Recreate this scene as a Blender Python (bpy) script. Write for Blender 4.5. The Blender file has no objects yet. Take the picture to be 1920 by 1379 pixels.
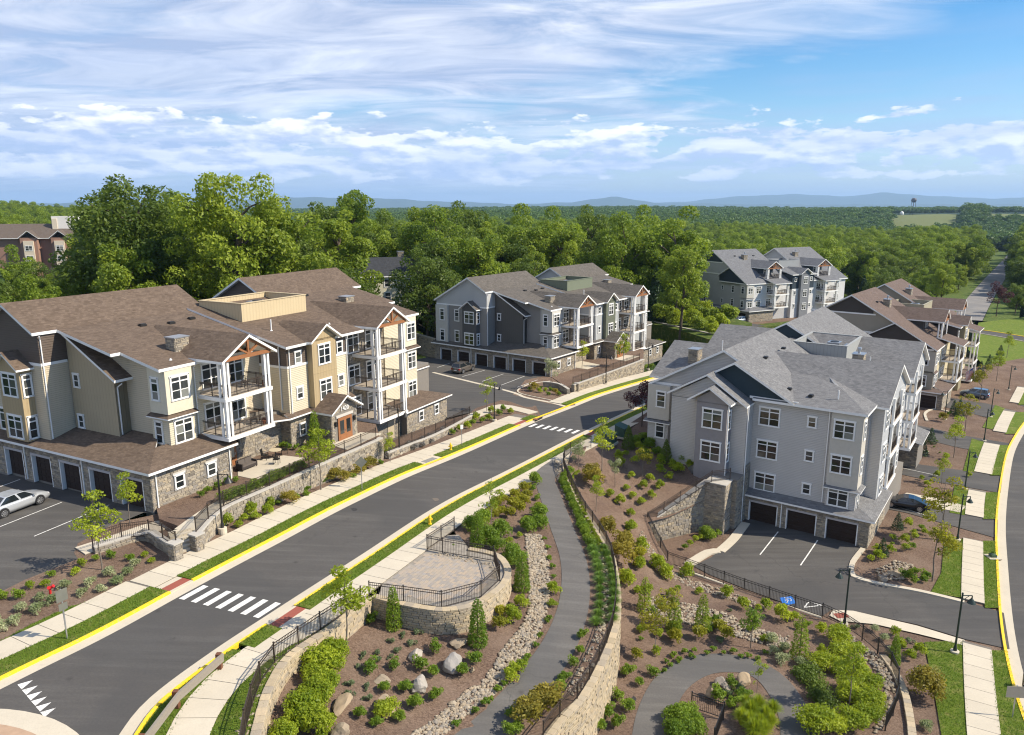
import bpy, bmesh, math, random
import numpy as np
from mathutils import Vector, Matrix
from mathutils.geometry import delaunay_2d_cdt
R = math.radians
SC = bpy.context.scene
COL = SC.collection
# ------------------------------------------------------------------ camera
PITCH = math.atan((689.5 - 388) / 1400.0)
CAMZ = 22.5
cam = bpy.data.cameras.new('camera'); camo = bpy.data.objects.new('camera', cam); COL.objects.link(camo)
camo.location = (0, 0, CAMZ); camo.rotation_euler = (R(90) - PITCH, 0, 0)
cam.sensor_width = 36; cam.lens = 1400 / 1920 * 36; cam.clip_start = 0.5; cam.clip_end = 120000
SC.camera = camo
# ------------------------------------------------------------------ light
SUN_AZ, SUN_EL = 99.0, 42.0          # azimuth clockwise from +Y
sun = bpy.data.lights.new('sun', 'SUN'); sun.energy = 4.3; sun.angle = R(0.55); sun.color = (1.0, 0.905, 0.75)
suno = bpy.data.objects.new('sun', sun); COL.objects.link(suno)
suno.rotation_euler = (R(90 - SUN_EL), 0, R(180 - SUN_AZ) + R(0))
_sd = Vector((math.sin(R(SUN_AZ)) * math.cos(R(SUN_EL)), math.cos(R(SUN_AZ)) * math.cos(R(SUN_EL)), math.sin(R(SUN_EL))))
suno.rotation_euler = _sd.to_track_quat('Z', 'Y').to_euler()
SC.view_settings.view_transform = 'Standard'; SC.view_settings.look = 'None'
SC.view_settings.exposure = 0.74; SC.view_settings.gamma = 1.0; SC.view_settings.use_curve_mapping = False
SC.render.engine = 'CYCLES'
cy = SC.cycles; cy.max_bounces = 6; cy.diffuse_bounces = 3; cy.glossy_bounces = 2; cy.transmission_bounces = 3; cy.transparent_max_bounces = 4; cy.volume_bounces = 0; cy.filter_width = 1.15
# ------------------------------------------------------------------ node helper
class NT:
    def __init__(s, tree):
        s.t = tree; s.n = tree.nodes; s.l = tree.links; s.n.clear()
    def a(s, typ, ins=None, **props):
        nd = s.n.new(typ)
        for k, v in props.items(): setattr(nd, k, v)
        for k, v in (ins or {}).items():
            if hasattr(v, 'links') or isinstance(v, bpy.types.NodeSocket): s.l.new(v, nd.inputs[k])
            else: nd.inputs[k].default_value = v
        return nd
    def m(s, op, a, b=0.0, c=0.0, clamp=False):
        nd = s.n.new('ShaderNodeMath'); nd.operation = op; nd.use_clamp = clamp
        for i, v in enumerate((a, b, c)):
            if isinstance(v, bpy.types.NodeSocket): s.l.new(v, nd.inputs[i])
            else: nd.inputs[i].default_value = v
        return nd.outputs[0]
    def mix(s, f, a, b, blend='MIX'):
        nd = s.n.new('ShaderNodeMix'); nd.data_type = 'RGBA'; nd.blend_type = blend
        for i, v in ((0, f), (6, a), (7, b)):
            if isinstance(v, bpy.types.NodeSocket): s.l.new(v, nd.inputs[i])
            else: nd.inputs[i].default_value = (tuple(v) + (1,))[:4] if i else v
        return nd.outputs[2]
    def ramp(s, f, stops, interp='LINEAR'):
        nd = s.n.new('ShaderNodeValToRGB'); nd.color_ramp.interpolation = interp
        e = nd.color_ramp.elements
        while len(e) < len(stops): e.new(0.5)
        for el, (p, c) in zip(e, stops):
            el.position = p; el.color = (tuple(c) + (1,))[:4] if not isinstance(c, (int, float)) else (c, c, c, 1)
        s.l.new(f, nd.inputs[0]); return nd.outputs[0]
    def noise(s, vec, scale, detail=4, rough=0.55, out=0, dist=0.0):
        return s.a('ShaderNodeTexNoise', {'Vector': vec, 'Scale': scale, 'Detail': detail, 'Roughness': rough, 'Distortion': dist}).outputs[out]
# ------------------------------------------------------------------ sky
W = bpy.data.worlds.new('World'); SC.world = W; W.use_nodes = True
def build_world():
    g = NT(W.node_tree)
    sky = g.a('ShaderNodeTexSky', sky_type='NISHITA', sun_disc=False, sun_elevation=R(SUN_EL), sun_rotation=R(SUN_AZ), altitude=150, air_density=1.0, dust_density=0.6, ozone_density=2.5)
    tc = g.a('ShaderNodeTexCoord').outputs['Generated']
    sep = g.a('ShaderNodeSeparateXYZ', {0: tc})
    x, y, z = sep.outputs
    zc = g.m('MAXIMUM', z, 0.0)
    col = g.a('ShaderNodeHueSaturation', {'Hue': 0.5, 'Saturation': 1.46, 'Value': .64, 'Color': sky.outputs[0]}).outputs[0]
    # high thin layer, seen in perspective on a plane overhead
    inv = g.m('DIVIDE', 1.0, g.m('ADD', zc, 0.09))
    p = g.a('ShaderNodeCombineXYZ', {0: g.m('MULTIPLY', x, inv), 1: g.m('MULTIPLY', y, inv), 2: 0.0}).outputs[0]
    pr = g.a('ShaderNodeMapping', {'Vector': p, 'Rotation': (0, 0, R(12)), 'Scale': (0.55, 1.0, 1.0), 'Location': (CLX, CLY, 0.0)}).outputs[0]
    big = g.noise(pr, 0.62, 5, 0.55, dist=0.6)
    fine = g.noise(pr, 2.1, 7, 0.62, dist=0.9)
    den = g.m('ADD', g.m('MULTIPLY', big, 0.78), g.m('MULTIPLY', fine, 0.30))
    side = g.m('MULTIPLY', g.m('ADD', x, 0.08), -0.34)      # weather front to one side of the sky
    den = g.m('ADD', den, side)
    c1 = g.ramp(den, [(0.40, 0.0), (0.49, 0.55), (0.62, 1.0)])
    cirrus = g.mix(g.ramp(fine, [(0.38, 0.0), (0.72, 1.0)]), (2.05, 2.4, 3.35), (4.7, 4.8, 5.15))
    cov = g.m('MULTIPLY', c1, 0.88)
    col = g.mix(cov, col, cirrus)
    # cumulus band low above the horizon, all the way round
    az = g.m('ARCTAN2', x, y)
    el = g.m('ARCSINE', g.m('MINIMUM', zc, 1.0))
    q = g.a('ShaderNodeCombineXYZ', {0: g.m('MULTIPLY', g.m('SINE', az), 11.0), 1: g.m('MULTIPLY', g.m('COSINE', az), 11.0), 2: g.m('MULTIPLY', el, 34.0)}).outputs[0]
    n1 = g.noise(q, 1.05, 3, 0.5)
    n2 = g.noise(q, 2.9, 7, 0.6)
    nn = g.m('ADD', g.m('MULTIPLY', n1, 0.68), g.m('MULTIPLY', n2, 0.36))
    elr = g.m('MULTIPLY', el, 57.2958)
    band = g.ramp(g.m('DIVIDE', elr, 12.0), [(0.10, 0.0), (0.17, 0.9), (0.28, 1.0), (0.42, 0.90), (0.52, 0.60), (0.62, 0.0)])
    c2 = g.ramp(g.m('ADD', nn, g.m('MULTIPLY', g.m('SUBTRACT', band, 1.0), 0.28)), [(0.445, 0.0), (0.475, 0.85), (0.56, 1.0)])
    c2 = g.m('MULTIPLY', c2, g.ramp(band, [(0.0, 0.0), (0.3, 1.0)]))
    qb = g.a('ShaderNodeVectorMath', {0: q, 1: (0.10, 0.0, 0.30)}, operation='ADD').outputs[0]
    n2b = g.m('ADD', g.m('MULTIPLY', g.noise(qb, 1.05, 3, 0.5), 0.68), g.m('MULTIPLY', g.noise(qb, 2.9, 7, 0.6), 0.36))
    shade = g.ramp(g.m('ADD', 0.52, g.m('MULTIPLY', g.m('SUBTRACT', nn, n2b), 3.2)), [(0.25, 0.0), (0.75, 1.0)])
    cum = g.mix(shade, (2.5, 2.95, 4.1), (6.0, 5.85, 5.6))
    col = g.mix(g.m('MULTIPLY', c2, 0.88), col, cum)
    # flat grey veil in streaks low down
    qs = g.a('ShaderNodeCombineXYZ', {0: g.m('MULTIPLY', g.m('SINE', az), 2.2), 1: g.m('MULTIPLY', g.m('COSINE', az), 2.2), 2: g.m('MULTIPLY', el, 30.0)}).outputs[0]
    st = g.ramp(g.noise(qs, 1.1, 5, 0.55), [(0.45, 0.0), (0.68, 1.0)])
    veil = g.m('MULTIPLY', st, g.ramp(g.m('DIVIDE', elr, 12.0), [(0.0, 0.25), (0.25, 0.75), (0.8, 0.35), (1.0, 0.0)]))
    col = g.mix(veil, col, (1.9, 2.45, 3.75))
    # air thickening to the horizon
    hz = g.ramp(g.m('DIVIDE', elr, 12.0), [(0.0, 0.72), (0.12, 0.50), (0.5, 0.12), (1.0, 0.0)])
    col = g.mix(hz, col, (2.0, 2.95, 4.8))
    bg = g.a('ShaderNodeBackground', {'Color': col, 'Strength': 0.15})
    o = g.a('ShaderNodeOutputWorld'); g.l.new(bg.outputs[0], o.inputs[0])
CLX, CLY = 3.1, 1.7
build_world()
# ------------------------------------------------------------------ photo direction -> place
_f = np.array([0, math.cos(PITCH), -math.sin(PITCH)]); _r = np.array([1., 0, 0]); _u = np.cross(_r, _f)
def ray(x, y): return _f + (x - 960) / 1400 * _r - (y - 689.5) / 1400 * _u
def onz(x, y, z):
    d = ray(x, y); t = (z - CAMZ) / d[2]; return np.array([t * d[0], t * d[1], z])
class Surf:
    """smooth ground height through given points (thin plate)"""
    def __init__(s, pts, lam=0.4):
        P = np.array(pts, float); s.xy = P[:, :2]; n = len(P)
        d = np.linalg.norm(s.xy[:, None] - s.xy[None], axis=2)
        K = np.where(d > 0, d * d * np.log(np.maximum(d, 1e-9)), 0) + lam * np.eye(n) * 10
        A = np.zeros((n + 3, n + 3)); A[:n, :n] = K; A[:n, n] = 1; A[:n, n + 1:] = s.xy; A[n, :n] = 1; A[n + 1:, :n] = s.xy.T
        s.w = np.linalg.solve(A, np.concatenate([P[:, 2], [0, 0, 0]]))
    def h(s, x, y):
        d = np.hypot(s.xy[:, 0] - x, s.xy[:, 1] - y)
        k = np.where(d > 0, d * d * np.log(np.maximum(d, 1e-9)), 0)
        return float(k @ s.w[:-3] + s.w[-3] + s.w[-2] * x + s.w[-1] * y)
    def px(s, x, y, dz=0.0):
        z = float(s.w[-3]) if abs(s.w[-3]) < 12 else -3.0
        z = -4.0
        for i in range(40):
            p = onz(x, y, z); z += 0.7 * (s.h(p[0], p[1]) + dz - z)
        return Vector((p[0], p[1], z))
def _c(l): return [tuple(onz(*q)) for q in l]
# street level, sunken garden, lower court
S1 = Surf(_c([(0, 1290, -.1), (350, 1110, -.6), (545, 1140, -.8), (500, 1020, -1.15), (662, 931, -1.75), (833, 860, -2.6), (976, 798, -3.4), (1140, 732, -4.4), (1258, 700, -5.1), (820, 960, -2.1), (937, 900, -2.75), (1093, 817, -3.5), (254, 1379, -.1), (289, 957, -.25), (150, 1060, -.3), (430, 1000, -1.0), (80, 940, -.35), (846, 780, -3.3), (860, 715, -3.6), (1031, 712, -3.8), (950, 745, -3.6), (740, 885, -2.0), (600, 935, -1.5)]) + [(-75, 30, .3), (-75, 90, -.3), (-40, 15, .2), (0, 20, -.6), (-40, 135, -3.2), (0, 150, -4.5), (50, 150, -7)])
S2 = Surf(_c([(1020, 895, -2.9), (1045, 960, -3.2), (1085, 1060, -3.5), (1075, 1150, -3.7), (1000, 1270, -3.85), (890, 1379, -3.9), (700, 1150, -2.25), (620, 1190, -1.8), (600, 1290, -1.75), (540, 1379, -1.5), (750, 1379, -3.0), (800, 1230, -2.9), (857, 1192, -2.65), (950, 1120, -2.95), (1000, 1000, -3.1), (930, 950, -2.6), (880, 990, -2.2), (1060, 860, -2.95), (1150, 1120, -3.7), (1050, 1379, -4.1)]))
S3 = Surf(_c([(1258, 850, -4.3), (1215, 825, -4.2), (1130, 820, -3.75), (1080, 870, -3.2), (1100, 930, -4.5), (1215, 995, -7.6), (1251, 1056, -9.2), (1180, 1000, -6.4), (1165, 1130, -7.2), (1260, 1250, -8.1), (1060, 1379, -7.5), (1180, 1379, -7.9), (1400, 1150, -8.8), (1540, 1160, -9.5), (1500, 1250, -8.8), (1620, 1230, -9.1), (1640, 1340, -9.0), (1400, 1379, -8.3), (1313, 890, -4.9), (1380, 1105, -9.2)]))
S4 = Surf(_c([(1450, 1030, -9.6), (1625.7, 1029, -9.6), (1255, 1035, -9.5), (1583, 1170, -9.7), (1790, 1222, -9.8), (1890, 1240, -9.9), (1850, 900, -10.3), (1764, 771, -11.4), (1880, 660, -12.3), (1700, 1330, -9.8), (1850, 1379, -9.8), (1400, 1080, -9.6), (1660, 1250, -9.75)]) + [(60, 160, -11.8), (110, 120, -12.4), (130, 200, -14), (60, 35, -10)])
# broad terrain far out
S0 = Surf([(-75, 60, -1), (-60, 150, -3.5), (0, 190, -7), (80, 230, -11.5), (110, 120, -13), (70, 60, -12), (-200, 60, 0), (-200, 300, -6), (0, 400, -14), (300, 300, -18), (300, 60, -14), (0, -60, -3), (-120, -60, 1), (120, -60, -12)], 0.2)
# ------------------------------------------------------------------ materials
def newmat(name):
    m = bpy.data.materials.new(name); m.use_nodes = True; return m, NT(m.node_tree)
def finish(g, col, rough=0.8, bump=None, bstr=0.3, bdist=0.02, spec=0.3, metal=0.0, sheen=None, coat=None):
    ins = {'Base Color': col if isinstance(col, bpy.types.NodeSocket) else (tuple(col) + (1,))[:4], 'Roughness': rough, 'Metallic': metal, 'Specular IOR Level': spec}
    if coat: ins['Coat Weight'] = coat; ins['Coat Roughness'] = 0.05
    b = g.a('ShaderNodeBsdfPrincipled', ins)
    if bump is not None:
        bn = g.a('ShaderNodeBump', {'Strength': bstr, 'Distance': bdist, 'Height': bump}); g.l.new(bn.outputs[0], b.inputs['Normal'])
    o = g.a('ShaderNodeOutputMaterial'); g.l.new(b.outputs[0], o.inputs[0])
def obj_uv(g):
    """(c, z): c runs along the wall whichever way it faces, z is up; all in the object's own metres"""
    tc = g.a('ShaderNodeTexCoord'); o = g.a('ShaderNodeSeparateXYZ', {0: tc.outputs['Object']}); n = g.a('ShaderNodeSeparateXYZ', {0: tc.outputs['Normal']})
    ax = g.m('ABSOLUTE', n.outputs[0]); ay = g.m('ABSOLUTE', n.outputs[1])
    pick = g.m('GREATER_THAN', ax, ay)
    c = g.m('ADD', g.m('MULTIPLY', o.outputs[1], pick), g.m('MULTIPLY', o.outputs[0], g.m('SUBTRACT', 1.0, pick)))
    return tc.outputs['Object'], c, o.outputs[2], n.outputs[2]
_M = {}
def cached(fn):
    def w(*a):
        k = (fn.__name__,) + a
        if k not in _M: _M[k] = fn(*a)
        return _M[k]
    return w
@cached
def plain(name, col, rough=0.6, metal=0.0, spec=0.4, var=0.06):
    m, g = newmat(name); o = g.a('ShaderNodeTexCoord').outputs['Object']
    n = g.noise(o, 3.0, 5); c = g.mix(n, tuple(v * (1 - var * 2) for v in col), tuple(min(1, v * (1 + var * 2)) for v in col))
    finish(g, c, rough, g.noise(o, 40, 3), 0.06, 0.01, spec, metal); return m
@cached
def siding(name, col, pitch=0.17):
    m, g = newmat(name); o, c, z, nz = obj_uv(g)
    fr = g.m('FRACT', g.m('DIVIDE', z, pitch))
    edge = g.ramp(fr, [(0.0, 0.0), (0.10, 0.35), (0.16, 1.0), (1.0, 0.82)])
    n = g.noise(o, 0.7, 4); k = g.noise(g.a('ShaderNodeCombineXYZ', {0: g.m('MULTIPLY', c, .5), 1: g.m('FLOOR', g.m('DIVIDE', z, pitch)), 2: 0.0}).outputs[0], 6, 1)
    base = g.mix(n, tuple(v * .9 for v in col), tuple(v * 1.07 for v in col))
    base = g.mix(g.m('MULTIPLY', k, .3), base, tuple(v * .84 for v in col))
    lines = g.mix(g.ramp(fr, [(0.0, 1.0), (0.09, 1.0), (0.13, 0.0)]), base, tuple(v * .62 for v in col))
    finish(g, lines, 0.62, edge, 0.7, 0.03, 0.3); return m
@cached
def batten(name, col, pitch=0.40):
    m, g = newmat(name); o, c, z, nz = obj_uv(g)
    fr = g.m('FRACT', g.m('DIVIDE', c, pitch))
    b = g.ramp(fr, [(0.0, 1.0), (0.13, 1.0), (0.16, 0.0), (0.97, 0.0), (1.0, 1.0)])
    n = g.noise(o, 0.8, 4); base = g.mix(n, tuple(v * .92 for v in col), tuple(v * 1.06 for v in col))
    base = g.mix(g.ramp(fr, [(0.12, 0.0), (0.15, 1.0), (0.19, 1.0), (0.22, 0.0)]), base, tuple(v * .72 for v in col))
    finish(g, base, 0.6, b, 0.6, 0.03, 0.3); return m
@cached
def shingle(name, dark, light):
    m, g = newmat(name); tc = g.a('ShaderNodeTexCoord'); o = tc.outputs['Object']; s = g.a('ShaderNodeSeparateXYZ', {0: o}); n = g.a('ShaderNodeSeparateXYZ', {0: tc.outputs['Normal']})
    ax = g.m('ABSOLUTE', n.outputs[0]); ay = g.m('ABSOLUTE', n.outputs[1]); pick = g.m('GREATER_THAN', ax, ay); ip = g.m('SUBTRACT', 1.0, pick)
    down = g.m('ADD', g.m('MULTIPLY', s.outputs[0], pick), g.m('MULTIPLY', s.outputs[1], ip)); along = g.m('ADD', g.m('MULTIPLY', s.outputs[1], pick), g.m('MULTIPLY', s.outputs[0], ip))
    uv = g.a('ShaderNodeCombineXYZ', {0: along, 1: down, 2: 0.0}).outputs[0]
    br = g.a('ShaderNodeTexBrick', {'Vector': uv, 'Color1': (1, 1, 1, 1), 'Color2': (0, 0, 0, 1), 'Mortar': (.2, .2, .2, 1), 'Scale': 1.0, 'Mortar Size': 0.012, 'Bias': 0.0, 'Brick Width': 0.30, 'Row Height': 0.155}, offset=0.4, offset_frequency=2)
    br2 = g.a('ShaderNodeTexBrick', {'Vector': uv, 'Color1': (1, 1, 1, 1), 'Color2': (0, 0, 0, 1), 'Mortar': (.5, .5, .5, 1), 'Scale': 1.0, 'Mortar Size': 0.0, 'Bias': 0.0, 'Brick Width': 0.52, 'Row Height': 0.31}, offset=0.37)
    v = g.m('ADD', g.m('MULTIPLY', br.outputs[0], .32), g.m('MULTIPLY', br2.outputs[0], .12))
    v = g.m('ADD', v, g.m('MULTIPLY', g.noise(uv, 0.9, 5, .65), .42))
    col = g.mix(g.ramp(v, [(0.12, 0.0), (0.95, 1.0)]), dark, light)
    gr = g.noise(uv, 30, 2); col = g.mix(g.m('MULTIPLY', gr, .35), col, tuple(x * .6 for x in dark))
    finish(g, col, 0.9, g.m('ADD', br.outputs[1], g.m('MULTIPLY', br.outputs[0], -.5)), 0.55, -0.02, 0.2); return m
@cached
def stonecol(name, stops, rough=0.85):
    """colour of each stone from its own 'Col' value, grain from noise"""
    m, g = newmat(name); a = g.a('ShaderNodeAttribute', attribute_name='Col'); s = g.a('ShaderNodeSeparateColor', {0: a.outputs[0]})
    oi = g.a('ShaderNodeObjectInfo').outputs['Random']
    o = g.a('ShaderNodeTexCoord').outputs['Object']
    f = g.m('FRACT', g.m('ADD', s.outputs[0], g.m('MULTIPLY', oi, 1.0)))
    n = g.noise(o, 5.0, 5, .6)
    c = g.ramp(f, stops, 'LINEAR'); c = g.mix(g.m('MULTIPLY', n, .5), c, (.13, .115, .10))
    c = g.mix(g.ramp(g.noise(o, 1.1, 4), [(.45, 0.0), (.75, .35)]), c, (.30, .27, .22))
    finish(g, c, rough, g.noise(o, 14, 5, .65), 0.5, 0.02, 0.25); return m
def M_stone(): return stonecol('fieldstone', ((0, (.17, .145, .115)), (.2, (.34, .29, .215)), (.4, (.50, .42, .30)), (.55, (.29, .265, .235)), (.75, (.42, .36, .275)), (.9, (.23, .20, .16)), (1.0, (.58, .46, .295))))
def M_block(): return stonecol('tan_wall_block', ((0, (.46, .36, .22)), (.4, (.58, .47, .31)), (.7, (.38, .32, .24)), (1.0, (.64, .50, .31))))
def M_river(): return stonecol('river_rock', ((0, (.28, .215, .14)), (.3, (.42, .34, .235)), (.6, (.23, .20, .17)), (.8, (.47, .395, .28)), (1.0, (.33, .235, .145))))
def M_boulder(): return stonecol('boulder_stone', ((0, (.30, .255, .20)), (.35, (.40, .295, .18)), (.7, (.27, .265, .26)), (1.0, (.52, .45, .36))))
def ground_pos(g): return g.a('ShaderNodeNewGeometry').outputs['Position']
@cached
def M_asphalt(v=.078):
    m, g = newmat('asphalt'); p = ground_pos(g)
    n = g.noise(p, .22, 6, .6); f = g.noise(p, 9, 6, .7); st = g.noise(g.a('ShaderNodeMapping', {'Vector': p, 'Rotation': (0, 0, R(-63)), 'Scale': (.12, 1.6, 1)}).outputs[0], .9, 4, .6)
    c = g.mix(n, (v * .90, v * .83, v * .76), (v * 1.30, v * 1.21, v * 1.11))
    c = g.mix(g.ramp(st, [(.46, 0.0), (.72, .75)]), c, (v * 1.6, v * 1.5, v * 1.36))
    c = g.mix(g.ramp(f, [(.3, .45), (.6, 0.0)]), c, (v * .6, v * .6, v * .6))
    c = g.mix(g.ramp(g.noise(p, .09, 3, .5), [(.50, 0.0), (.56, .42)]), c, (v * .74, v * .73, v * .72))
    spot = g.a('ShaderNodeTexVoronoi', {'Vector': p, 'Scale': .33}).outputs['Distance']
    c = g.mix(g.ramp(g.m('ADD', spot, g.m('MULTIPLY', f, .1)), [(.06, .75), (.13, 0.0)]), c, (v * .55, v * .5, v * .48))
    vc = g.a('ShaderNodeTexVoronoi', {'Vector': g.a('ShaderNodeVectorMath', {0: p, 1: g.a('ShaderNodeVectorMath', {0: g.noise(p, .8, 3, .6, 1), 3: 1.6}, operation='SCALE').outputs[0]}, operation='ADD').outputs[0], 'Scale': .12}, feature='DISTANCE_TO_EDGE').outputs['Distance']
    c = g.mix(g.m('MULTIPLY', g.ramp(vc, [(.0, .42), (.003, .3), (.006, 0.0)]), g.ramp(g.noise(p, .05, 2), [(.5, 0.0), (.6, 1.0)])), c, (v * .45, v * .45, v * .45))
    finish(g, c, .88, g.noise(p, 60, 4, .7), .4, .01, .25); return m
@cached
def M_concrete(tint=(.56, .495, .385)):
    m, g = newmat('concrete'); p = ground_pos(g); oi = g.a('ShaderNodeObjectInfo').outputs['Random']
    n = g.noise(p, .5, 6, .6); f = g.noise(p, 12, 5, .7)
    c = g.mix(n, tuple(v * .80 for v in tint), tuple(v * 1.1 for v in tint)); c = g.mix(g.m('MULTIPLY', oi, .34), c, tuple(v * .76 for v in tint))
    c = g.mix(g.ramp(f, [(.3, .25), (.55, 0.0)]), c, tuple(v * .6 for v in tint))
    c = g.mix(g.ramp(g.noise(p, 1.7, 5, .7), [(.58, 0.0), (.75, .4)]), c, tuple(v * .62 for v in tint))
    finish(g, c, .85, g.noise(p, 45, 4), .2, .01, .3); return m
@cached
def M_yellow():
    m, g = newmat('yellow_kerb_paint'); p = ground_pos(g)
    c = g.mix(g.noise(p, 1.2, 5), (.72, .46, .012), (.86, .60, .025)); c = g.mix(g.ramp(g.noise(p, 5, 6, .75), [(.53, 0.0), (.66, .8)]), c, (.38, .32, .22))
    c = g.mix(g.ramp(g.noise(p, 2.2, 5, .7), [(.60, 0.0), (.80, .5)]), c, (.30, .24, .14))
    finish(g, c, .6, g.noise(p, 30, 3), .2, .01, .35); return m
@cached
def M_white_paint():
    m, g = newmat('white_road_paint'); p = ground_pos(g)
    c = g.mix(g.noise(p, 1.2, 5), (.66, .64, .58), (.80, .79, .75)); c = g.mix(g.ramp(g.noise(p, 6, 6, .8), [(.50, 0.0), (.66, .8)]), c, (.20, .19, .18))
    finish(g, c, .6, g.noise(p, 30, 3), .2, .01, .35); return m
@cached
def M_mulch():
    m, g = newmat('bark_mulch'); p = ground_pos(g)
    v = g.a('ShaderNodeTexVoronoi', {'Vector': g.a('ShaderNodeMapping', {'Vector': p, 'Scale': (1, 1.7, 1), 'Rotation': (0, 0, .5)}).outputs[0], 'Scale': 11}); f = g.noise(p, 26, 4, .7)
    sp = g.a('ShaderNodeSeparateColor', {0: v.outputs['Color']})
    c = g.mix(sp.outputs[0], (.125, .080, .056), (.285, .195, .140)); c = g.mix(g.ramp(f, [(.35, .6), (.6, 0.0)]), c, (.035, .022, .018))
    c = g.mix(g.ramp(g.noise(p, .45, 5), [(.4, 0.0), (.75, .5)]), c, (.265, .195, .145)); c = g.mix(g.ramp(g.noise(p, .17, 4), [(.5, 0.0), (.7, .45)]), c, (.085, .056, .045))
    finish(g, c, .95, g.m('ADD', g.noise(p, 22, 5, .7), g.m('MULTIPLY', sp.outputs[1], .6)), .9, .05, .15); return m
@cached
def M_lawn(a=(.085, .140, .012), b=(.185, .245, .024)):
    m, g = newmat('lawn'); p = ground_pos(g)
    n = g.noise(p, .7, 6, .62); f = g.noise(p, 22, 5, .75)
    c = g.mix(n, a, b); c = g.mix(g.ramp(f, [(.32, .8), (.62, 0.0)]), c, tuple(v * .38 for v in a)); c = g.mix(g.ramp(g.noise(p, 1.3, 5, .65), [(.52, 0.0), (.72, .75)]), c, (.26, .235, .075))
    finish(g, c, .9, g.noise(p, 30, 5, .8), 1.0, .06, .2); return m
@cached
def leafmat(name, dark, light, trans=0.42):
    m, g = newmat(name); pos = ground_pos(g); stand = g.m('ADD', g.m('MULTIPLY', g.noise(pos, .011, 3, .5), .5), g.m('MULTIPLY', g.noise(pos, .0028, 3, .55), .5)); oi = g.a('ShaderNodeObjectInfo').outputs['Random']; a = g.a('ShaderNodeAttribute', attribute_name='Col'); s = g.a('ShaderNodeSeparateColor', {0: a.outputs[0]})
    f = g.m('ADD', g.m('MULTIPLY', s.outputs[0], .75), g.m('MULTIPLY', g.m('SUBTRACT', oi, .5), .55), clamp=True)
    f = g.m('ADD', f, g.m('MULTIPLY', g.m('SUBTRACT', stand, .5), 1.7), clamp=True)
    c = g.mix(f, dark, light)
    c = g.mix(g.m('MULTIPLY', g.m('FRACT', g.m('MULTIPLY', oi, 7.31)), .25), c, tuple(v * .6 for v in light))
    d = g.a('ShaderNodeBsdfPrincipled', {'Base Color': c, 'Roughness': .55, 'Specular IOR Level': .35})
    t = g.a('ShaderNodeBsdfTranslucent', {'Color': g.mix(.5, c, tuple(v * 1.3 for v in light))})
    mx = g.a('ShaderNodeMixShader', {0: trans, 1: d.outputs[0], 2: t.outputs[0]}); o = g.a('ShaderNodeOutputMaterial'); g.l.new(mx.outputs[0], o.inputs[0]); return m
@cached
def M_glass():
    m, g = newmat('window_glass'); oi = g.a('ShaderNodeObjectInfo').outputs['Random']
    c = g.mix(g.ramp(oi, [(.3, 0.0), (.8, .35), (.86, 1.0)]), (.014, .018, .020), (.20, .205, .185))
    tc = g.a('ShaderNodeTexCoord'); nb = g.noise(tc.outputs['Object'], 1.6, 2)
    finish(g, c, .06, nb, .05, .04, .75); return m
@cached
def M_bark(col=(.11, .085, .065)):
    m, g = newmat('bark'); o = g.a('ShaderNodeTexCoord').outputs['Object']
    n = g.noise(g.a('ShaderNodeMapping', {'Vector': o, 'Scale': (6, 6, 1)}).outputs[0], 2.5, 5, .65)
    finish(g, g.mix(n, tuple(v * .5 for v in col), tuple(v * 1.4 for v in col)), .9, n, .8, .05, .2); return m
@cached
def M_wood(name, col):
    m, g = newmat(name); o = g.a('ShaderNodeTexCoord').outputs['Object']
    n = g.noise(g.a('ShaderNodeMapping', {'Vector': o, 'Scale': (2, 14, 14)}).outputs[0], 1.5, 5, .6)
    finish(g, g.mix(n, tuple(v * .6 for v in col), tuple(v * 1.25 for v in col)), .65, n, .3, .01, .35); return m
@cached
def paver():
    m, g = newmat('paver'); a = g.a('ShaderNodeAttribute', attribute_name='Col'); s = g.a('ShaderNodeSeparateColor', {0: a.outputs[0]}); p = ground_pos(g)
    c = g.ramp(s.outputs[0], [(0, (.27, .25, .23)), (.4, (.37, .31, .24)), (.7, (.42, .33, .24)), (1.0, (.33, .30, .27))]); c = g.mix(g.m('MULTIPLY', g.noise(p, 9, 5, .6), .4), c, (.22, .2, .18))
    finish(g, c, .85, g.noise(p, 30, 4), .3, .01, .25); return m
WHITE = plain('white_trim', (.80, .79, .76), .45, 0.0, .4, .02)
BLACKM = plain('black_painted_metal', (.018, .017, .016), .45, 0.0, .5, .1)
BRONZE = plain('bronze_painted_metal', (.045, .032, .025), .45, 0.0, .5, .1)
CEDAR = M_wood('cedar_timber', (.30, .125, .05))
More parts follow.
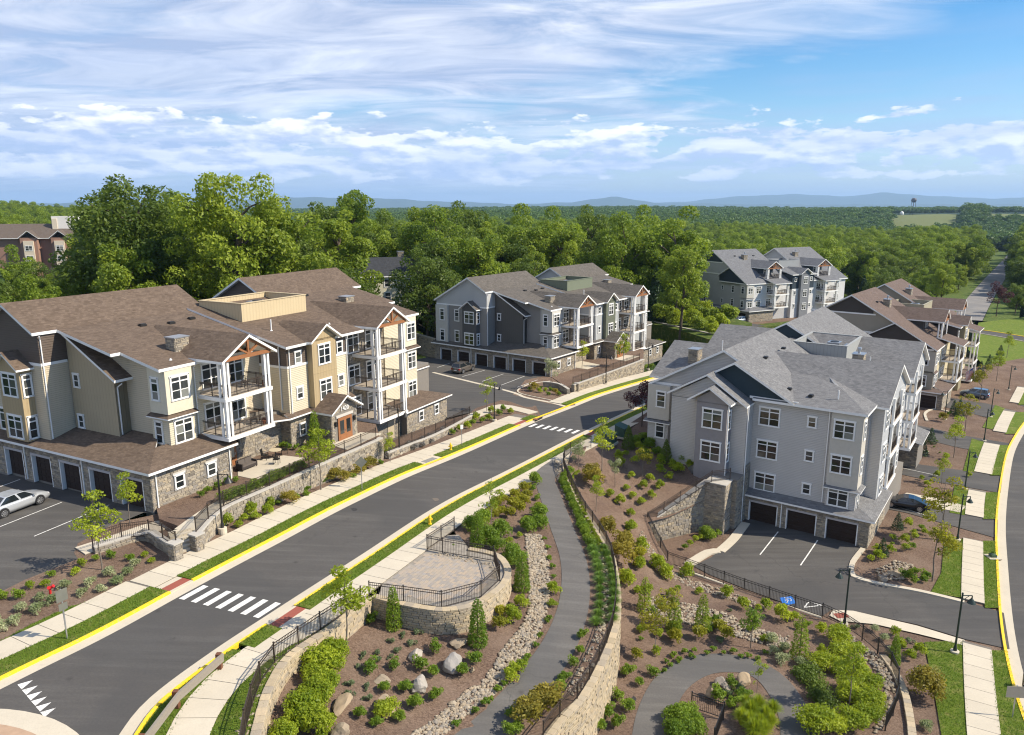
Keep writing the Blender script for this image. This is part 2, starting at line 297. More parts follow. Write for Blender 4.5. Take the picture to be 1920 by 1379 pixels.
# ------------------------------------------------------------------ mesh helpers
class MB:
    def __init__(s): s.v = []; s.f = []; s.m = []; s.c = []; s.cur = 0; s.col = 0.5
    def face(s, idx): s.f.append(tuple(idx)); s.m.append(s.cur); s.c.append(s.col)
    def poly(s, pts):
        b = len(s.v); s.v.extend(tuple(p) for p in pts); s.face(range(b, b + len(pts)))
    def hexa(s, p, skip=()):
        b = len(s.v); s.v.extend(tuple(q) for q in p)
        for i, q in enumerate(((0, 3, 2, 1), (4, 5, 6, 7), (0, 1, 5, 4), (1, 2, 6, 5), (2, 3, 7, 6), (3, 0, 4, 7))):
            if i not in skip: s.face([b + k for k in q])
    def box(s, x0, x1, y0, y1, z0, z1, skip=()):
        if x0 > x1: x0, x1 = x1, x0
        if y0 > y1: y0, y1 = y1, y0
        if z0 > z1: z0, z1 = z1, z0
        s.hexa([(x0, y0, z0), (x1, y0, z0), (x1, y1, z0), (x0, y1, z0), (x0, y0, z1), (x1, y0, z1), (x1, y1, z1), (x0, y1, z1)], skip); return s
    def bar(s, p, q, w, h, up=(0, 0, 1)):
        p = Vector(p); q = Vector(q); d = (q - p).normalized(); up = Vector(up)
        sd = d.cross(up)
        if sd.length < 1e-4: sd = d.cross(Vector((1, 0, 0)))
        sd.normalize(); u = sd.cross(d)
        a = sd * w / 2; b = u * h / 2
        s.hexa([p - a - b, p + a - b, q + a - b, q - a - b, p - a + b, p + a + b, q + a + b, q - a + b]); return s
    def tube(s, p, q, r0, r1=None, n=8, caps=True):
        r1 = r0 if r1 is None else r1
        p = Vector(p); q = Vector(q); d = (q - p).normalized(); x = d.cross(Vector((0, 0, 1)))
        if x.length < 1e-3: x = Vector((1, 0, 0))
        x.normalize(); y = d.cross(x); b = len(s.v)
        for k in range(n):
            a = 2 * math.pi * k / n; w = x * math.cos(a) + y * math.sin(a); s.v.append(tuple(p + w * r0)); s.v.append(tuple(q + w * r1))
        for k in range(n):
            j = (k + 1) % n; s.face((b + 2 * k, b + 2 * k + 1, b + 2 * j + 1, b + 2 * j))
        if caps: s.face([b + 2 * k for k in range(n)]); s.face([b + 2 * k + 1 for k in range(n)][::-1])
        return s
    def lathe(s, prof, cx=0, cy=0, n=12):
        b = len(s.v)
        for r, z in prof:
            for k in range(n): a = 2 * math.pi * k / n; s.v.append((cx + r * math.cos(a), cy + r * math.sin(a), z))
        for i in range(len(prof) - 1):
            for k in range(n):
                j = (k + 1) % n; s.face((b + i * n + k, b + i * n + j, b + (i + 1) * n + j, b + (i + 1) * n + k))
        s.face([b + k for k in range(n)][::-1]); s.face([b + (len(prof) - 1) * n + k for k in range(n)]); return s
    def prism(s, foot, z0, z1):
        n = len(foot); zt = z1 if isinstance(z1, (list, tuple)) else [z1] * n; b = len(s.v)
        A = sum(foot[i][0] * foot[(i + 1) % n][1] - foot[(i + 1) % n][0] * foot[i][1] for i in range(n))
        if A < 0: foot = foot[::-1]; zt = list(zt)[::-1]
        zb = z0 if isinstance(z0, (list, tuple)) else [z0] * n
        s.v.extend((p[0], p[1], z) for p, z in zip(foot, zb)); s.v.extend((p[0], p[1], z) for p, z in zip(foot, zt))
        s.face([b + i for i in range(n)][::-1])
        s.face([b + n + i for i in range(n)])
        for i in range(n): j = (i + 1) % n; s.face((b + i, b + j, b + n + j, b + n + i))
        return s
    def mesh(s, name, mats=None, smooth=False, col=False, fixn=False):
        me = bpy.data.meshes.new(name); me.from_pydata(s.v, [], s.f)
        for m in (mats if isinstance(mats, (list, tuple)) else [mats]) if mats else []: me.materials.append(m)
        if len(set(s.m)) > 1: me.polygons.foreach_set('material_index', s.m)
        if smooth: me.polygons.foreach_set('use_smooth', [True] * len(s.f))
        if col:
            at = me.attributes.new('Col', 'FLOAT_COLOR', 'FACE'); arr = np.repeat(np.array(s.c, float)[:, None], 4, 1); at.data.foreach_set('color', arr.ravel())
        me.update()
        if fixn:
            bm = bmesh.new(); bm.from_mesh(me); bmesh.ops.recalc_face_normals(bm, faces=bm.faces); bm.to_mesh(me); bm.free()
        return me
    def obj(s, name, mats, parent=None, **k): return link(name, s.mesh(name, mats, **k), parent)
def link(name, data, parent=None):
    o = bpy.data.objects.new(name, data); COL.objects.link(o)
    if parent: o.parent = parent
    return o
def tag(o, label=None, cat=None, group=None, kind=None):
    if label: o['label'] = label
    if cat: o['category'] = cat
    if group: o['group'] = group
    if kind: o['kind'] = kind
    return o
def empty(name, loc=(0, 0, 0), rz=0.0, label=None, cat=None, group=None):
    o = bpy.data.objects.new(name, None); COL.objects.link(o); o.location = loc; o.rotation_euler = (0, 0, rz); o.empty_display_size = .3
    return tag(o, label, cat, group)
def copy_tree(o, parent=None):
    c = o.copy(); COL.objects.link(c); c.parent = parent
    for ch in list(o.children): copy_tree(ch, c)
    return c
# ------------------------------------------------------------------ ground pieces
def catmull(P, step=1.0):
    P = [Vector(p) for p in P]; out = []
    for i in range(len(P) - 1):
        p0 = P[max(i - 1, 0)]; p1 = P[i]; p2 = P[i + 1]; p3 = P[min(i + 2, len(P) - 1)]
        n = max(1, int((p2 - p1).length / step))
        for k in range(n):
            t = k / n
            out.append(.5 * ((2 * p1) + (p2 - p0) * t + (2 * p0 - 5 * p1 + 4 * p2 - p3) * t * t + (3 * p1 - p0 - 3 * p2 + p3) * t ** 3))
    out.append(P[-1]); return out
def flat(P): return [Vector((p[0], p[1], 0)) for p in P]
def offs(line, d):
    """offset a plan polyline to its left by d"""
    out = []
    for i, p in enumerate(line):
        a = line[max(i - 1, 0)]; b = line[min(i + 1, len(line) - 1)]; t = Vector((b[0] - a[0], b[1] - a[1], 0)).normalized()
        out.append(Vector((p[0] - t.y * d, p[1] + t.x * d, 0)))
    return out
def pxl(S, pts, dz=0.0): return [S.px(x, y, dz) for x, y in pts]
def in_poly(p, poly):
    r = False; j = len(poly) - 1
    for i in range(len(poly)):
        a, b = poly[i], poly[j]
        if (a[1] > p[1]) != (b[1] > p[1]) and p[0] < (b[0] - a[0]) * (p[1] - a[1]) / (b[1] - a[1]) + a[0]: r = not r
        j = i
    return r
def region(name, S, poly, mat, off=0.0, grid=3.0, depth=0.0, kind='structure', parent=None):
    """flat piece of ground following a surface; poly in world xy"""
    dp = []
    for i in range(len(poly)):               # extra points along long edges
        a, b = Vector(poly[i][:2]), Vector(poly[(i + 1) % len(poly)][:2]); k = max(1, int((b - a).length / grid))
        if (b - a).length > 1e-3: dp += [a.lerp(b, t / k) for t in range(k)]
    poly = dp
    xs = [p[0] for p in poly]; ys = [p[1] for p in poly]; n = len(poly)
    vv = [Vector((p[0], p[1])) for p in poly]
    gx = np.arange(min(xs) + grid / 2, max(xs), grid); gy = np.arange(min(ys) + grid / 2, max(ys), grid)
    for x in gx:
        for y in gy:
            if in_poly((x, y), poly): vv.append(Vector((float(x), float(y))))
    ov, oe, of, _1, _2, _3 = delaunay_2d_cdt(vv, [(i, (i + 1) % n) for i in range(n)], [], 1, 1e-4)
    bm = bmesh.new(); bv = [bm.verts.new((p.x, p.y, 0)) for p in ov]
    for f in of: bm.faces.new([bv[k] for k in f])
    bmesh.ops.recalc_face_normals(bm, faces=bm.faces)
    for ff in bm.faces:
        if ff.normal.z < 0: ff.normal_flip()
    for v in bm.verts: v.co.z = S.h(v.co.x, v.co.y) + off
    if depth:
        r = bmesh.ops.extrude_edge_only(bm, edges=[e for e in bm.edges if e.is_boundary])
        for v in [g for g in r['geom'] if isinstance(g, bmesh.types.BMVert)]: v.co.z -= depth
        bmesh.ops.recalc_face_normals(bm, faces=bm.faces)
    me = bpy.data.meshes.new(name); bm.to_mesh(me); bm.free(); me.materials.append(mat)
    o = link(name, me, parent)
    if kind and not parent: o['kind'] = kind
    return o
def strip(name, S, line, d0, d1, mat, off=0.0, depth=0.0, kind='structure', parent=None, bevel=0.0):
    """ribbon beside a plan line, from offset d0 to d1 (left positive)"""
    A = offs(line, d0); B = offs(line, d1); mb = MB(); n = len(A)
    for a, b in zip(A, B):
        mb.v.append((a.x, a.y, S.h(a.x, a.y) + off)); mb.v.append((b.x, b.y, S.h(b.x, b.y) + off))
    for i in range(n - 1): mb.face((2 * i, 2 * i + 2, 2 * i + 3, 2 * i + 1))
    if depth:
        k = len(mb.v)
        for x, y, z in list(mb.v): mb.v.append((x, y, z - depth))
        for i in range(n - 1):
            mb.face((2 * i, k + 2 * i, k + 2 * i + 2, 2 * i + 2)); mb.face((2 * i + 1, 2 * i + 3, k + 2 * i + 3, k + 2 * i + 1))
        mb.face((0, 1, k + 1, k)); e = 2 * n - 2; mb.face((e, k + e, k + e + 1, e + 1))
    o = mb.obj(name, mat, parent, fixn=True)
    if kind and not parent: o['kind'] = kind
    return o
def cut(line, a, b):
    """part of a dense polyline between the points nearest to a and b"""
    near = lambda q: min(range(len(line)), key=lambda i: (line[i][0] - q[0]) ** 2 + (line[i][1] - q[1]) ** 2)
    i, j = sorted((near(a), near(b))); return line[i:j + 1]
def arclen_pts(line, step):
    out = [line[0]]; acc = 0
    for a, b in zip(line, line[1:]):
        L = (b - a).length
        while acc + L >= step:
            t = (step - acc) / L; a = a.lerp(b, t); L = (b - a).length; out.append(a); acc = 0
        acc += L
    return out
UNIT = MB(); UNIT.box(-.5, .5, -.5, .5, -.5, .5)
def bevel_unit(name, amt=.06):
    bm = bmesh.new(); bmesh.ops.create_cube(bm, size=1.0); bmesh.ops.bevel(bm, geom=bm.edges[:], offset=amt, segments=1, affect='EDGES')
    me = bpy.data.meshes.new(name); bm.to_mesh(me); bm.free(); return me
# ------------------------------------------------------------------ far ground
def far_ground():
    rr = [0, 15, 30, 45, 60, 80, 100, 120, 140, 160, 180, 210, 240, 280, 330, 400, 500, 650, 850, 1000, 1150, 1300, 1450, 1600, 1750, 1900, 2100, 2300, 2700, 3600, 5000, 7000, 10000, 14000, 20000, 30000]
    na = 120; mb = MB(); rnd = random.Random(3)
    for r in rr:
        for k in range(na):
            a = 2 * math.pi * k / na; x, y = r * math.sin(a) + 20, r * math.cos(a) + 40
            if r < 260: z = S0.h(x, y) - 1.6
            else: z = far_h(x, y)
            if 260 <= r < 420:
                t = (r - 260) / 160; z = (S0.h(x, y) - 1.6) * (1 - t) + z * t
            if x > -18 + (y - 30) * .45 and y < 150 and x < 150: z -= 8
            if x < -18 + (y - 30) * .45 and y < 150 and x > -70: z -= 2
            mb.v.append((x, y, z))
    for i in range(len(rr) - 1):
        for k in range(na):
            j = (k + 1) % na; mb.face((i * na + k, i * na + j, (i + 1) * na + j, (i + 1) * na + k))
    m, g = newmat('far_ground'); p = ground_pos(g)
    n = g.noise(p, .006, 6, .6); f = g.noise(p, .09, 6, .7)
    c = g.mix(f, (.022, .042, .010), (.050, .082, .020)); c = g.mix(g.ramp(n, [(.60, 0.0), (.66, .9)]), c, (.135, .165, .060))
    finish(g, c, .95, g.noise(p, .12, 6, .75), 1.0, 4.0, .1)
    o = mb.obj('ground', m, smooth=True, fixn=True); o['kind'] = 'structure'; return o
def far_h(x, y):
    a = math.atan2(x, y); r = math.hypot(x, y)
    b = -15 - 5 * math.sin(r / 700 + a * 3) + 5 * math.sin(a * 9 + 1) * min(1, r / 1500)
    hill = 15 * math.exp(-((a + .66) / .22) ** 2) * math.exp(-((r - 1150) / 420) ** 2)          # wooded rise to the west
    hill += 8 * math.exp(-((a + .10) / .16) ** 2) * math.exp(-((r - 1500) / 500) ** 2)
    hill += 12 * math.exp(-((a - .50) / .35) ** 2) * math.exp(-((r - 3200) / 1100) ** 2)
    hill -= 25 * math.exp(-((a - .52) / .15) ** 2) * math.exp(-((r - 1250) / 330) ** 2); hill += 15 * math.exp(-((a - .52) / .15) ** 2) * math.exp(-((r - 1900) / 300) ** 2)
    return b + hill
far_ground()
# ------------------------------------------------------------------ street: kerbs, gutters, road, walks
ASPH, CONC, YEL, WPAINT, MULCH, LAWN = M_asphalt(), M_concrete(), M_yellow(), M_white_paint(), M_mulch(), M_lawn()
Lw = flat(pxl(S1, [(0, 1277), (188, 1185), (338, 1104), (500, 1019), (662, 935), (833, 860), (976, 798), (1060, 765), (1140, 735), (1258, 701)]))
Lw = [Lw[0] + (Lw[0] - Lw[1]).normalized() * 12] + Lw + [Lw[-1] + (Lw[-1] - Lw[-2]).normalized() * 30]
LK = catmull(Lw, .6)
Rw = flat(pxl(S1, [(222, 1440), (254, 1379), (307, 1312), (417, 1228), (530, 1152), (685, 1050), (822, 959), (937, 898), (1093, 817), (1230, 752)]))
Rw = Rw + [Rw[-1] + (Rw[-1] - Rw[-2]).normalized() * 40]
RK = catmull(Rw, .6)
W1 = lambda x, y: S1.px(x, y)
gut_l = strip('gutter', S1, LK, 0.0, -.72, CONC, .0); gut_r = strip('gutter', S1, RK, 0.0, .72, CONC, .0)
road_poly = offs(LK, -.70) + offs(RK, .70)[::-1]
# the junction the street opens into
region('road', S1, offs(LK, -.70)[::3] + offs(RK, .70)[::-3] + [Vector((-30, 16, 0))], ASPH, -.004, 4)
region('road_junction', S1, [W1(0, 1300), W1(100, 1300), W1(240, 1379), Vector((-16, 20, 0)), Vector((-34, 20, 0)), Vector((-34, 30, 0))], ASPH, -.012, 4)
def kerb(line, side, name='kerb', lowcut=()):
    k = strip(name, S1, line, 0.0, side * .17, YEL, .14, .25); return k
for a, b in (((-100, 1330), (321, 1114)), ((357, 1092), (976, 798)), ((989, 792), (1300, 680))): kerb(cut(LK, W1(*a), W1(*b)), 1)
for a, b in (((222, 1440), (505, 1170)), ((551, 1138), (1093, 817)), ((1106, 811), (1330, 700))): kerb(cut(RK, W1(*a), W1(*b)), -1)
# verges
strip('verge', S1, cut(LK, W1(-100, 1330), W1(318, 1116)), .17, 1.62, LAWN, .135, .1)
for a, b in (((360, 1090), (804, 873)), ((832, 861), (973, 799)), ((992, 791), (1012, 783)), ((1068, 762), (1300, 680))):
    strip('verge', S1, cut(LK, W1(*a), W1(*b)), .17, 1.32, LAWN, .135, .1)
for a, b in (((440, 1213), (503, 1171)), ((553, 1137), (1091, 818)), ((1108, 810), (1330, 700))):
    strip('verge', S1, cut(RK, W1(*a), W1(*b)), -.17, -1.2, LAWN, .135, .1)
region('verge', S1, offs(cut(RK, W1(222, 1440), W1(441, 1212)), -.19)[::2] + [W1(*q) for q in ((458, 1224), (408, 1264), (353, 1322), (314, 1395), (298, 1440))], LAWN, .095, 3)
def walk(name, S, line, d0, d1, step=1.52, off=.13, mat=None, gap=.018):
    """paved walk of separate slabs with open joints"""
    base = strip(name, S, line, d0, d1, plain('joint_dirt', (.16, .14, .115), .9), off - .03, .12)
    pts = arclen_pts(line, step); A = offs(pts, d0 + .0); B = offs(pts, d1)
    for i in range(len(pts) - 1):
        t = (pts[i + 1] - pts[i]).normalized() * gap; mb = MB()
        q = [A[i] + t, A[i + 1] - t, B[i + 1] - t, B[i] + t]; z = [S.h(v.x, v.y) + off for v in q]
        mb.prism([(v.x, v.y) for v in q], [w - .09 for w in z], z); mb.obj('slab', mat or CONC, base, fixn=True)
    return base
walk('sidewalk', S1, cut(LK, W1(-100, 1330), W1(318, 1116)), 1.62, 3.45); walk('sidewalk', S1, cut(LK, W1(318, 1116), W1(1008, 786)), 1.32, 3.3)
walk('sidewalk', S1, cut(LK, W1(1070, 762), W1(1300, 680)), 1.32, 3.2)
RS = catmull(flat([W1(*q) for q in ((290, 1440), (313, 1379), (350, 1318), (403, 1262), (480, 1205))]) + flat(offs(cut(RK, W1(520, 1160), W1(1330, 700)), -1.2)[::8]), .6)
walk('sidewalk', S1, RS, 0.0, -1.85)
def apron(pts, name='kerb_ramp'): return region(name, S1, [W1(*q) for q in pts], CONC, .10, 3, .1)
# kerb ramps with brick red tactile strips, and the drain apron
for line, a, b, sd in ((LK, (319, 1115), (358, 1092), 1), (LK, (973, 799), (992, 791), 1), (RK, (503, 1171), (553, 1137), -1), (RK, (1090, 818), (1109, 810), -1), (LK, (804, 873), (832, 861), 1)):
    seg = cut(line, W1(*a), W1(*b)); st = strip('kerb_ramp', S1, seg, .0, sd * 1.3, CONC, .07, .1)
    if a[0] not in (804,):
        tp = strip('tactile_strip', S1, seg, sd * .22, sd * .85, plain('brick_red_tile', (.27, .075, .05), .8), .085, .03, parent=st)
    else:
        gt = strip('drain_grate', S1, seg[1:-1], sd * .35, sd * 1.0, plain('grate_iron', (.22, .21, .19), .6), .085, .03, parent=st)
# crosswalk bars and yield teeth
def quadpaint(name, S, q, off=.004, mat=None, parent=None):
    mb = MB(); P = [S.px(*p) if len(p) == 2 else p for p in q]; mb.poly([(p[0], p[1], S.h(p[0], p[1]) + off) for p in P]); o = mb.obj(name, mat or WPAINT, parent, fixn=True)
    if not parent: o['kind'] = 'structure'
    return o
def bars(p0, p1, n, ln):
    a = Vector(flat([p0])[0]); b = flat([p1])[0]; 
    for i in range(n):
        c = a.lerp(b, i / (n - 1)); j = min(range(len(LK) - 1), key=lambda k: (LK[k] - c).length); t = (LK[j + 1] - LK[j]).normalized(); s = Vector((-t.y, t.x, 0)) * .2
        quadpaint('crosswalk_bar', S1, [tuple(c - s - t * ln / 2), tuple(c + s - t * ln / 2), tuple(c + s + t * ln / 2), tuple(c - s + t * ln / 2)])
bars(W1(363.5, 1111), W1(501, 1144), 7, 2.0); bars(W1(999.5, 798), W1(1079, 810), 7, 1.75)
for i in range(6):
    x0, y0 = (34 + i * 8.6, 1284 + i * 10.4)
    quadpaint('yield_tooth', S1, [(x0 - 1.5, y0), (x0 + 6.5, y0 + 9), (x0 + 28, y0 - 8.5)])
# round paved island edge at the junction
ip, iq = flat([W1(0, 1330), W1(150, 1380)]); im = (ip + iq) / 2; ih = (iq - ip).length / 2; ir = 8.5; iw = Vector((iq.y - ip.y, ip.x - iq.x, 0)).normalized()
if iw.y > 0: iw = -iw
ic = im + iw * math.sqrt(ir * ir - ih * ih); isl = [Vector((ic.x + ir * math.cos(k * math.pi / 30), ic.y + ir * math.sin(k * math.pi / 30), 0)) for k in range(60)]
region('island_band', S1, isl, CONC, .03, 3, .1)
region('island_paving', S1, [Vector((ic.x, ic.y, 0)) + (p - Vector((ic.x, ic.y, 0))) * .88 for p in isl], plain('red_brick_paving', (.40, .27, .18), .8, 0.0, .3, .12), .05, 3)
# planting beds and parking along the left buildings
region('mulch_bed', S1, offs(cut(LK, W1(-100, 1330), W1(1005, 787)), 3.25)[::2] + [W1(*q) for q in ((934, 757), (893, 772), (846, 786), (800, 800), (716, 835), (560, 905), (420, 960), (300, 964), (215, 982), (146, 1020), (139, 1038), (146, 1049), (45, 1089), (0, 1112), (-120, 1150))], MULCH, .03, 2.5)
region('lawn_strip', S1, offs(cut(LK, W1(-60, 1310), W1(205, 1176)), 3.46)[::2] + [W1(*q) for q in ((186, 1127), (130, 1139), (60, 1172), (0, 1204), (-60, 1236))], LAWN, .06, 3)
A_AZ, C_AZ, B_AZ, E_AZ, D_AZ = 27.2, 36.0, 35.3, 38.5, 62.0
class Frame:
    def __init__(s, o, az):
        a = R(az); s.o = Vector(o); s.u = Vector((math.sin(a), math.cos(a), 0)); s.v = Vector((-math.cos(a), math.sin(a), 0)); s.rz = math.pi / 2 - a
    def w(s, u, v, z=0.0): return s.o + s.u * u + s.v * v + Vector((0, 0, z))
FA = Frame(onz(289, 957, 0), A_AZ); FC = Frame(onz(1031.3, 707.4, -3.8), C_AZ); FB = Frame(onz(1625.7, 1029, -9.6), B_AZ); FE = Frame(onz(1764.4, 771, -11.5), E_AZ)
_d = Frame(onz(1449.3, 601.2, -8.2), D_AZ); FD = Frame(_d.w(-9.2, 0), D_AZ)
fl = lambda F, *uv: [F.w(a, b) for a, b in uv]
region('parking_lot', S1, [W1(*q) for q in ((-140, 1165), (0, 1112), (45, 1089), (146, 1049), (142, 1035), (150, 1020), (215, 985), (270, 962))] + fl(FA, (0.3, -.6), (.3, 27), (-6, 32), (-30, 32)), ASPH, .028, 4)
region('parking_lot', S1, [W1(*q) for q in ((1068, 762), (1035, 752), (965, 738), (1000, 712), (1022, 707))] + fl(FC, (.3, 0), (.3, 26), (-9, 26)) + fl(FA, (52, 24), (41.3, 21), (41.3, -.3)) + [W1(*q) for q in ((893, 772), (934, 757), (997, 767), (1012, 784))], ASPH, .036, 4)
def pline(S, a, b, w=.10, off=.045, mat=None, name='stall_line'):
    p = S.px(*a); q = S.px(*b); t = (q - p); t.z = 0; t.normalize(); s = Vector((-t.y, t.x, 0)) * w / 2
    return quadpaint(name, S, [tuple(p - s), tuple(p + s), tuple(q + s), tuple(q - s)], off, mat)
for a, b in (((0, 989), (116, 943)), ((64, 1007), (205, 948)), ((0, 914), (38, 900)), ((909, 695), (867, 707)), ((944, 702), (904, 716)), ((984, 706), (940, 723)), ((1008, 713), (970, 727)), ((843, 682), (820, 690))): pline(S1, a, b)
vg = catmull(flat([W1(*q) for q in ((812, 699), (880, 716), (963, 737), (985, 746), (1035, 756), (1060, 763))]), 1.0); strip('gutter', S1, vg, -.3, .3, CONC, .045)
region('mulch_bed', S1, [W1(*q) for q in ((985, 713), (1040, 703), (1090, 722), (1078, 760), (1062, 763), (1030, 758), (962, 741))], MULCH, .042, 3)
region('mulch_bed', S1, [W1(*q) for q in ((846, 800), (893, 766), (940, 751), (1005, 762), (1016, 784), (990, 790), (930, 800))], MULCH, .04, 3)
# bed beside the far drive and its kerb
bed = [W1(*q) for q in ((972, 737), (992, 722), (1032, 716), (1064, 724), (1062, 741), (1034, 752))]
region('mulch_bed', S1, bed, MULCH, .09, 2); strip('kerb', S1, catmull(flat(bed[-1:] + bed[:3]), .8), -.08, .12, CONC, .12, .15)
# walk from the drive to the street beside the brown house
strip('footpath', S1, catmull(flat([W1(*q) for q in ((887, 781), (915, 771), (940, 763), (985, 772), (1000, 776))]), 1), -.9, .9, CONC, .11, .12)
# ------------------------------------------------------------------ sunken garden (S2)
P2 = lambda x, y: S2.px(x, y); P3 = lambda x, y: S3.px(x, y); P4 = lambda x, y: S4.px(x, y)
capW1 = catmull(flat([W1(*q) for q in ((478, 1420), (492, 1362), (509, 1299), (541, 1243), (579, 1213), (634, 1176), (697, 1124))]), .5)
plz = [(697, 1124), (760, 1140), (830, 1150), (890, 1140), (940, 1108), (957, 1078), (946, 1052), (925, 1040), (880, 1031)]
capPl = catmull(flat([W1(*q) for q in plz]), .5)
capW2 = catmull(flat([P2(*q) for q in ((1066, 862), (1062, 878), (1076, 918), (1099, 962), (1117, 988), (1134, 1014), (1150, 1045), (1160, 1097), (1161, 1163), (1141, 1231), (1098, 1314), (1060, 1352), (1010, 1420))]), .5)
sw_edge = offs(cut(RS, W1(480, 1205), W1(1075, 850)), -1.85)
g2poly = capW1[::2] + capPl[1::2] + [W1(*q) for q in ((880, 1031), (858, 1003))] + [p for p in sw_edge[::2] if p.y > W1(858, 1003).y] + capW2[::2] + [P2(900, 1430), P2(600, 1430)]
region('garden_mulch', S2, g2poly, MULCH, 0.0, 2)
region('lawn', S1, [p for p in offs(cut(RS, W1(290, 1440), W1(560, 1150)), -1.83)[::3]] + [p for p in capW1[::-2] if p.y < W1(560, 1150).y + 2.0], LAWN, .09, 2)
region('overlook_base', S1, [p for p in sw_edge[::2] if W1(700, 1100).y - .8 < p.y < W1(862, 1003).y] + [W1(860, 1004)] + capPl[::-2], plain('gravel_bed', (.27, .24, .20), .95, 0.0, .2, .3), .05, 2)
# garden path
gp = catmull(flat([P2(*q) for q in ((1052, 868), (1022, 893), (1030, 925), (1052, 985), (1075, 1050), (1078, 1120), (1056, 1195), (1008, 1270), (940, 1345), (880, 1400), (820, 1450))]), .6)
strip('garden_path', S2, gp, -1.0, 1.0, M_asphalt(.105), .03, .08)
# ------------------------------------------------------------------ lower garden (S3) and court (S4)
fenceC = [(1338, 884), (1313, 884), (1213, 990), (1251, 1056), (1395, 1107), (1541, 1159), (1596, 1186), (1661, 1243), (1684, 1290), (1675, 1340), (1645, 1395)]
W3 = catmull(flat([P3(*q) for q in ((1650, 1232), (1672, 1262), (1690, 1300), (1698, 1335), (1704, 1379), (1706, 1430))]), .5)
fc = flat([FB.w(-3.2, 12.6), FB.w(-4.8, 14.3), Vector(onz(1214, 990, -7.8)), Vector(onz(1251, 1056, -9.2))] + [P3(*q) for q in fenceC[4:]])
up = [W1(1075, 850), W1(1110, 834), W1(1160, 806), W1(1230, 772), W1(1290, 745)]
region('slope_mulch', S3, capW2[::2] + [P3(1250, 1440), P3(1640, 1440)] + W3[::-2] + fc[1:7][::-1] + [FB.w(-2.4, 14.4), FB.w(-2.4, 17.0), FB.w(.9, 20), FB.w(2, 26), FB.w(12, 26)] + [up[3], up[2], up[1], up[0]], MULCH, 0.0, 2)
region('court_ground', S4, [fc[2], fc[3], fc[4], fc[5], fc[6]] + W3[::2] + [Vector((20, 12, 0)), Vector((80, 12, 0)), Vector((150, 120, 0)), Vector((150, 190, 0)), FB.w(52, 26), FB.w(10, 15), FB.w(-3.4, 13.5)], MULCH, -.03, 4)
lp = catmull(flat([P3(*q) for q in ((1215, 1420), (1228, 1340), (1262, 1278), (1318, 1247), (1388, 1246), (1440, 1268), (1475, 1310), (1495, 1360), (1500, 1430))]), .6)
strip('garden_path', S3, lp, -1.05, 1.05, M_asphalt(.105), .03, .08)
# court paving
court = [P4(*q) for q in ((1398, 980), (1372, 1012), (1335, 1045), (1300, 1062), (1330, 1078), (1395, 1104), (1541, 1157), (1560, 1144), (1600, 1146), (1720, 1172), (1812, 1200), (1893, 1218), (1882, 1150), (1808, 1128), (1725, 1108), (1640, 1092), (1598, 1074), (1596, 1058), (1616, 1030))]
region('court_paving', S4, court + fl(FB, (.4, 0), (.4, 12.2)), M_asphalt(.075), .03, 4)
# right hand street with its kerb, gutter, walk and lawns
RRp = [(1985, 1460), (1935, 1379), (1900, 1275), (1880, 1170), (1872, 1060), (1870, 978), (1878, 906), (1889, 851), (1905, 818), (1925, 790), (1965, 745)]
RR = catmull(flat([P4(*q) for q in RRp]), .8)
strip('kerb', S4, RR, 0, .19, YEL, .14, .25); strip('gutter', S4, RR, 0, -.75, CONC, 0.0)
region('road', S4, offs(RR, -.72)[::2] + [Vector((90, 130, 0)), Vector((90, 18, 0))], ASPH, -.006, 5)
lawnR = [(1733, 1205), (1809, 1203), (1812, 1290), (1817, 1379), (1820, 1440), (1790, 1440), (1765, 1379), (1752, 1300)]
region('lawn', S4, [P4(*q) for q in lawnR], LAWN, .05, 3)
def wr(a): return [P4(*q) for q in a]
rw = [(1845, 1440, 1817), (1843, 1379, 1817), (1833, 1300, 1812), (1828, 1207, 1809)]
def rwalk(pl, pr):
    a = catmull(flat(wr(pl)), .8); b = catmull(flat(wr(pr)), .8); n = min(len(a), len(b)); L = [(p + q) / 2 for p, q in zip(a[:n], b[:n])]
    w = sum((p - q).length for p, q in zip(a[:n], b[:n])) / n / 2; walk('sidewalk', S4, L, -w, w, 1.52, .12)
rwalk([(1822, 1430), (1817, 1379), (1812, 1290), (1809, 1203)], [(1880, 1430), (1872, 1379), (1861, 1290), (1854, 1211)])
rwalk([(1803, 1123), (1804, 1070), (1807, 1012)], [(1845, 1135), (1843, 1075), (1842, 1014)])
rwalk([(1810, 967), (1812, 943), (1817, 918)], [(1843.5, 972), (1845, 947), (1848, 921.5)])
rwalk([(1829, 887), (1838, 858), (1848, 829)], [(1857, 890), (1864, 862), (1873, 833)])
rwalk([(1862, 810), (1873, 789), (1886, 767)], [(1886, 812), (1893, 792), (1903, 771)])
rwalk([(1892, 755), (1900, 740), (1908, 725)], [(1910, 757), (1917, 742), (1924, 727)])
# verge between walk and kerb, cut by the drives
for lo, hi in ((1440, 1222), (1142, 1016), (975, 925), (893, 836), (815, 774), (760, 725)):
    def xk(y): return float(np.interp(y, [q[1] for q in RRp][::-1], [q[0] for q in RRp][::-1]))
    def xw(y): return float(np.interp(y, [725, 757, 771, 812, 833, 890, 921, 972, 1014, 1135, 1211, 1379, 1440], [1924, 1910, 1903, 1886, 1873, 1857, 1848, 1843, 1842, 1845, 1854, 1872, 1882]))
    ys = np.linspace(lo, hi, 6); region('verge', S4, [P4(xw(t) + .5, t) for t in ys] + [P4(xk(t) - 1.5, t) for t in ys[::-1]], LAWN, .10, 3)
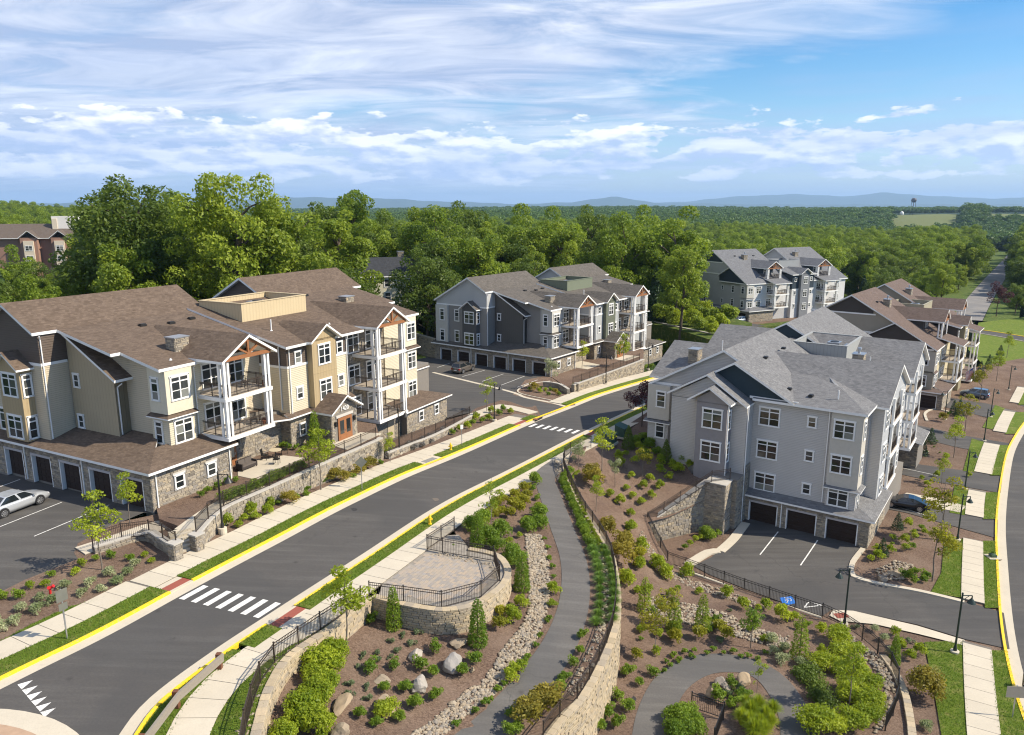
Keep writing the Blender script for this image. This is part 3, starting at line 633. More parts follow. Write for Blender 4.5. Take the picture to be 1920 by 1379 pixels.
# lawns and drives on the house side of that walk
for pl in (((1745, 1112), (1803, 1122), (1807, 1013), (1772, 1004), (1768, 1040), (1765, 1075)), ((1780, 962), (1809, 967), (1816, 919), (1790, 911)), ((1806, 884), (1828, 887), (1847, 830), (1822, 823)), ((1842, 802), (1861, 806), (1885, 767), (1866, 760))):
    region('lawn', S4, wr(pl), LAWN, .05, 3)
for pl in (((1665, 955), (1700, 962), (1780, 985), (1870, 1010), (1871, 975), (1800, 962), (1740, 950), (1680, 938)), ((1690, 890), (1760, 905), (1876, 925), (1880, 893), (1800, 882), (1700, 868)), ((1695, 815), (1790, 838), (1886, 858), (1893, 832), (1812, 818), (1712, 796), (1690, 800)), ((1745, 757), (1830, 778), (1912, 800), (1925, 777), (1850, 757), (1770, 745))):
    region('driveway', S4, wr(pl), ASPH, .02, 4)
for pl in (((1682, 935), (1740, 950), (1800, 962), (1812, 950), (1760, 936), (1700, 925)), ):
    region('footpath', S4, wr(pl), CONC, .06, 4)
for ps, w in ((((1596, 1072), (1600, 1082), (1640, 1094), (1725, 1110), (1808, 1130)), .22), (((1618, 1030), (1599, 1055), (1596, 1070)), .22), (((1398, 982), (1375, 1012), (1350, 1035)), .45), (((1350, 1035), (1328, 1037), (1290, 1060)), .45), (((1690, 880), (1662, 868), (1668, 850), (1700, 838), (1740, 848)), .2), (((1738, 790), (1735, 775), (1755, 768), (1800, 778)), .2)):
    strip('kerb', S4, catmull(flat(wr(ps)), .6), -w, w, CONC, .12, .15)
region('footpath', S4, wr(((1562, 1145), (1600, 1147), (1720, 1175), (1809, 1202), (1808, 1212), (1720, 1190), (1640, 1172), (1575, 1166), (1555, 1156))), CONC, .07, 3)
ns = strip('tactile_strip', S4, catmull(flat(wr(((1566, 1157), (1588, 1155)))), .5), -.35, .35, plain('brick_red_tile', (.27, .075, .05), .8), .085, .02)
for a, b in (((1459, 998), (1425, 1041)), ((1533, 1014), (1501, 1061))): pline(S4, a, b, .11, .04)
for a, b in (((1664, 946), (1740, 968)), ((1690, 878), (1760, 893)), ((1655, 950), (1660, 951))): pline(S4, a, b, .11, .04)
# accessible bay: blue square with a white wheelchair sign, and hatched aisle
bl = quadpaint('blue_bay_marking', S4, [(1462, 1122), (1484, 1119), (1493, 1132), (1469, 1137)], .04, plain('blue_road_paint', (.03, .16, .52), .6))
c0 = (P4(1462, 1122) + P4(1493, 1132)) / 2
def wheelchair(c, s, rz, parent):
    mb = MB(); n = 14
    def P(x, y): return (c.x + s * (x * math.cos(rz) - y * math.sin(rz)), c.y + s * (x * math.sin(rz) + y * math.cos(rz)), c.z + .052)
    for k in range(n):
        a0, a1 = math.pi * (.75 + 1.25 * k / n), math.pi * (.75 + 1.25 * (k + 1) / n)
        mb.poly([P(.36 * math.cos(a0), -.2 + .36 * math.sin(a0)), P(.27 * math.cos(a0), -.2 + .27 * math.sin(a0)), P(.27 * math.cos(a1), -.2 + .27 * math.sin(a1)), P(.36 * math.cos(a1), -.2 + .36 * math.sin(a1))])
    mb.poly([P(.08 * math.cos(k), .55 + .08 * math.sin(k)) for k in np.linspace(0, 6.28, 9)[:-1]])
    for x0, y0, x1, y1 in ((-.06, -.1, .04, .42), (.0, .12, .3, .2), (-.04, -.12, .32, -.03), (.26, -.42, .36, -.03), (.3, -.46, .5, -.38)): mb.poly([P(x0, y0), P(x1, y0), P(x1, y1), P(x0, y1)])
    mb.obj('wheelchair_sign', WPAINT, parent, fixn=True)
wheelchair(c0, .75, R(150), bl)
for a, b in (((1508, 1140), (1516, 1130)), ((1516, 1130), (1541, 1136)), ((1508, 1140), (1541, 1136))): pline(S4, a, b, .10, .04)
# ------------------------------------------------------------------ buildings
GLASS = M_glass(); STONE = M_stone()
MORTAR = plain('mortar', (.20, .18, .155), .95); BROWN_DOOR = M_wood('dark_garage_door', (.032, .019, .014)); DECK = plain('deck_boards', (.42, .36, .29), .8)
RUBBER = plain('roof_membrane', (.05, .055, .06), .9); GALV = plain('galvanised_metal', (.42, .43, .44), .4, .7, .5)
_wm = {}
def window_meshes(w, h, kind):
    k = (w, h, kind)
    if k in _wm: return _wm[k]
    c = .10; mb = MB(); d0, d1 = -.085, -.0
    for x0, x1, z0, z1 in ((-w / 2 - c, -w / 2, -.06, h + c), (w / 2, w / 2 + c, -.06, h + c), (-w / 2 - c - .04, w / 2 + c + .04, h, h + c + .05), (-w / 2 - c - .03, w / 2 + c + .03, -c, 0)): mb.box(x0, x1, d0, d1, z0, z1)
    nx = 2 if kind[0] == 'D' else 1; tr = 'T' in kind; zt = h * .79 if tr else h; zm = zt * .5
    b0, b1 = -.06, -.0
    panes = []
    for i in range(nx):
        x0 = -w / 2 + i * w / nx; x1 = x0 + w / nx; s = .045
        if i: mb.box(x0 - .055, x0 + .055, b0 - .015, b1, 0, h)
        for z in (0, h - s): mb.box(x0, x1, b0, b1, z, z + s)
        mb.box(x0, x1, b0, b1, zm - .03, zm + .03)
        for xx in (x0, x1 - s): mb.box(xx, xx + s, b0, b1, 0, h)
        rows = [(s, zm - .03), (zm + .03, zt - (.04 if tr else s))]
        if tr: mb.box(x0, x1, b0 - .01, b1, zt - .05, zt + .05); rows.append((zt + .05, h - s))
        for z0, z1 in rows: panes.append((x0 + s, x1 - s, z0, z1))
    fr = mb.mesh('window', WHITE); pm = []
    for x0, x1, z0, z1 in panes:
        q = MB(); q.box(x0, x1, -.035, -.012, z0, z1); pm.append(q.mesh('pane', GLASS))
    _wm[k] = (fr, pm); return _wm[k]
ROT = {'u-': -math.pi / 2, 'u+': math.pi / 2, 'v-': 0.0, 'v+': math.pi}
_rm = {}
class Bld:
    def __init__(s, F, name, label, cat='apartment building', group=None, seed=1):
        s.F = F; s.e = empty(name, F.o, F.rz, label, cat, group); s.rnd = random.Random(seed); s.stones = MB(); s.lod = 0
    def box(s, name, u0, u1, v0, v1, z0, z1, mat, parent=None): return MB().box(u0, u1, v0, v1, z0, z1).obj(name, mat, parent or s.e)
    def wall(s, foot, z0, z1, mat, name='wall'): return MB().prism(foot, z0, z1).obj(name, mat, s.e, fixn=True)
    def rect(s, u0, u1, v0, v1, z0, z1, mat, name='wall'): return s.box(name, u0, u1, v0, v1, z0, z1, mat)
    def prof(s, u0, u1, vz, z0, mat, name='wall'):
        """wall block under a roof profile: vz = [(v, ztop)...]"""
        for (a, za), (b, zb) in zip(vz, vz[1:]): s.wall([(u0, a), (u1, a), (u1, b), (u0, b)], z0, [za, za, zb, zb], mat, name)
    def profu(s, v0, v1, uz, z0, mat, name='wall'):
        for (a, za), (b, zb) in zip(uz, uz[1:]): s.wall([(a, v0), (a, v1), (b, v1), (b, v0)], z0, [za, za, zb, zb], mat, name)
    def roof(s, pts, mat, th=.24, name='roof'):
        mb = MB(); n = len(pts); A = sum(pts[i][0] * pts[(i + 1) % n][1] - pts[(i + 1) % n][0] * pts[i][1] for i in range(n))
        if A < 0: pts = pts[::-1]
        b = 0; mb.v = [tuple(p) for p in pts] + [(p[0], p[1], p[2] - th) for p in pts]
        mb.face(range(n)); mb.cur = 1; mb.face([n + i for i in range(n)][::-1])
        for i in range(n): j = (i + 1) % n; mb.face((i, n + i, n + j, j))
        o = mb.obj(name, [mat, WHITE], s.e); return o
    def slope_v(s, u0, u1, v0, z0, v1, z1, mat, th=.24): return s.roof([(u0, v0, z0), (u1, v0, z0), (u1, v1, z1), (u0, v1, z1)], mat, th)
    def slope_u(s, v0, v1, u0, z0, u1, z1, mat, th=.24): return s.roof([(u0, v0, z0), (u0, v1, z0), (u1, v1, z1), (u1, v0, z1)], mat, th)
    def gable_u(s, uc, hw, ze, zr, v0, v1, mat, th=.22):
        """ridge runs along v"""
        s.slope_u(v0, v1, uc - hw, ze, uc, zr, mat, th); s.slope_u(v0, v1, uc, zr, uc + hw, ze, mat, th)
    def gable_v(s, vc, hw, ze, zr, u0, u1, mat, th=.22):
        s.slope_v(u0, u1, vc - hw, ze, vc, zr, mat, th); s.slope_v(u0, u1, vc, zr, vc + hw, ze, mat, th)
    def win(s, u, v, z, face, w=1.75, h=1.8, kind='DT'):
        fr, pm = window_meshes(w, h, kind); o = link('window', fr, s.e); o.location = (u, v, z); o.rotation_euler = (0, 0, ROT[face])
        for p in pm: link('pane', p, o)
        return o
    def garage(s, u, v, z, face, w=2.6, h=2.2):
        k = ('g', w, h)
        if k not in _rm:
            fr = MB()
            for x0, x1, z0, z1 in ((-w / 2 - .12, -w / 2, 0, h + .12), (w / 2, w / 2 + .12, 0, h + .12), (-w / 2, w / 2, h, h + .12)): fr.box(x0, x1, -.06, .0, z0, z1)
            pm = []
            for i in range(4):
                q = MB(); z0, z1 = i * h / 4 + .008, (i + 1) * h / 4 - .008; q.box(-w / 2, w / 2, -.03, -.004, z0, z1)
                for j in range(4): x0 = -w / 2 + (j + .5) * w / 4; q.box(x0 - w / 8 + .07, x0 + w / 8 - .07, -.05, -.03, z0 + .08, z1 - .08)
                pm.append(q.mesh('panel', BROWN_DOOR))
            _rm[k] = (fr.mesh('garage_door', WHITE), pm)
        fr, pm = _rm[k]; o = link('garage_door', fr, s.e); o.location = (u, v, z); o.rotation_euler = (0, 0, ROT[face])
        for p in pm: link('panel', p, o)
        return o
    def stone(s, face, plane, a0, a1, z0, z1, holes=(), big=1.0):
        """random coursed stones standing proud of a wall face; z1 may be a function of a"""
        mb = s.stones; rnd = s.rnd; z = z0; zt = z1 if callable(z1) else (lambda a: z1); zmax = max(zt(a0), zt(a1))
        sg = -1 if face[1] == '-' else 1
        while z < zmax - .05:
            h = rnd.choice((.11, .14, .17, .22)) * big; a = a0 - rnd.random() * .3
            while a < a1 - .03:
                w = rnd.uniform(.2, .56) * big; b0, b1 = max(a, a0) + .01, min(a + w, a1) - .01; top = min(z + h, zt((b0 + b1) / 2)) - .01
                a += w
                if b1 - b0 < .06 or top - z < .05: continue
                if any(b1 > hh[0] and b0 < hh[1] and top > hh[2] and z < hh[3] for hh in holes): continue
                d = plane + sg * rnd.uniform(.018, .05); mb.col = rnd.random(); e = .012
                P = [(b0, z + .01), (b1, z + .01), (b1, top), (b0, top)]; Q = [(b0 + e, z + .01 + e), (b1 - e, z + .01 + e), (b1 - e, top - e), (b0 + e, top - e)]
                mk = (lambda q, t: (t, q[0], q[1])) if face[0] == 'u' else (lambda q, t: (q[0], t, q[1]))
                k = len(mb.v); mb.v.extend([mk(q, plane) for q in P] + [mk(q, d) for q in Q])
                fs = [(k + 4, k + 5, k + 6, k + 7)] + [(k + i, k + (i + 1) % 4, k + 4 + (i + 1) % 4, k + 4 + i) for i in range(4)]
                flip = (face in ('u-', 'v+'))
                for f in fs: mb.face(f[::-1] if flip else f)
            z += h
    def end_stones(s):
        if s.stones.v:
            o = s.stones.obj('stone_veneer', STONE, s.e, col=True); o['kind'] = 'stuff'
    def rail(s, p, q, h=1.05, mat=BRONZE, pick=.13):
        """one balcony railing between two points"""
        mb = MB(); p = Vector(p); q = Vector(q); L = (q - p).length
        for z in (h, h - .1, .1): mb.bar(p + Vector((0, 0, z)), q + Vector((0, 0, z)), .045, .045)
        o = mb.obj('railing', mat, s.e); n = max(2, int(L / pick)); pk = MB()
        for i in range(1, n): c = p.lerp(q, i / n); pk.box(c.x - .01, c.x + .01, c.y - .01, c.y + .01, c.z + .1, c.z + h, skip=(0, 1))
        pk.obj('picket', mat, o)['kind'] = 'stuff'
        for i in range(1, int(L / 1.6) + 1):
            c = p.lerp(q, i / (int(L / 1.6) + 1)); MB().box(c.x - .03, c.x + .03, c.y - .03, c.y + .03, c.z, c.z + h + .04).obj('rail_post', mat, o)
    def balcony(s, u0, u1, vf, vb, decks, ztop, th=.34, posts=True, zbase=None, us=None):
        for z in decks:
            d = s.box('balcony_deck', u0 - .1, u1 + .1, vf - .1, vb, z - th, z - .03, WHITE); s.box('deck_floor', u0, u1, vf, vb, z - .029, z + .01, DECK, d)
            s.rail((u0 + .1, vf + .08, z), (u1 - .1, vf + .08, z)); s.rail((u0 + .08, vf + .15, z), (u0 + .08, vb - .1, z)); s.rail((u1 - .08, vf + .15, z), (u1 - .08, vb - .1, z))
        zs = list(decks) + [ztop]
        for a, b in zip(zs, zs[1:]):
            for u in (us or (u0 + .1, u1 - .1)):
                for dv in (.1, .62): s.box('post', u - .11, u + .11, vf + dv - .11, vf + dv + .11, a, b - (th if b != ztop else 0), WHITE)
                s.box('post', u + (-.11 if u > (u0 + u1) / 2 else .11) * 3.6 - .1, u + (-.11 if u > (u0 + u1) / 2 else .11) * 3.6 + .1, vf, vf + .2, a, b - (th if b != ztop else 0), WHITE)
    def truss(s, uc, hw, ze, zr, v):
        t = MB(); t.bar((uc - hw + .25, v, ze + .05), (uc + hw - .25, v, ze + .05), .18, .3); o = t.obj('timber_truss', CEDAR, s.e)
        k = MB(); k.bar((uc, v, ze + .2), (uc, v, zr - .15), .18, .18, (0, 1, 0)); k.obj('king_post', CEDAR, o)
        for sg in (-1, 1): b = MB(); b.bar((uc + sg * .08, v, ze + .25), (uc + sg * hw * .42, v, ze + (zr - ze) * .52), .15, .17, (0, 1, 0)); b.obj('brace', CEDAR, o)
        for sg in (-1, 1): b = MB(); b.bar((uc + sg * (hw - .2), v, ze + .12), (uc, v, zr - .2), .16, .2, (0, 1, 0)); b.obj('rafter', CEDAR, o)
    def spout(s, pts, r=.055): 
        mb = MB()
        for a, b in zip(pts, pts[1:]): mb.bar(a, b, .09, .075)
        mb.obj('downspout', WHITE, s.e)
    def vent(s, u, v, z): MB().box(u - .3, u + .3, v - .22, v + .22, z, z + .16).box(u - .24, u + .24, v - .17, v + .17, z + .16, z + .22).obj('roof_vent', BLACKM, s.e)
    def pipe(s, u, v, z, h=.9): MB().tube((u, v, z - .1), (u, v, z + h), .06).tube((u, v, z), (u, v, z + .06), .14, .08).obj('vent_pipe', WHITE, s.e)
    def chimney(s, u, v, z, top, w=.75, flue=True):
        o = s.box('chimney', u - w, u + w, v - w * .8, v + w * .8, z - .6, top, MORTAR)
        s.stone('u-', u - w, v - w * .8, v + w * .8, z - .4, top); s.stone('v-', v - w * .8, u - w, u + w, z - .4, top)
        s.box('chimney_cap', u - w - .08, u + w + .08, v - w * .8 - .08, v + w * .8 + .08, top, top + .09, GALV, o)
        if flue: MB().tube((u, v, top), (u, v, top + .55), .14).tube((u, v, top + .55), (u, v, top + .75), .24, .2).obj('flue', GALV, o)
    def well(s, u0, u1, v0, v1, zb, zt, mat, units=2):
        """open mechanical well on the roof with its condenser units"""
        t = .18
        w = s.box('mechanical_screen', u0, u1, v0, v0 + t, zb, zt, mat); s.box('mechanical_screen', u0, u1, v1 - t, v1, zb, zt, mat); s.box('mechanical_screen', u0, u0 + t, v0 + t, v1 - t, zb, zt, mat); s.box('mechanical_screen', u1 - t, u1, v0 + t, v1 - t, zb, zt, mat)
        s.box('well_floor', u0 + t, u1 - t, v0 + t, v1 - t, zt - 2.1, zt - 1.9, RUBBER, w)
        for a, b, c, d in ((u0 - .06, u1 + .06, v0 - .06, v0 + t + .06), (u0 - .06, u1 + .06, v1 - t - .06, v1 + .06), (u0 - .06, u0 + t + .06, v0 + t + .06, v1 - t - .06), (u1 - t - .06, u1 + .06, v0 + t + .06, v1 - t - .06)): s.box('coping', a, b, c, d, zt, zt + .07, mat, w)
        for i in range(units):
            un = s.box('condenser_unit', u0 + 1.0 + i * 2.4, u0 + 2.8 + i * 2.4, v0 + 1.6, v0 + 3.0, zt - 1.9, zt - .35 + .1 * i, GALV)
            MB().tube((u0 + 1.9 + i * 2.4, v0 + 2.3, zt - .35 + .1 * i), (u0 + 1.9 + i * 2.4, v0 + 2.3, zt - .28 + .1 * i), .5, n=14).obj('fan_guard', BLACKM, un)
        for i in range(5): MB().tube((u0 + 1.2 + i * .6, v0 + .7, zt - 1.3), (u0 + 1.2 + i * .6, v0 + .7, zt - .25), .2, n=10).obj('condenser', GALV, s.e)
    def garage_wall(s, u, v0, v1, z0, zt, doors, dw=2.5, dh=2.2, rec=.36):
        """garage end wall facing -u: stone piers and header standing in front of recessed doors"""
        ds = sorted(doors); a = v0
        for d in ds + [None]:
            b = (d - dw / 2 - .1) if d is not None else v1
            s.rect(u, u + rec, a, b, z0 - .5, zt, MORTAR, 'pier'); s.stone('u-', u, a, b, z0, zt)
            if d is not None:
                s.rect(u + .002, u + rec, b, d + dw / 2 + .1, z0 + dh + .12, zt, MORTAR, 'lintel'); s.stone('u-', u + .002, b, d + dw / 2 + .1, z0 + dh + .34, zt)
                s.box('lintel_trim', u - .03, u + .1, b - .06, d + dw / 2 + .16, z0 + dh + .12, z0 + dh + .32, plain('grey_lintel', (.42, .40, .40), .7))
                for e0, e1 in ((b - .001, b + .1), (d + dw / 2, d + dw / 2 + .101)): s.rect(u - .02, u + rec - .05, e0, e1, z0 - .1, z0 + dh + .12, WHITE, 'door_jamb')
                s.garage(u + rec - .01, d, z0, 'u-', dw, dh); a = d + dw / 2 + .1
    def panelbox(s, u0, u1, v0, v1, z0, z1, mat): return s.rect(u0, u1, v0, v1, z0, z1, mat, 'bay')

def lit_door(b, u, v, z, w=1.0, h=2.25, face='v-', double=False):
    o = MB().box(-w / 2 - .08, w / 2 + .08, -.05, 0, 0, h + .1).obj('door', CEDAR, b.e); o.location = (u, v, z); o.rotation_euler = (0, 0, ROT[face])
    for i in range(2 if double else 1):
        ww = w / (2 if double else 1); x0 = -w / 2 + i * ww
        MB().box(x0 + .18, x0 + ww - .18, -.065, -.05, .75, h - .2).obj('pane', GLASS, o)
        MB().box(x0 + .15, x0 + ww - .15, -.062, -.05, .15, .6).obj('door_panel', CEDAR, o)
    MB().box(w / 2 - .12 if not double else -.05, w / 2 - .08 if not double else -.01, -.10, -.05, .95, 1.15).obj('door_handle', GALV, o); return o
def wall_lamp(b, u, v, z):
    o = MB().box(u - .1, u + .1, v - .2, v - .02, z, z + .4).box(u - .13, u + .13, v - .23, v, z + .4, z + .46).obj('wall_lantern', BLACKM, b.e)

def apartment_gentle(F, name, label, c, seed, number=None):
    """three storeys, garages at the near end, shallow front roof under a steep ridge"""
    b = Bld(F, name, label, seed=seed); SH = c['roof']; sid, sid2, dark, bat, pan, up = c['sid'], c['sid2'], c['dark'], c['bat'], c['pan'], c['up']
    CR, RV, RZ, BV = 13.0, 16.9, 14.75, 24.4
    zr = lambda v: 10.1 + .2245 * (v - 2) if v <= CR else (12.57 + .56 * (v - CR) if v <= RV else RZ - .56 * (v - RV))
    # ---- ground floor
    b.rect(.36, 7.7, .02, 24.2, -.6, 3.0, MORTAR, 'garage_block'); b.garage_wall(0.0, 0.0, 24.2, -.25, 3.0, c['doors'])
    b.stone('v-', .02, 0, 7.7, -.3, 3.0, holes=((1.9, 3.0, .9, 2.1), (5.0, 6.1, .9, 2.1)))
    for u in (2.45, 5.55): b.win(u, 0.0, 1.0, 'v-', .75, 1.0, 'S'); b.box('window_head', u - .6, u + .6, -.07, .02, 2.12, 2.3, plain('cast_stone', (.5, .47, .42), .8))
    b.rect(7.7, 15.9, 2.42, 24.2, -1, 3.6, MORTAR, 'ground_wall'); b.stone('v-', 2.42, 12.6, 15.9, -.1, 3.4); b.stone('v-', 2.42, 7.7, 12.6, -.1, 3.6, holes=((7.75, 9.0, -.1, 2.5), (9.25, 10.3, -.1, 2.45)))
    b.win(8.4, 2.4, .25, 'v-', 1.1, 2.0, 'S'); lit_door(b, 9.75, 2.38, .05); wall_lamp(b, 10.55, 2.4, 1.9)
    b.rect(15.9, 24.4, 1.15, 24.2, -3.6, 3.45, MORTAR, 'ground_wall'); b.stone('v-', 1.15, 15.9, 24.4, -.6, 3.4, holes=((17.0, 17.9, .9, 2.2),)); b.stone('u-', 15.9, 1.15, 2.6, -.3, 3.4); b.win(17.45, 1.12, 1.0, 'v-', .75, 1.1, 'S')
    b.rect(24.4, 41.6, 2.6, 24.2, -3.8, 3.5, MORTAR, 'ground_wall'); b.stone('v-', 2.6, 24.4, 33.0, -2.6, 10.0, holes=tuple((uu - 1.1, uu + 1.1, zz - .2, zz + 2.2) for uu in (27.2, 30.2) for zz in (.3, 3.8, 7.3)))
    b.rect(26.8, 33.0, .9, 2.7, -3.8, -.3, MORTAR, 'ground_wall'); b.stone('v-', .9, 26.8, 33.0, -3.4, -.4, holes=((30.4, 31.8, -3.4, -1.0),)); b.box('service_door', 30.5, 31.7, .84, .9, -3.3, -1.1, plain('tan_door', (.45, .37, .25), .6))
    # low wing at the far end, one level down
    b.rect(33.0, 41.6, .02, 8, -4.0, -.35, MORTAR, 'garage_block'); b.stone('v-', .02, 33.0, 41.6, -3.4, -.4, holes=((35.3, 36.5, -2.3, -.9), (38.6, 39.8, -2.3, -.9)))
    for u in (35.9, 39.2): b.win(u, 0.0, -2.15, 'v-', .75, 1.05, 'S')
    b.roof([(32.4, -.45, -.35), (42.2, -.45, -.35), (39.3, 2.7, .45), (32.4, 2.7, .45)], SH, .16)
    b.roof([(42.2, -.45, -.35), (42.2, 22, -.35), (39.3, 22, .45), (39.3, 2.7, .45)], SH, .16)
    # ---- skirt roof over the garages
    b.roof([(-.5, -.5, 3.12), (8.05, -.5, 3.12), (8.05, 2.5, 3.87), (2.5, 2.5, 3.87)], SH, .2)
    b.roof([(-.5, -.5, 3.12), (2.5, 2.5, 3.87), (4.1, 4.1, 4.27), (4.1, 24.7, 4.27), (-.5, 24.7, 3.12)], SH, .2)
    b.spout([(.35, -.08, 3.0), (.35, -.08, .0)]); b.spout([(7.4, -.08, 3.0), (7.4, -.08, .0)])
    for v in (c['doors'][2] - 1.75, c['doors'][4] - 1.75): b.spout([(-.42, v, 3.0), (-.08, v, 2.7), (-.08, v, -.2)])
    b.roof([(15.3, .55, 3.2), (24.9, .55, 3.2), (24.9, 1.3, 3.55), (15.3, 1.3, 3.55)], SH, .15); b.roof([(12.2, 2.0, 3.35), (15.3, .55, 3.2), (15.3, 4.8, 3.7), (12.2, 4.8, 3.7)], SH, .15)
    # ---- upper walls, left wing
    b.prof(4.0, 12.2, [(2.42, zr(2.42) - .12), (4.6, zr(4.6) - .12)], 3.3, sid2); b.prof(4.0, 15.9, [(4.6, zr(4.6) - .12), (CR, zr(CR) - .12)], 3.3, sid)
    b.prof(4.0, 15.9, [(CR, zr(CR) - .12), (RV, RZ - .12), (BV - .2, zr(BV) - .02)], 3.3, sid)
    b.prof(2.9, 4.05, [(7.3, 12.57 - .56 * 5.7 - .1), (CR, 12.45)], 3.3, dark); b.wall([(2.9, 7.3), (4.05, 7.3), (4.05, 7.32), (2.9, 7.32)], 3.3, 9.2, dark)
    # gabled end with its bay
    b.prof(.7, 4.0, [(CR + .15, 9.8), (BV - .2, 9.8)], 3.1, sid); b.prof(.7, 4.0, [(CR + .15, zr(CR) - .1), (RV, RZ - .12), (BV - .2, zr(BV) - .02)], 9.8, up)
    b.box('trim_band', .66, .71, CR + .1, BV - .2, 9.72, 9.95, WHITE); b.box('trim_band', .66, 2.9, CR + .09, CR + .16, 9.72, 9.95, WHITE)
    b1 = c['bay1']; b.rect(-.3, .7, 14.65, 17.6, 3.3, 9.6, b1, 'bay')
    b.wall([(-.3, 14.65), (.7, 14.65), (.7, 16.1), (-.3, 16.1)], 9.6, [9.6, 9.6, 10.65, 10.65], b1); b.wall([(-.3, 16.1), (.7, 16.1), (.7, 17.6), (-.3, 17.6)], 9.6, [10.65, 10.65, 9.6, 9.6], b1)
    b.gable_v(16.12, 1.95, 9.55, 10.9, -.75, .75, SH, .16)
    for z in (7.15, 3.55):
        b.win(-.3, 16.1, z, 'u-', 1.85, 1.85, 'DT'); b.win(.25, 14.65, z, 'v-', .62, 1.8, 'ST'); b.win(.7, 19.6, z, 'u-', .85, 1.85, 'ST'); b.win(.3, 22.6, z, 'u-', .85, 1.85, 'ST')
    b.rect(.3, .7, 21.4, 24.1, 3.3, 9.7, pan, 'bay')
    for z in (7.65, 4.1): b.win(2.9, 12.2, z, 'u-', .62, 1.05, 'S')
    # corner bay
    b.rect(3.6, 6.15, 2.05, 4.1, 6.3, 9.98, pan, 'bay'); b.rect(3.6, 6.15, 2.05, 4.1, 3.3, 6.05, sid2, 'bay'); b.roof([(3.25, 1.7, 6.05), (6.3, 1.7, 6.05), (6.3, 2.4, 6.32), (3.9, 2.4, 6.32)], SH, .1); b.roof([(3.25, 1.7, 6.05), (3.9, 2.4, 6.32), (3.9, 4.3, 6.32), (3.25, 4.3, 6.05)], SH, .1)
    for z in (7.4, 3.82): b.win(4.9, 2.05, z, 'v-', 1.6, 1.82, 'DT'); b.win(3.6, 3.3, z, 'u-', .72, 1.75, 'ST')
    for z in (3.9, 7.3): b.win(8.3, 2.42, z + .2, 'v-', 1.7, 2.1, 'DT'); b.win(10.9, 2.42, z + .2, 'v-', 1.7, 2.1, 'DT')
    b.rect(9.2, 10.0, 1.95, 2.45, 3.85, 10.4, MORTAR, 'chimney_breast'); b.stone('v-', 1.95, 9.2, 10.0, 3.9, 10.3)
    b.spout([(6.55, 2.0, 9.9), (6.6, 2.34, 9.6), (6.6, 2.34, 3.9)])
    # ---- main roofs: front shallow plane, steep ridge behind
    b.roof([(3.1, 2.0, 10.1), (12.7, 2.0, 10.1), (12.7, 6.4, zr(6.4)), (3.1, 6.4, zr(6.4))], SH); b.roof([(2.25, 6.4, zr(6.4)), (12.7, 6.4, zr(6.4)), (12.7, CR, 12.57), (2.25, CR, 12.57)], SH)
    b.roof([(12.7, 4.1, zr(4.1)), (16.4, 4.1, zr(4.1)), (16.4, CR, 12.57), (12.7, CR, 12.57)], SH)
    b.slope_v(.2, 17.4, CR - .02, 12.56, RV, RZ, SH); b.slope_v(.2, 17.4, RV, RZ, BV, zr(BV), SH)
    b.roof([(2.35, 6.45, 12.57 - .56 * 6.55), (4.1, 6.45, 12.57 - .56 * 6.55), (4.1, CR, 12.57), (2.35, CR, 12.57)], SH, .22)
    b.spout([(.75, CR - .05, 12.2), (.85, CR + .08, 11.9), (.85, CR + .08, 3.5)]); b.spout([(3.0, 6.5, 8.5), (3.1, 7.24, 8.1), (3.1, 7.24, 4.1)])
    # ---- left balcony tower
    b.balcony(6.95, 11.95, -.7, 2.42, (3.88, 7.22), 10.2); b.gable_u(9.62, 3.0, 10.32, 12.15, -1.05, 10.4, SH); b.truss(9.62, 2.7, 10.3, 11.95, -.75)
    b.profu(2.42, 4.5, [(7.0, 10.5), (9.62, 11.9), (12.2, 10.5)], 9.9, sid2)
    # ---- centre block
    zc = lambda v: 9.97 + .2245 * (v - .55)
    b.prof(15.9, 24.4, [(1.12, 7.85), (6, 7.85)], 3.3, sid2); b.prof(15.92, 24.38, [(1.14, zc(1.14) - .12), (14, zc(14) - .14)], 7.85, up)
    b.box('trim_band', 15.86, 24.44, 1.07, 1.13, 7.76, 7.98, WHITE); b.box('trim_band', 15.85, 15.91, 1.07, 4.7, 7.76, 7.98, WHITE)
    b.rect(18.6, 22.0, .45, 1.2, 3.4, 10.1, bat, 'bay'); b.profu(.45, 1.2, [(18.6, 10.05), (20.3, 11.05), (22.0, 10.05)], 9.9, bat); b.box('seam', 18.58, 22.02, .43, .5, 6.75, 6.83, bat)
    b.gable_u(20.3, 2.25, 10.02, 11.5, -.05, 5.6, SH, .2)
    for z in (7.6, 4.1): b.win(20.25, .45, z, 'v-', 1.55, 1.85, 'DT')
    for z in (8.1, 4.65): b.win(17.35, 1.12, z, 'v-', .72, 1.05, 'S'); b.win(23.3, 1.12, z, 'v-', .72, 1.05, 'S')
    b.roof([(15.35, .55, 9.97), (26.6, .55, 9.97), (26.6, 13.2, zc(13.2)), (15.35, 13.2, zc(13.2))], SH)
    b.spout([(16.05, .7, 9.8), (16.15, 1.05, 9.5), (16.15, 1.05, 3.3)]); b.spout([(15.82, 2.0, 9.8), (15.82, 2.0, 3.7)]); b.spout([(24.3, .7, 9.8), (24.3, 1.05, 9.5), (24.3, 1.05, 3.3)])
    b.well(17.0, 25.9, 7.6, 13.4, 10.8, 13.3, c['well'])
    # porch
    b.rect(18.65, 22.4, -1.45, 1.15, -1.5, 3.2, MORTAR, 'porch'); b.stone('v-', -1.45, 18.65, 22.4, -.1, lambda a: 3.15 + 1.15 * (1 - abs(a - 20.5) / 1.9), holes=((19.2, 21.8, -.1, 2.75),)); b.stone('u-', 18.65, -1.45, 1.1, -.3, 3.1)
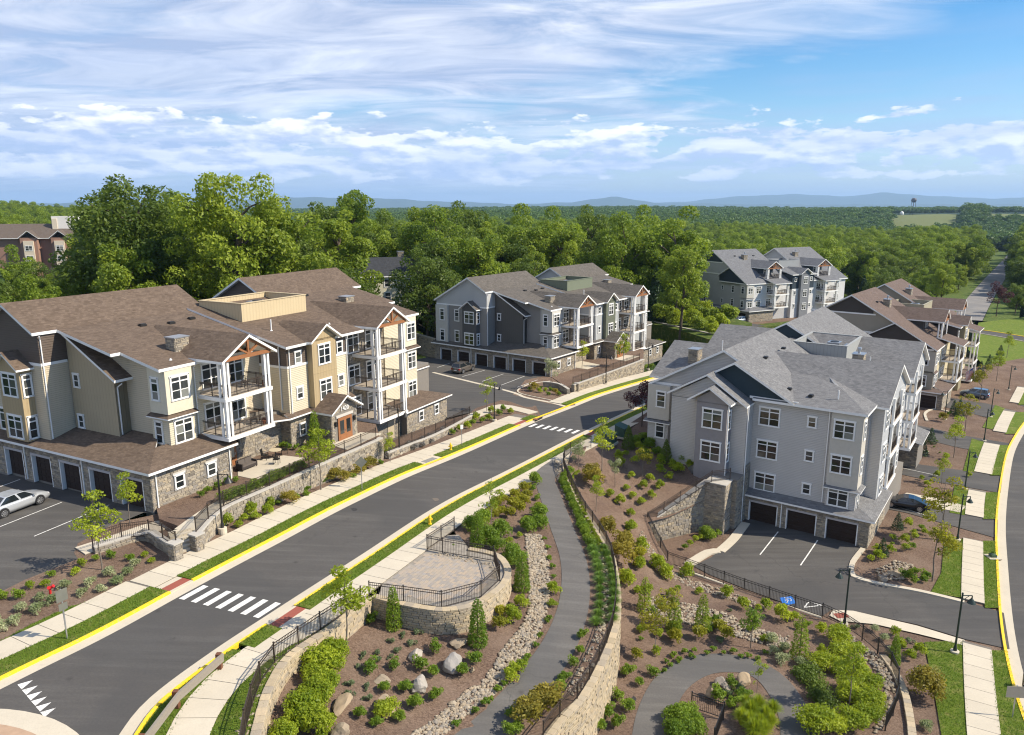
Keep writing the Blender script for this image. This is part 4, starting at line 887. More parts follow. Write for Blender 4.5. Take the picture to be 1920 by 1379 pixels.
    b.profu(-1.45, 1.2, [(18.65, 3.1), (20.5, 4.2), (22.4, 3.1)], 3.0, MORTAR); b.gable_u(20.5, 2.35, 3.18, 4.62, -2.0, 1.3, SH, .18)
    lit_door(b, 20.5, -1.5, .0, 1.9, 2.3, 'v-', True); b.box('lintel', 19.25, 21.75, -1.56, -1.45, 2.45, 2.7, plain('cast_stone', (.5, .47, .42), .8))
    for u in (19.1, 21.9): wall_lamp(b, u, -1.47, 1.7)
    # ---- right wing
    b.prof(24.4, 38.3, [(4.6, zr(4.6) - .12), (CR, zr(CR) - .12)], 3.3, sid); b.prof(32.5, 38.3, [(2.42, zr(2.42) - .12), (4.6, zr(4.6) - .12)], -.3, sid2); b.prof(24.4, 32.5, [(2.6, zr(2.6) - .12), (4.6, zr(4.6) - .12)], 3.3, MORTAR)
    b.prof(26.0, 41.4, [(CR, zr(CR) - .12), (RV, RZ - .12), (BV - .2, zr(BV) - .02)], 3.3, up)
    b.rect(36.0, 38.3, 2.05, 4.1, 6.4, 9.98, pan, 'bay'); b.rect(36.0, 38.3, 2.05, 4.1, -.2, 6.1, sid2, 'bay'); b.roof([(35.7, 1.7, 6.1), (38.7, 1.7, 6.1), (38.7, 2.4, 6.4), (35.7, 2.4, 6.4)], SH, .1)
    for z in (7.2, 3.7, .2): b.win(37.2, 2.05, z, 'v-', 1.5, 1.85, 'DT'); b.win(25.9, 2.6, z + .2, 'v-', .7, 1.8, 'ST')
    b.rect(38.3, 41.0, 3.0, 16, -.3, 3.2, sid2); b.win(39.7, 3.0, .4, 'v-', 1.6, 1.85, 'DT'); b.roof([(38.0, 2.4, 3.15), (41.5, 2.4, 3.15), (41.5, 6, 3.9), (38.0, 6, 3.9)], SH, .16)
    b.roof([(26.6, 2.0, 10.1), (38.9, 2.0, 10.1), (38.9, 6.4, zr(6.4)), (26.6, 6.4, zr(6.4))], SH); b.roof([(26.6, 6.4, zr(6.4)), (40.2, 6.4, zr(6.4)), (40.2, CR, 12.57), (26.6, CR, 12.57)], SH)
    b.slope_v(25.5, 42.0, CR - .02, 12.56, RV, RZ, SH); b.slope_v(25.5, 42.0, RV, RZ, BV, zr(BV), SH)
    b.balcony(27.1, 32.1, -.7, 2.6, (.12, 3.62, 7.12), 10.1); b.gable_u(29.75, 3.0, 10.25, 12.1, -1.05, 10.4, SH); b.truss(29.75, 2.7, 10.2, 11.9, -.75); b.profu(2.5, 4.5, [(27.2, 10.4), (29.75, 11.8), (32.3, 10.4)], 9.9, sid2)
    for z in (.3, 3.8, 7.3): b.win(30.2, 2.57, z, 'v-', 1.7, 2.0, 'DT'); b.win(27.2, 2.57, z, 'v-', 1.7, 2.0, 'DT')
    # small roof things
    for u, v in ((8.7, 11.0), (11.3, 10.5), (13.8, 10.8), (27.5, 10.9), (30.2, 12.2), (31.0, 12.3)): b.vent(u, v, zr(v) - .02)
    b.chimney(7.4, 5.0, zr(5.0), zr(5) + 1.0, .7, False); b.chimney(34.2, 9.0, zr(9), zr(9) + .5, .7, False); b.pipe(17.6, 4.5, zc(4.5), 1.1); b.pipe(5.2, 3.2, zr(3.2), .15); b.pipe(24.6, 3.4, zc(3.4), .15)
    if number:
        cu = bpy.data.curves.new('number', 'FONT'); cu.body = number; cu.size = .62; cu.extrude = .03; cu.align_x = 'CENTER'; t = bpy.data.objects.new('t', cu); COL.objects.link(t)
        me = bpy.data.meshes.new_from_object(t); bpy.data.objects.remove(t); me.materials.clear(); me.materials.append(WHITE); o = link('house_number', me, b.e); o.location = (20.5, -1.56, 3.05); o.rotation_euler = (R(90), 0, 0)
    b.end_stones(); return b
c = lambda *a: tuple(a)
colA = dict(bay1=batten('tan_batten', (.40, .305, .175)), roof=shingle('brown_shingle', (.085, .060, .043), (.245, .182, .135)), sid=siding('tan_siding', (.57, .49, .36)), sid2=siding('cream_siding', (.65, .575, .425)), dark=batten('olive_batten', (.40, .33, .22)), bat=batten('tan_batten', (.40, .305, .175)), pan=plain('cream_panel', (.62, .56, .43), .6), up=siding('brown_shake', (.13, .10, .08), .2), well=batten('sand_batten', (.55, .44, .27)), doors=(2.3, 6.1, 9.9, 13.75, 17.6, 21.5))
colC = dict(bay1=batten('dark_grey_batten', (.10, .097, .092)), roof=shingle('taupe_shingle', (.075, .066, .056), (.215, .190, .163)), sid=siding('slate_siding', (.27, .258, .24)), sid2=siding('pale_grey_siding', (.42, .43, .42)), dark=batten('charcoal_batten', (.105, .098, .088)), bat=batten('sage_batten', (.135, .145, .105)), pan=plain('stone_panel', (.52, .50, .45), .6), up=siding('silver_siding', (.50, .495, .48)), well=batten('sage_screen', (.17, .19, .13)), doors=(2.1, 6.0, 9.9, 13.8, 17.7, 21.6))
apartment_gentle(FA, 'apartment_house', 'tan three storey apartment house with brown roof and the number 1420 over its door', colA, 5, '1420')
apartment_gentle(FC, 'apartment_house', 'dark grey apartment house with taupe roof and sage green roof screen', colC, 6)
def house_B():
    b = Bld(FB, 'apartment_house', 'blue grey apartment house with slate roof above three brown garages and a paved court', seed=11)
    SH = shingle('slate_shingle', (.115, .114, .115), (.315, .31, .305)); sid = siding('blue_grey_siding', (.53, .505, .47)); bay = plain('taupe_grey_panel', (.25, .235, .235), .6); pan = plain('greige_panel', (.50, .465, .40), .6); teal = plain('dark_teal_panel', (.022, .040, .052), .7); pale = siding('pale_siding', (.46, .47, .48)); wl = batten('grey_screen', (.33, .335, .32))
    RV, RZ = 15.7, 17.45; EZ = 13.05
    # garage storey
    b.rect(.36, 20, .02, 12.0, -.6, 3.0, MORTAR, 'garage_block'); b.garage_wall(0.0, 0.0, 12.0, -.05, 2.75, (2.45, 6.25, 10.05), 2.75, 2.05)
    b.stone('v-', .02, 0, 9, -.1, 2.9)
    b.roof([(-.42, -.5, 2.95), (9.2, -.5, 2.95), (9.2, 1.9, 3.6), (1.9, 1.9, 3.6)], SH, .18); b.roof([(-.42, -.5, 2.95), (1.2, 1.1, 3.38), (1.2, 12.0, 3.38), (-.42, 12.0, 2.95)], SH, .18)
    # main end wall, three storeys of siding over the garages
    b.rect(.9, 20, 2.35, 12.0, 3.0, EZ - .05, sid); b.rect(4.6, 44, 1.6, 2.4, 3.0, EZ - .1, pale)
    b.rect(.55, 2.6, 1.5, 4.35, 5.3, EZ - .08, pan, 'bay'); b.rect(.62, 2.6, 1.55, 4.3, 2.9, 5.25, sid, 'bay'); b.roof([(.2, 1.1, 5.25), (2.7, 1.1, 5.25), (2.7, 1.7, 5.5), (.8, 1.7, 5.5)], SH, .1); b.roof([(.2, 1.1, 5.25), (.8, 1.7, 5.5), (.8, 4.5, 5.5), (.2, 4.5, 5.25)], SH, .1)
    for z, zs in ((10.3, 10.85), (6.8, 7.35), (3.3, 3.9)):
        b.win(.9, 10.35, z, 'u-', 1.95, 1.8, 'DT'); b.win(.9, 6.2, zs, 'u-', .7, 1.0, 'S'); b.win(.55 if z > 5 else .62, 3.15, z + (.1 if z < 5 else 0), 'u-', 1.75, 1.72, 'DT'); b.win(1.55, 1.5 if z > 5 else 1.55, z, 'v-', .8, 1.72, 'ST')
        for u in (6.2, 9.0, 14.0, 17.2): b.win(u, 1.6, z, 'v-', 1.6, 1.8, 'DT')
    b.spout([(.3, 4.6, 12.9), (.82, 4.62, 12.6), (.82, 4.62, 3.4)]); b.spout([(-.38, 8.2, 2.8), (-.07, 8.2, 2.6), (-.07, 8.2, 0)])
    # stone base holding back the slope, stepped walls and bay over it
    b.rect(-3.1, .9, 11.9, 14.3, -.5, 5.3, MORTAR, 'stone_base'); b.stone('v-', 11.9, -3.1, .3, 0, 5.3); b.stone('u-', -3.1, 11.9, 14.3, 0, 5.3); b.rect(-1.1, .9, 11.95, 20.1, -.5, 4.3, MORTAR, 'foundation'); b.stone('v-', 11.95, -1.1, .9, 5.3, 6.1)
    b.rect(-1.1, 1.9, 12.0, 20.1, 4.2, 12.5, sid); b.prof(-1.1, 1.9, [(12.0, 12.5), (16.2, 15.0), (20.1, 12.7)], 12.4, sid)
    b.rect(-2.55, -1.0, 13.55, 16.75, 4.4, 12.7, bay, 'bay'); b.wall([(-2.55, 13.55), (-1, 13.55), (-1, 15.3), (-2.55, 15.3)], 12.6, [12.85, 12.85, 13.95, 13.95], bay); b.wall([(-2.55, 15.3), (-1, 15.3), (-1, 16.75), (-2.55, 16.75)], 12.6, [13.95, 13.95, 13.0, 13.0], bay)
    for z in (10.05, 6.6): b.win(-2.55, 15.05, z, 'u-', 1.95, 1.95, 'DT'); b.win(-1.85, 13.55, z, 'v-', .7, 1.85, 'ST')
    b.gable_v(15.35, 2.3, 12.85, 14.35, -3.05, -.9, SH, .2)
    b.slope_v(-1.6, 1.9, 11.9, 12.55, 16.2, 15.35, SH, .2); b.slope_v(-1.6, 1.9, 16.2, 15.35, 20.5, 12.85, SH, .2)
    b.box('downspout', -2.63, -2.53, 13.35, 13.45, 1.0, 12.6, WHITE); b.box('downspout', -1.2, -1.1, 11.82, 11.9, .2, 12.4, WHITE)
    # back part and far gable
    b.rect(1.9, 44, 12.0, 23.6, 3.0, 12.8, sid); b.prof(2.0, 19, [(12.0, 15.2), (RV, RZ - .15), (23.6, 12.9)], 12.6, sid)
    b.prof(.7, 2.0, [(8.2, 13.1), (14.07, 16.4), (16.2, 15.2)], 13.0, teal)
    b.box('trim_band', .64, .72, 7.6, 12.4, 12.95, 13.2, WHITE); b.box('trim_band', 1.82, 1.9, 15.5, 23.7, 12.75, 13.0, WHITE)
    b.rect(1.3, 4.0, 21.4, 24.0, 8.8, 12.75, pan, 'bay'); b.rect(1.35, 4.0, 21.45, 23.9, 4.2, 8.55, sid, 'bay'); b.roof([(.95, 21.1, 8.55), (1.7, 21.1, 8.8), (1.7, 24.3, 8.8), (.95, 24.3, 8.55)], SH, .1)
    for z in (10.3, 6.75): b.win(1.3 if z > 8 else 1.35, 22.4, z, 'u-', .95, 1.7, 'ST')
    # roofs
    b.roof([(1.5, 14.05, 16.53), (1.5, RV, RZ), (19.0, RV, RZ), (19.0, 14.05, 16.53)], SH); b.roof([(.2, 7.9, 13.08), (.2, 14.07, 16.54), (19.0, 14.07, 16.54), (19.0, 7.9, 13.08)], SH)
    b.roof([(.2, 14.07, 16.53), (1.55, 14.07, 16.53), (1.55, 16.4, 15.2), (.2, 16.4, 15.2)], SH)
    b.slope_v(1.5, 19.0, RV, RZ, 24.1, RZ - .56 * 8.4, SH)
    b.roof([(.3, 1.15, EZ), (.3, 12.0, EZ), (8.0, 12.0, 14.5), (8.0, 7.8, 14.5), (6.0, 5.0, 14.12)], SH); b.roof([(.3, 1.15, EZ), (6.0, 5.0, 14.13), (8.0, 7.8, 14.51), (8.0, 1.15, EZ)][:2] + [(8.0, 6.4, 14.51), (8.0, 1.15, EZ)], SH)
    for uc in (11.5, 27.5):
        b.gable_u(uc, 6.9, 12.9, 16.1, .0, 25.4, SH)
        b.profu(.45, 23.9, [(uc - 6.4, 13.0), (uc, 15.9), (uc + 6.4, 13.0)], 12.0, pale)
    b.slope_v(24.5, 44.5, 8.0, 13.1, RV, RZ, SH); b.slope_v(24.5, 44.5, RV, RZ, 24.1, 12.75, SH); b.prof(24.8, 44, [(8.2, 13.0), (RV, RZ - .15), (23.6, 12.9)], 12.4, teal)
    b.roof([(17, 1.15, 13.05), (26, 1.15, 13.05), (26, 15, 15.6), (17, 15, 15.6)], SH)
    b.well(19.0, 27.6, 7.1, 13.2, 13.4, 16.05, wl)
    b.rect(4.95, 5.02, .42, 1.7, 2.9, 12.95, sid); b.rect(5.02, 8.9, .42, 1.7, 2.9, 12.98, pale); b.rect(14.3, 18.2, .42, 1.7, 2.9, 12.98, pale)
    for z in (10.3, 6.8, 3.3):
        for u in (6.9, 16.2): b.win(u, .42, z, 'v-', 1.7, 1.8, 'DT')
    b.balcony(9.0, 14.2, .12, 1.6, (3.35, 6.75, 10.25), 12.9); b.balcony(24.8, 30.2, .12, 1.6, (3.35, 6.75, 10.25), 12.9)
    b.rect(18.4, 20.4, .9, 1.7, -.6, 13.0, pale)
    
    b.rect(29.5, 35.5, -.35, 2, -1.5, 2.9, MORTAR, 'garage_block'); b.stone('u-', 29.5, -.35, 2, -1, 2.9); b.roof([(29, -.85, 2.9), (36, -.85, 2.9), (36, 1.7, 3.6), (29, 1.7, 3.6)], SH, .16)
    b.balcony(5.0, 18.2, 23.7, 25.2, (6.75, 10.25), 12.8, us=(5.2, 18.0)); b.chimney(8.2, 21.4, 14.4, 15.9, .7, False); b.chimney(16.0, 5.2, 14.3, 15.9, .72)
    for u, v, z in ((3.2, 9.2, 13.75), (7.2, 13.0, 15.95), (12.5, 12.6, 16.2)): b.vent(u, v, z)
    b.vent(2.6, 6.9, 13.5); b.pipe(2.9, 4.4, 13.45, 1.0); b.pipe(9.0, 18.5, 15.8, 1.3); b.pipe(21.5, 4.9, 13.8, .9)
    b.end_stones(); return b
house_B()
def house_steep(F, label, cc, seed, near_doors, base=(-1.0)):
    """two storeys and attic dormers over garages, one long steep front roof"""
    b = Bld(F, 'apartment_house', label, seed=seed); SH = cc['roof']; sid, lit, dark, pan, wl = cc['sid'], cc['lit'], cc['dark'], cc['pan'], cc['well']
    RV, EZ = 16.2, 10.2; s = .58; RZ = EZ + s * (RV - 1.65); BZ = 12.3; BV = RV + (RZ - BZ) / s
    z = lambda v: RZ - s * abs(v - RV)
    b.rect(.36, 9, .02, BV - 1, -1, 3.1, MORTAR, 'garage_block'); b.garage_wall(0, 0, BV - 1, 0, 3.0, near_doors, 3.0, 2.3); b.stone('v-', .02, 0, 9, -.3, 3.0)
    b.roof([(-.45, -.5, 3.1), (9.2, -.5, 3.1), (9.2, 2.4, 3.9), (2.4, 2.4, 3.9)], SH, .18); b.roof([(-.45, -.5, 3.1), (1.2, 1.2, 3.5), (1.2, BV - 1, 3.5), (-.45, BV - 1, 3.1)], SH, .18)
    for u0, u1 in ((1.0, 17.2), (25.6, 40.0)):
        b.prof(u0, u1, [(2.2, 10.0), (RV, 10.0), (BV - .5, 10.0)], -.5, sid); b.prof(u0 + .02, u1 - .02, [(2.2, z(2.2) - .1), (9, z(9) - .15), (RV, RZ - .2), (BV - .5, z(BV - .5) - .1)], 10.0, sid)
        b.slope_v(u0 - .5, u1 + .4, 1.65, EZ, RV, RZ, SH); b.slope_v(u0 - .5, u1 + .4, RV, RZ, BV, BZ, SH)
    b.prof(.55, 1.0, [(2.3, 10.3), (8.6, 14.0), (12.6, 11.8)], 10.2, dark); b.roof([(0.1, 8.6, 14.35), (1.2, 8.6, 14.35), (1.2, 12.9, 11.9), (0.1, 12.9, 11.9)], SH, .2); b.roof([(.1, 1.65, EZ + .02), (1.2, 1.65, EZ + .02), (1.2, 8.6, 14.36), (.1, 8.6, 14.36)], SH, .2)
    b.box('trim_band', .94, 1.0, 8, BV - .8, 12.0, 12.3, WHITE); b.box('trim_band', .5, .56, 2.2, 12.6, 10.05, 10.3, WHITE); b.box('trim_band', .94, 1.0, 12, BV - 4, 15.2, 15.45, WHITE)
    b.prof(.96, 1.02, [(12.4, z(12.4) - .5), (RV, RZ - .4), (20.0, z(20) - .5)], 15.3, dark)
    b.rect(.6, 3.2, 1.85, 4.4, 6.4, 9.95, pan, 'bay'); b.rect(.62, 3.2, 1.9, 4.4, 3.2, 6.15, sid, 'bay'); b.roof([(.2, 1.5, 6.15), (3.3, 1.5, 6.15), (3.3, 2.2, 6.45), (.9, 2.2, 6.45)], SH, .1)
    b.rect(3.2, 17.2, 2.12, 2.25, 3.2, 10.0, lit); b.rect(25.6, 40, 2.12, 2.25, -.5, 10.0, lit)
    for zz in (7.5, 3.8):
        b.win(.6, 3.4, zz, 'u-', .95, 1.8, 'ST'); b.win(1.9, 1.88, zz, 'v-', 1.5, 1.8, 'DT'); b.win(5.2, 2.12, zz, 'v-', 1.6, 1.8, 'DT'); b.win(.98, 7.5, zz, 'u-', .85, 1.8, 'ST'); b.win(.98, 11.5, zz + .5, 'u-', .65, 1.05, 'S'); b.win(.98, 19.0, zz, 'u-', 1.6, 1.8, 'DT')
        for u in (9.0, 11.2, 28.6, 31, 36.5): b.win(u, 2.12, zz, 'v-', 1.6, 1.9, 'DT')
    # attic dormers with open balconies and the decks under them
    for uc in (11.2, 31.0):
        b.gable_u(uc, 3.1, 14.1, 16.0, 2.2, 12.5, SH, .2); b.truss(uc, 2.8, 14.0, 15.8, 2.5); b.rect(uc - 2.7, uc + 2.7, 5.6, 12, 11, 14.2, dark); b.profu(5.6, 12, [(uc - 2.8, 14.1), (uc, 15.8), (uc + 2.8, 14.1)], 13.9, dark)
        b.balcony(uc - 2.6, uc + 2.6, 2.5, 5.6, (11.2,), 14.05); b.win(uc, 5.58, 11.5, 'v-', 1.8, 2.0, 'DT')
        b.balcony(uc - 2.7, uc + 2.7, -.6, 2.2, (.3, 3.75, 7.25) if uc > 20 else (3.75, 7.25), 10.2); b.roof([(uc - 3.2, -1.1, 10.2), (uc + 3.2, -1.1, 10.2), (uc + 3.2, 3.0, 11.35), (uc - 3.2, 3.0, 11.35)], SH, .2)
    # centre block
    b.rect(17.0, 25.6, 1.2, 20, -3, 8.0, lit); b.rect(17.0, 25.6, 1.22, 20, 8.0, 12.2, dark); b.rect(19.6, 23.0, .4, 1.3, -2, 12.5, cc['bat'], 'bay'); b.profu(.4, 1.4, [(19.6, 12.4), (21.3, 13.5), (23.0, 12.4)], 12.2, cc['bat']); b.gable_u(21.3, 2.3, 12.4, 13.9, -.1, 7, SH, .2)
    b.roof([(16.5, .7, 12.2), (26.2, .7, 12.2), (26.2, 14, 15.2), (16.5, 14, 15.2)], SH); b.box('trim_band', 16.95, 25.65, 1.14, 1.21, 7.9, 8.15, WHITE)
    for zz in (9.6, 5.9, 2.2):
        b.win(21.3, .4, zz, 'v-', 1.5, 1.8, 'DT')
        for u in (18.2, 24.4): b.win(u, 1.2, zz + .6, 'v-', .7, 1.0, 'S')
    b.well(17.8, 26.2, 7.4, 13.4, 13.0, 15.7, wl); b.chimney(9.0, 12.0, z(12), z(12) + 1.1, .7); b.vent(6.5, 13.2, z(13.2)); b.vent(13.5, 13.0, z(13)); b.chimney(30, 12.5, z(12.5), z(12.5) + 1.0, .7)
    b.rect(30, 42, .02, 6, -3.2, -.2, MORTAR, 'garage_block'); b.stone('v-', .02, 30, 42, -3, -.3); b.roof([(29.5, -.5, -.2), (42.4, -.5, -.2), (42.4, 2.4, .6), (29.5, 2.4, .6)], SH, .16)
    b.end_stones(); return b
colE = dict(roof=shingle('umber_shingle', (.098, .070, .057), (.235, .175, .145)), sid=siding('putty_siding', (.32, .285, .225)), lit=siding('sunlit_putty_siding', (.60, .52, .34)), dark=siding('dark_shake', (.062, .052, .045), .2), pan=plain('greige_bay', (.40, .37, .31), .6), well=batten('khaki_screen', (.36, .33, .23)), bat=batten('khaki_batten', (.30, .26, .16)))  # lit: copy of the siding with sunlight put into its colour, for street walls
colD = dict(roof=shingle('blue_slate_shingle', (.11, .112, .118), (.27, .272, .28)), sid=siding('light_grey_siding', (.47, .465, .455)), lit=siding('sunlit_grey_siding', (.66, .65, .63)), dark=siding('navy_shake', (.040, .056, .072), .2), pan=plain('pale_bay', (.50, .48, .42), .6), well=batten('grey_well', (.30, .31, .31)), bat=batten('mid_grey_batten', (.20, .205, .215)))  # lit: grey siding painted lighter as if in sun
house_steep(FE, 'putty brown apartment house with umber roof, standing behind the slate roofed house', colE, 21, (2.45, 6.6, 10.7, 14.8))
house_steep(FD, 'pale grey far apartment house with blue slate roof against the wood', colD, 22, (2.6, 6.8, 11.0))
# ------------------------------------------------------------------ retaining walls, fences, rocks
BLOCK = M_block(); RIVER = M_river()
class Const:
    def __init__(s, z): s.z = z
    def h(s, x, y): return s.z
    def px(s, x, y, dz=0): p = onz(x, y, s.z + dz); return Vector(p)
UB = bevel_unit('wall_block', .07); UB.materials.append(BLOCK); US = bevel_unit('stone', .08); US.materials.append(STONE); UCAP = bevel_unit('cap_stone', .05); UCAP.materials.append(BLOCK); UCAPS = bevel_unit('coping', .05); UCAPS.materials.append(plain('limestone_coping', (.43, .40, .35), .85, 0.0, .3, .1))
def seglook(line):
    acc = [0.0]
    for a, b in zip(line, line[1:]): acc.append(acc[-1] + (b - a).length)
    def at(s):
        s = min(max(s, 0), acc[-1] - 1e-6); i = max(k for k in range(len(acc) - 1) if acc[k] <= s + 1e-9) if len(acc) < 60 else int(np.searchsorted(acc, s, 'right') - 1)
        i = min(i, len(line) - 2); t = (s - acc[i]) / max(1e-6, acc[i + 1] - acc[i]); return line[i].lerp(line[i + 1], t)
    return at, acc[-1]
def retaining(name, label, line, ztop, zbase, face, mats=('block'), thick=.42, course=.15, length=(.32, .55), indiv=0, seed=1, cap=True, group=None, rough=False):
    """wall standing along a plan line; its stones show on side `face` (+1 left, -1 right)"""
    rnd = random.Random(seed); at, L = seglook(line); e = empty(name, tuple(line[0][:2]) + (zbase(line[0].x, line[0].y),), 0, label, 'retaining wall', group); inv = Vector(e.location)
    isb = mats == 'block'; core = MB(); A = line; B = offs(line, -face * thick); n = len(A)
    A2 = offs(line, -face * .04)
    for a, b in zip(A2, B):
        zt, zb = ztop(a.x, a.y), min(zbase(a.x, a.y), zbase(b.x, b.y)) - .35
        core.v.extend([(a.x - inv.x, a.y - inv.y, zb - inv.z), (a.x - inv.x, a.y - inv.y, zt - inv.z), (b.x - inv.x, b.y - inv.y, zt - inv.z), (b.x - inv.x, b.y - inv.y, zb - inv.z)])
    for i in range(n - 1):
        for k in range(4): j = (k + 1) % 4; core.face((4 * i + k, 4 * i + j, 4 * i + 4 + j, 4 * i + 4 + k))
    core.face((0, 1, 2, 3)); core.face((4 * n - 4, 4 * n - 1, 4 * n - 2, 4 * n - 3)); core.obj('wall_core', MORTAR, e, fixn=True)
    items = []; zmin = min(zbase(p.x, p.y) for p in line) - .1; zmax = max(ztop(p.x, p.y) for p in line); z = zmin; row = 0
    while z < zmax:
        h = course if not rough else rnd.choice((.13, .16, .2, .26)); s = -rnd.random() * .3
        while s < L:
            w = rnd.uniform(*length); m = at(s + w / 2); zb = zbase(m.x, m.y) - .12; zt = ztop(m.x, m.y)
            s0 = s; s += w
            lo, hi = max(z, zb), min(z + h, zt)
            if hi - lo < .06: continue
            a, b = at(max(s0, 0)), at(min(s0 + w, L)); d = b - a
            if d.length < .08: continue
            nrm = Vector((-d.y, d.x, 0)).normalized() * face; c = (a + b) / 2 + nrm * (rnd.uniform(-.02, .035) - .05)
            items.append((Vector((c.x, c.y, (lo + hi) / 2)), d.length - .02, hi - lo - .016, math.atan2(d.y, d.x), rnd.random()))
        z += h; row += 1
    items.sort(key=lambda t: t[0].x ** 2 + t[0].y ** 2 + (t[0].z - CAMZ) ** 2)
    for c, l, h, a, r in items[:indiv]:
        o = link('block' if isb else 'stone', UB if isb else US, e); o.location = c - inv; o.rotation_euler = (0, 0, a); o.scale = (l, .24, h)
    rest = MB()
    for c, l, h, a, r in items[indiv:]:
        p = c - inv; u = Vector((math.cos(a), math.sin(a), 0)) * l / 2; v = Vector((-math.sin(a), math.cos(a), 0)) * .12; w = Vector((0, 0, h / 2)); rest.col = r; g = .88
        rest.hexa([p - u - v - w, p + u - v - w, p + u + v - w, p - u + v - w, p - u - v + w, p + u - v + w, p + u + v + w, p - u + v + w])
    if rest.v: rest.obj('wall_blocks', BLOCK if isb else STONE, e, col=True)['kind'] = 'stuff'
    if cap:
        s = 0
        while s < L - .1:
            w = rnd.uniform(.42, .62) if isb else 1.3; a, b = at(s), at(min(s + w, L)); s += w; d = b - a
            if d.length < .1: continue
            nrm = Vector((-d.y, d.x, 0)).normalized() * face; c = (a + b) / 2 - nrm * (thick / 2 - .05)
            za, zb_ = ztop(a.x, a.y), ztop(b.x, b.y)
            o = link('cap_stone', UCAP if isb else UCAPS, e); o.location = Vector((c.x, c.y, (za + zb_) / 2 + .055)) - inv; o.rotation_euler = (0, -math.atan2(zb_ - za, d.length), math.atan2(d.y, d.x)); o.scale = (d.length - .012, thick + rnd.uniform(.02, .07), .11 + rnd.uniform(0, .02))
    return e
_fm = {}
def fence(label, pts, h=1.12, mat=BRONZE, span=1.85, group='metal picket fences', pick=.115, corners=False):
    """picket fence over 3-D base points; a post at least every span"""
    P = [Vector(p) for p in pts]; e = empty('metal_fence', P[0], 0, label, 'fence', None); o0 = P[0]
    if mat.name not in _fm:
        q = MB(); q.box(-.032, .032, -.032, .032, -.15, h + .06); q.box(-.042, .042, -.042, .042, h + .06, h + .09); _fm[mat.name] = q.mesh('post', mat)
    posts = [P[0]]
    for a, b in zip(P, P[1:]):
        n = max(1, round((b - a).length / span))
        for i in range(1, n + 1): posts.append(a.lerp(b, i / n))
    for p in posts: link('post', _fm[mat.name], e).location = p - o0
    for a, b in zip(posts, posts[1:]):
        a, b = a - o0, b - o0; r = MB()
        for z in (h, h - .17, .10): r.bar(a + Vector((0, 0, z)), b + Vector((0, 0, z)), .035, .035)
        ro = r.obj('rail', mat, e); pk = MB(); n = max(2, int((b - a).length / pick))
        for i in range(1, n):
            c = a.lerp(b, i / n); pk.box(c.x - .0095, c.x + .0095, c.y - .0095, c.y + .0095, c.z + .06, c.z + h, skip=(0, 1))
        pk.obj('picket', mat, ro)['kind'] = 'stuff'
    return e
def on(S, l, dz=0.0): return [S.px(x, y, dz) for x, y in l]
def dense(line, S, step=1.85, d=0.0, dz=0.0):
    return [Vector((p.x, p.y, S.h(p.x, p.y) + dz)) for p in arclen_pts(offs(line, d), step)]
# garden walls
t1 = lambda x, y: S1.h(x, y) + .08
t2 = lambda x, y: S2.h(x, y) + .10
retaining('block_wall', 'tan block wall below the curved roadside fence, behind a bank of green shrubs', capW1, t1, S2.h, -1, 'block', indiv=170, seed=3)
retaining('block_wall', 'curved tan block wall under the paved overlook terrace', capPl, t1, S2.h, -1, 'block', indiv=300, seed=4)
retaining('block_wall', 'long curving tan block wall between the two garden paths', capW2, t2, S3.h, 1, 'block', indiv=300, seed=5)
retaining('block_wall', 'tan block wall below the fence at the yellow green shrub bank', W3, lambda x, y: S3.h(x, y) + .12, lambda x, y: S4.h(x, y), -1, 'block', indiv=80, seed=6)
# stone walls before the houses
TA = Const(.08)
wA = catmull(flat([W1(*q) for q in ((377, 1032), (423, 985), (500, 952), (566, 924), (636, 895), (681, 877), (719, 862))]), .6)
wA0 = wA[0]; wAL = (wA[-1] - wA[0]).length
ztA = lambda x, y: .40 - .28 * (Vector((x, y, 0)) - wA0).length / wAL
retaining('stone_wall', 'fieldstone terrace wall with a fence on top in front of the tan house', wA, ztA, S1.h, -1, 'stone', .45, .22, (.22, .52), 300, 7, rough=True)
wA1 = catmull(flat([W1(*q) for q in ((178, 1040), (205, 1032), (268, 1014), (300, 1030), (331, 1051))]), .5)
retaining('stone_wall', 'low curved fieldstone wall round the planting bed by the parking lot', wA1, lambda x, y: S1.h(x, y) + (.75 if x > W1(262, 1015).x else .45), S1.h, -1, 'stone', .42, .22, (.26, .6), 120, 8, rough=True)
wA2 = catmull(flat([W1(*q) for q in ((728, 862), (770, 845), (822, 824), (889, 787))]), .6)
retaining('stone_wall', 'low stone wall beside the lavender bed by the drive', wA2, lambda x, y: S1.h(x, y) + .62, S1.h, -1, 'stone', .4, .22, (.3, .6), 60, 9, rough=True)
wC = catmull(flat([W1(*q) for q in ((1076, 737), (1110, 727), (1158, 712), (1207, 696))]), .6)
retaining('stone_wall', 'stone terrace wall in front of the dark grey house', wC, lambda x, y: -2.9, S1.h, -1, 'stone', .45, .25, (.3, .7), 0, 10, rough=True)
wC1 = catmull(flat([W1(*q) for q in ((1018, 727), (1045, 730), (1064, 741))]), .6)
retaining('stone_wall', 'short low stone wall at the corner bed of the dark grey house', wC1, lambda x, y: S1.h(x, y) + .8, S1.h, -1, 'stone', .4, .25, (.3, .7), 0, 11, rough=True)
wF = catmull([Vector(onz(*q)) * 1.0 for q in ((1222, 622, -6.0), (1270, 636, -6.3), (1329, 652, -6.6))], 1.5); wF = flat(wF)
retaining('stone_wall', 'far grey stone retaining wall below the green bank', wF, lambda x, y: -3.6, lambda x, y: -6.6, -1, 'stone', .5, .3, (.4, .9), 0, 12, rough=True)
wG = flat([Vector(onz(775, 655, -3.6)), Vector(onz(817, 668, -3.6))]); wG = catmull(wG, 1.0)
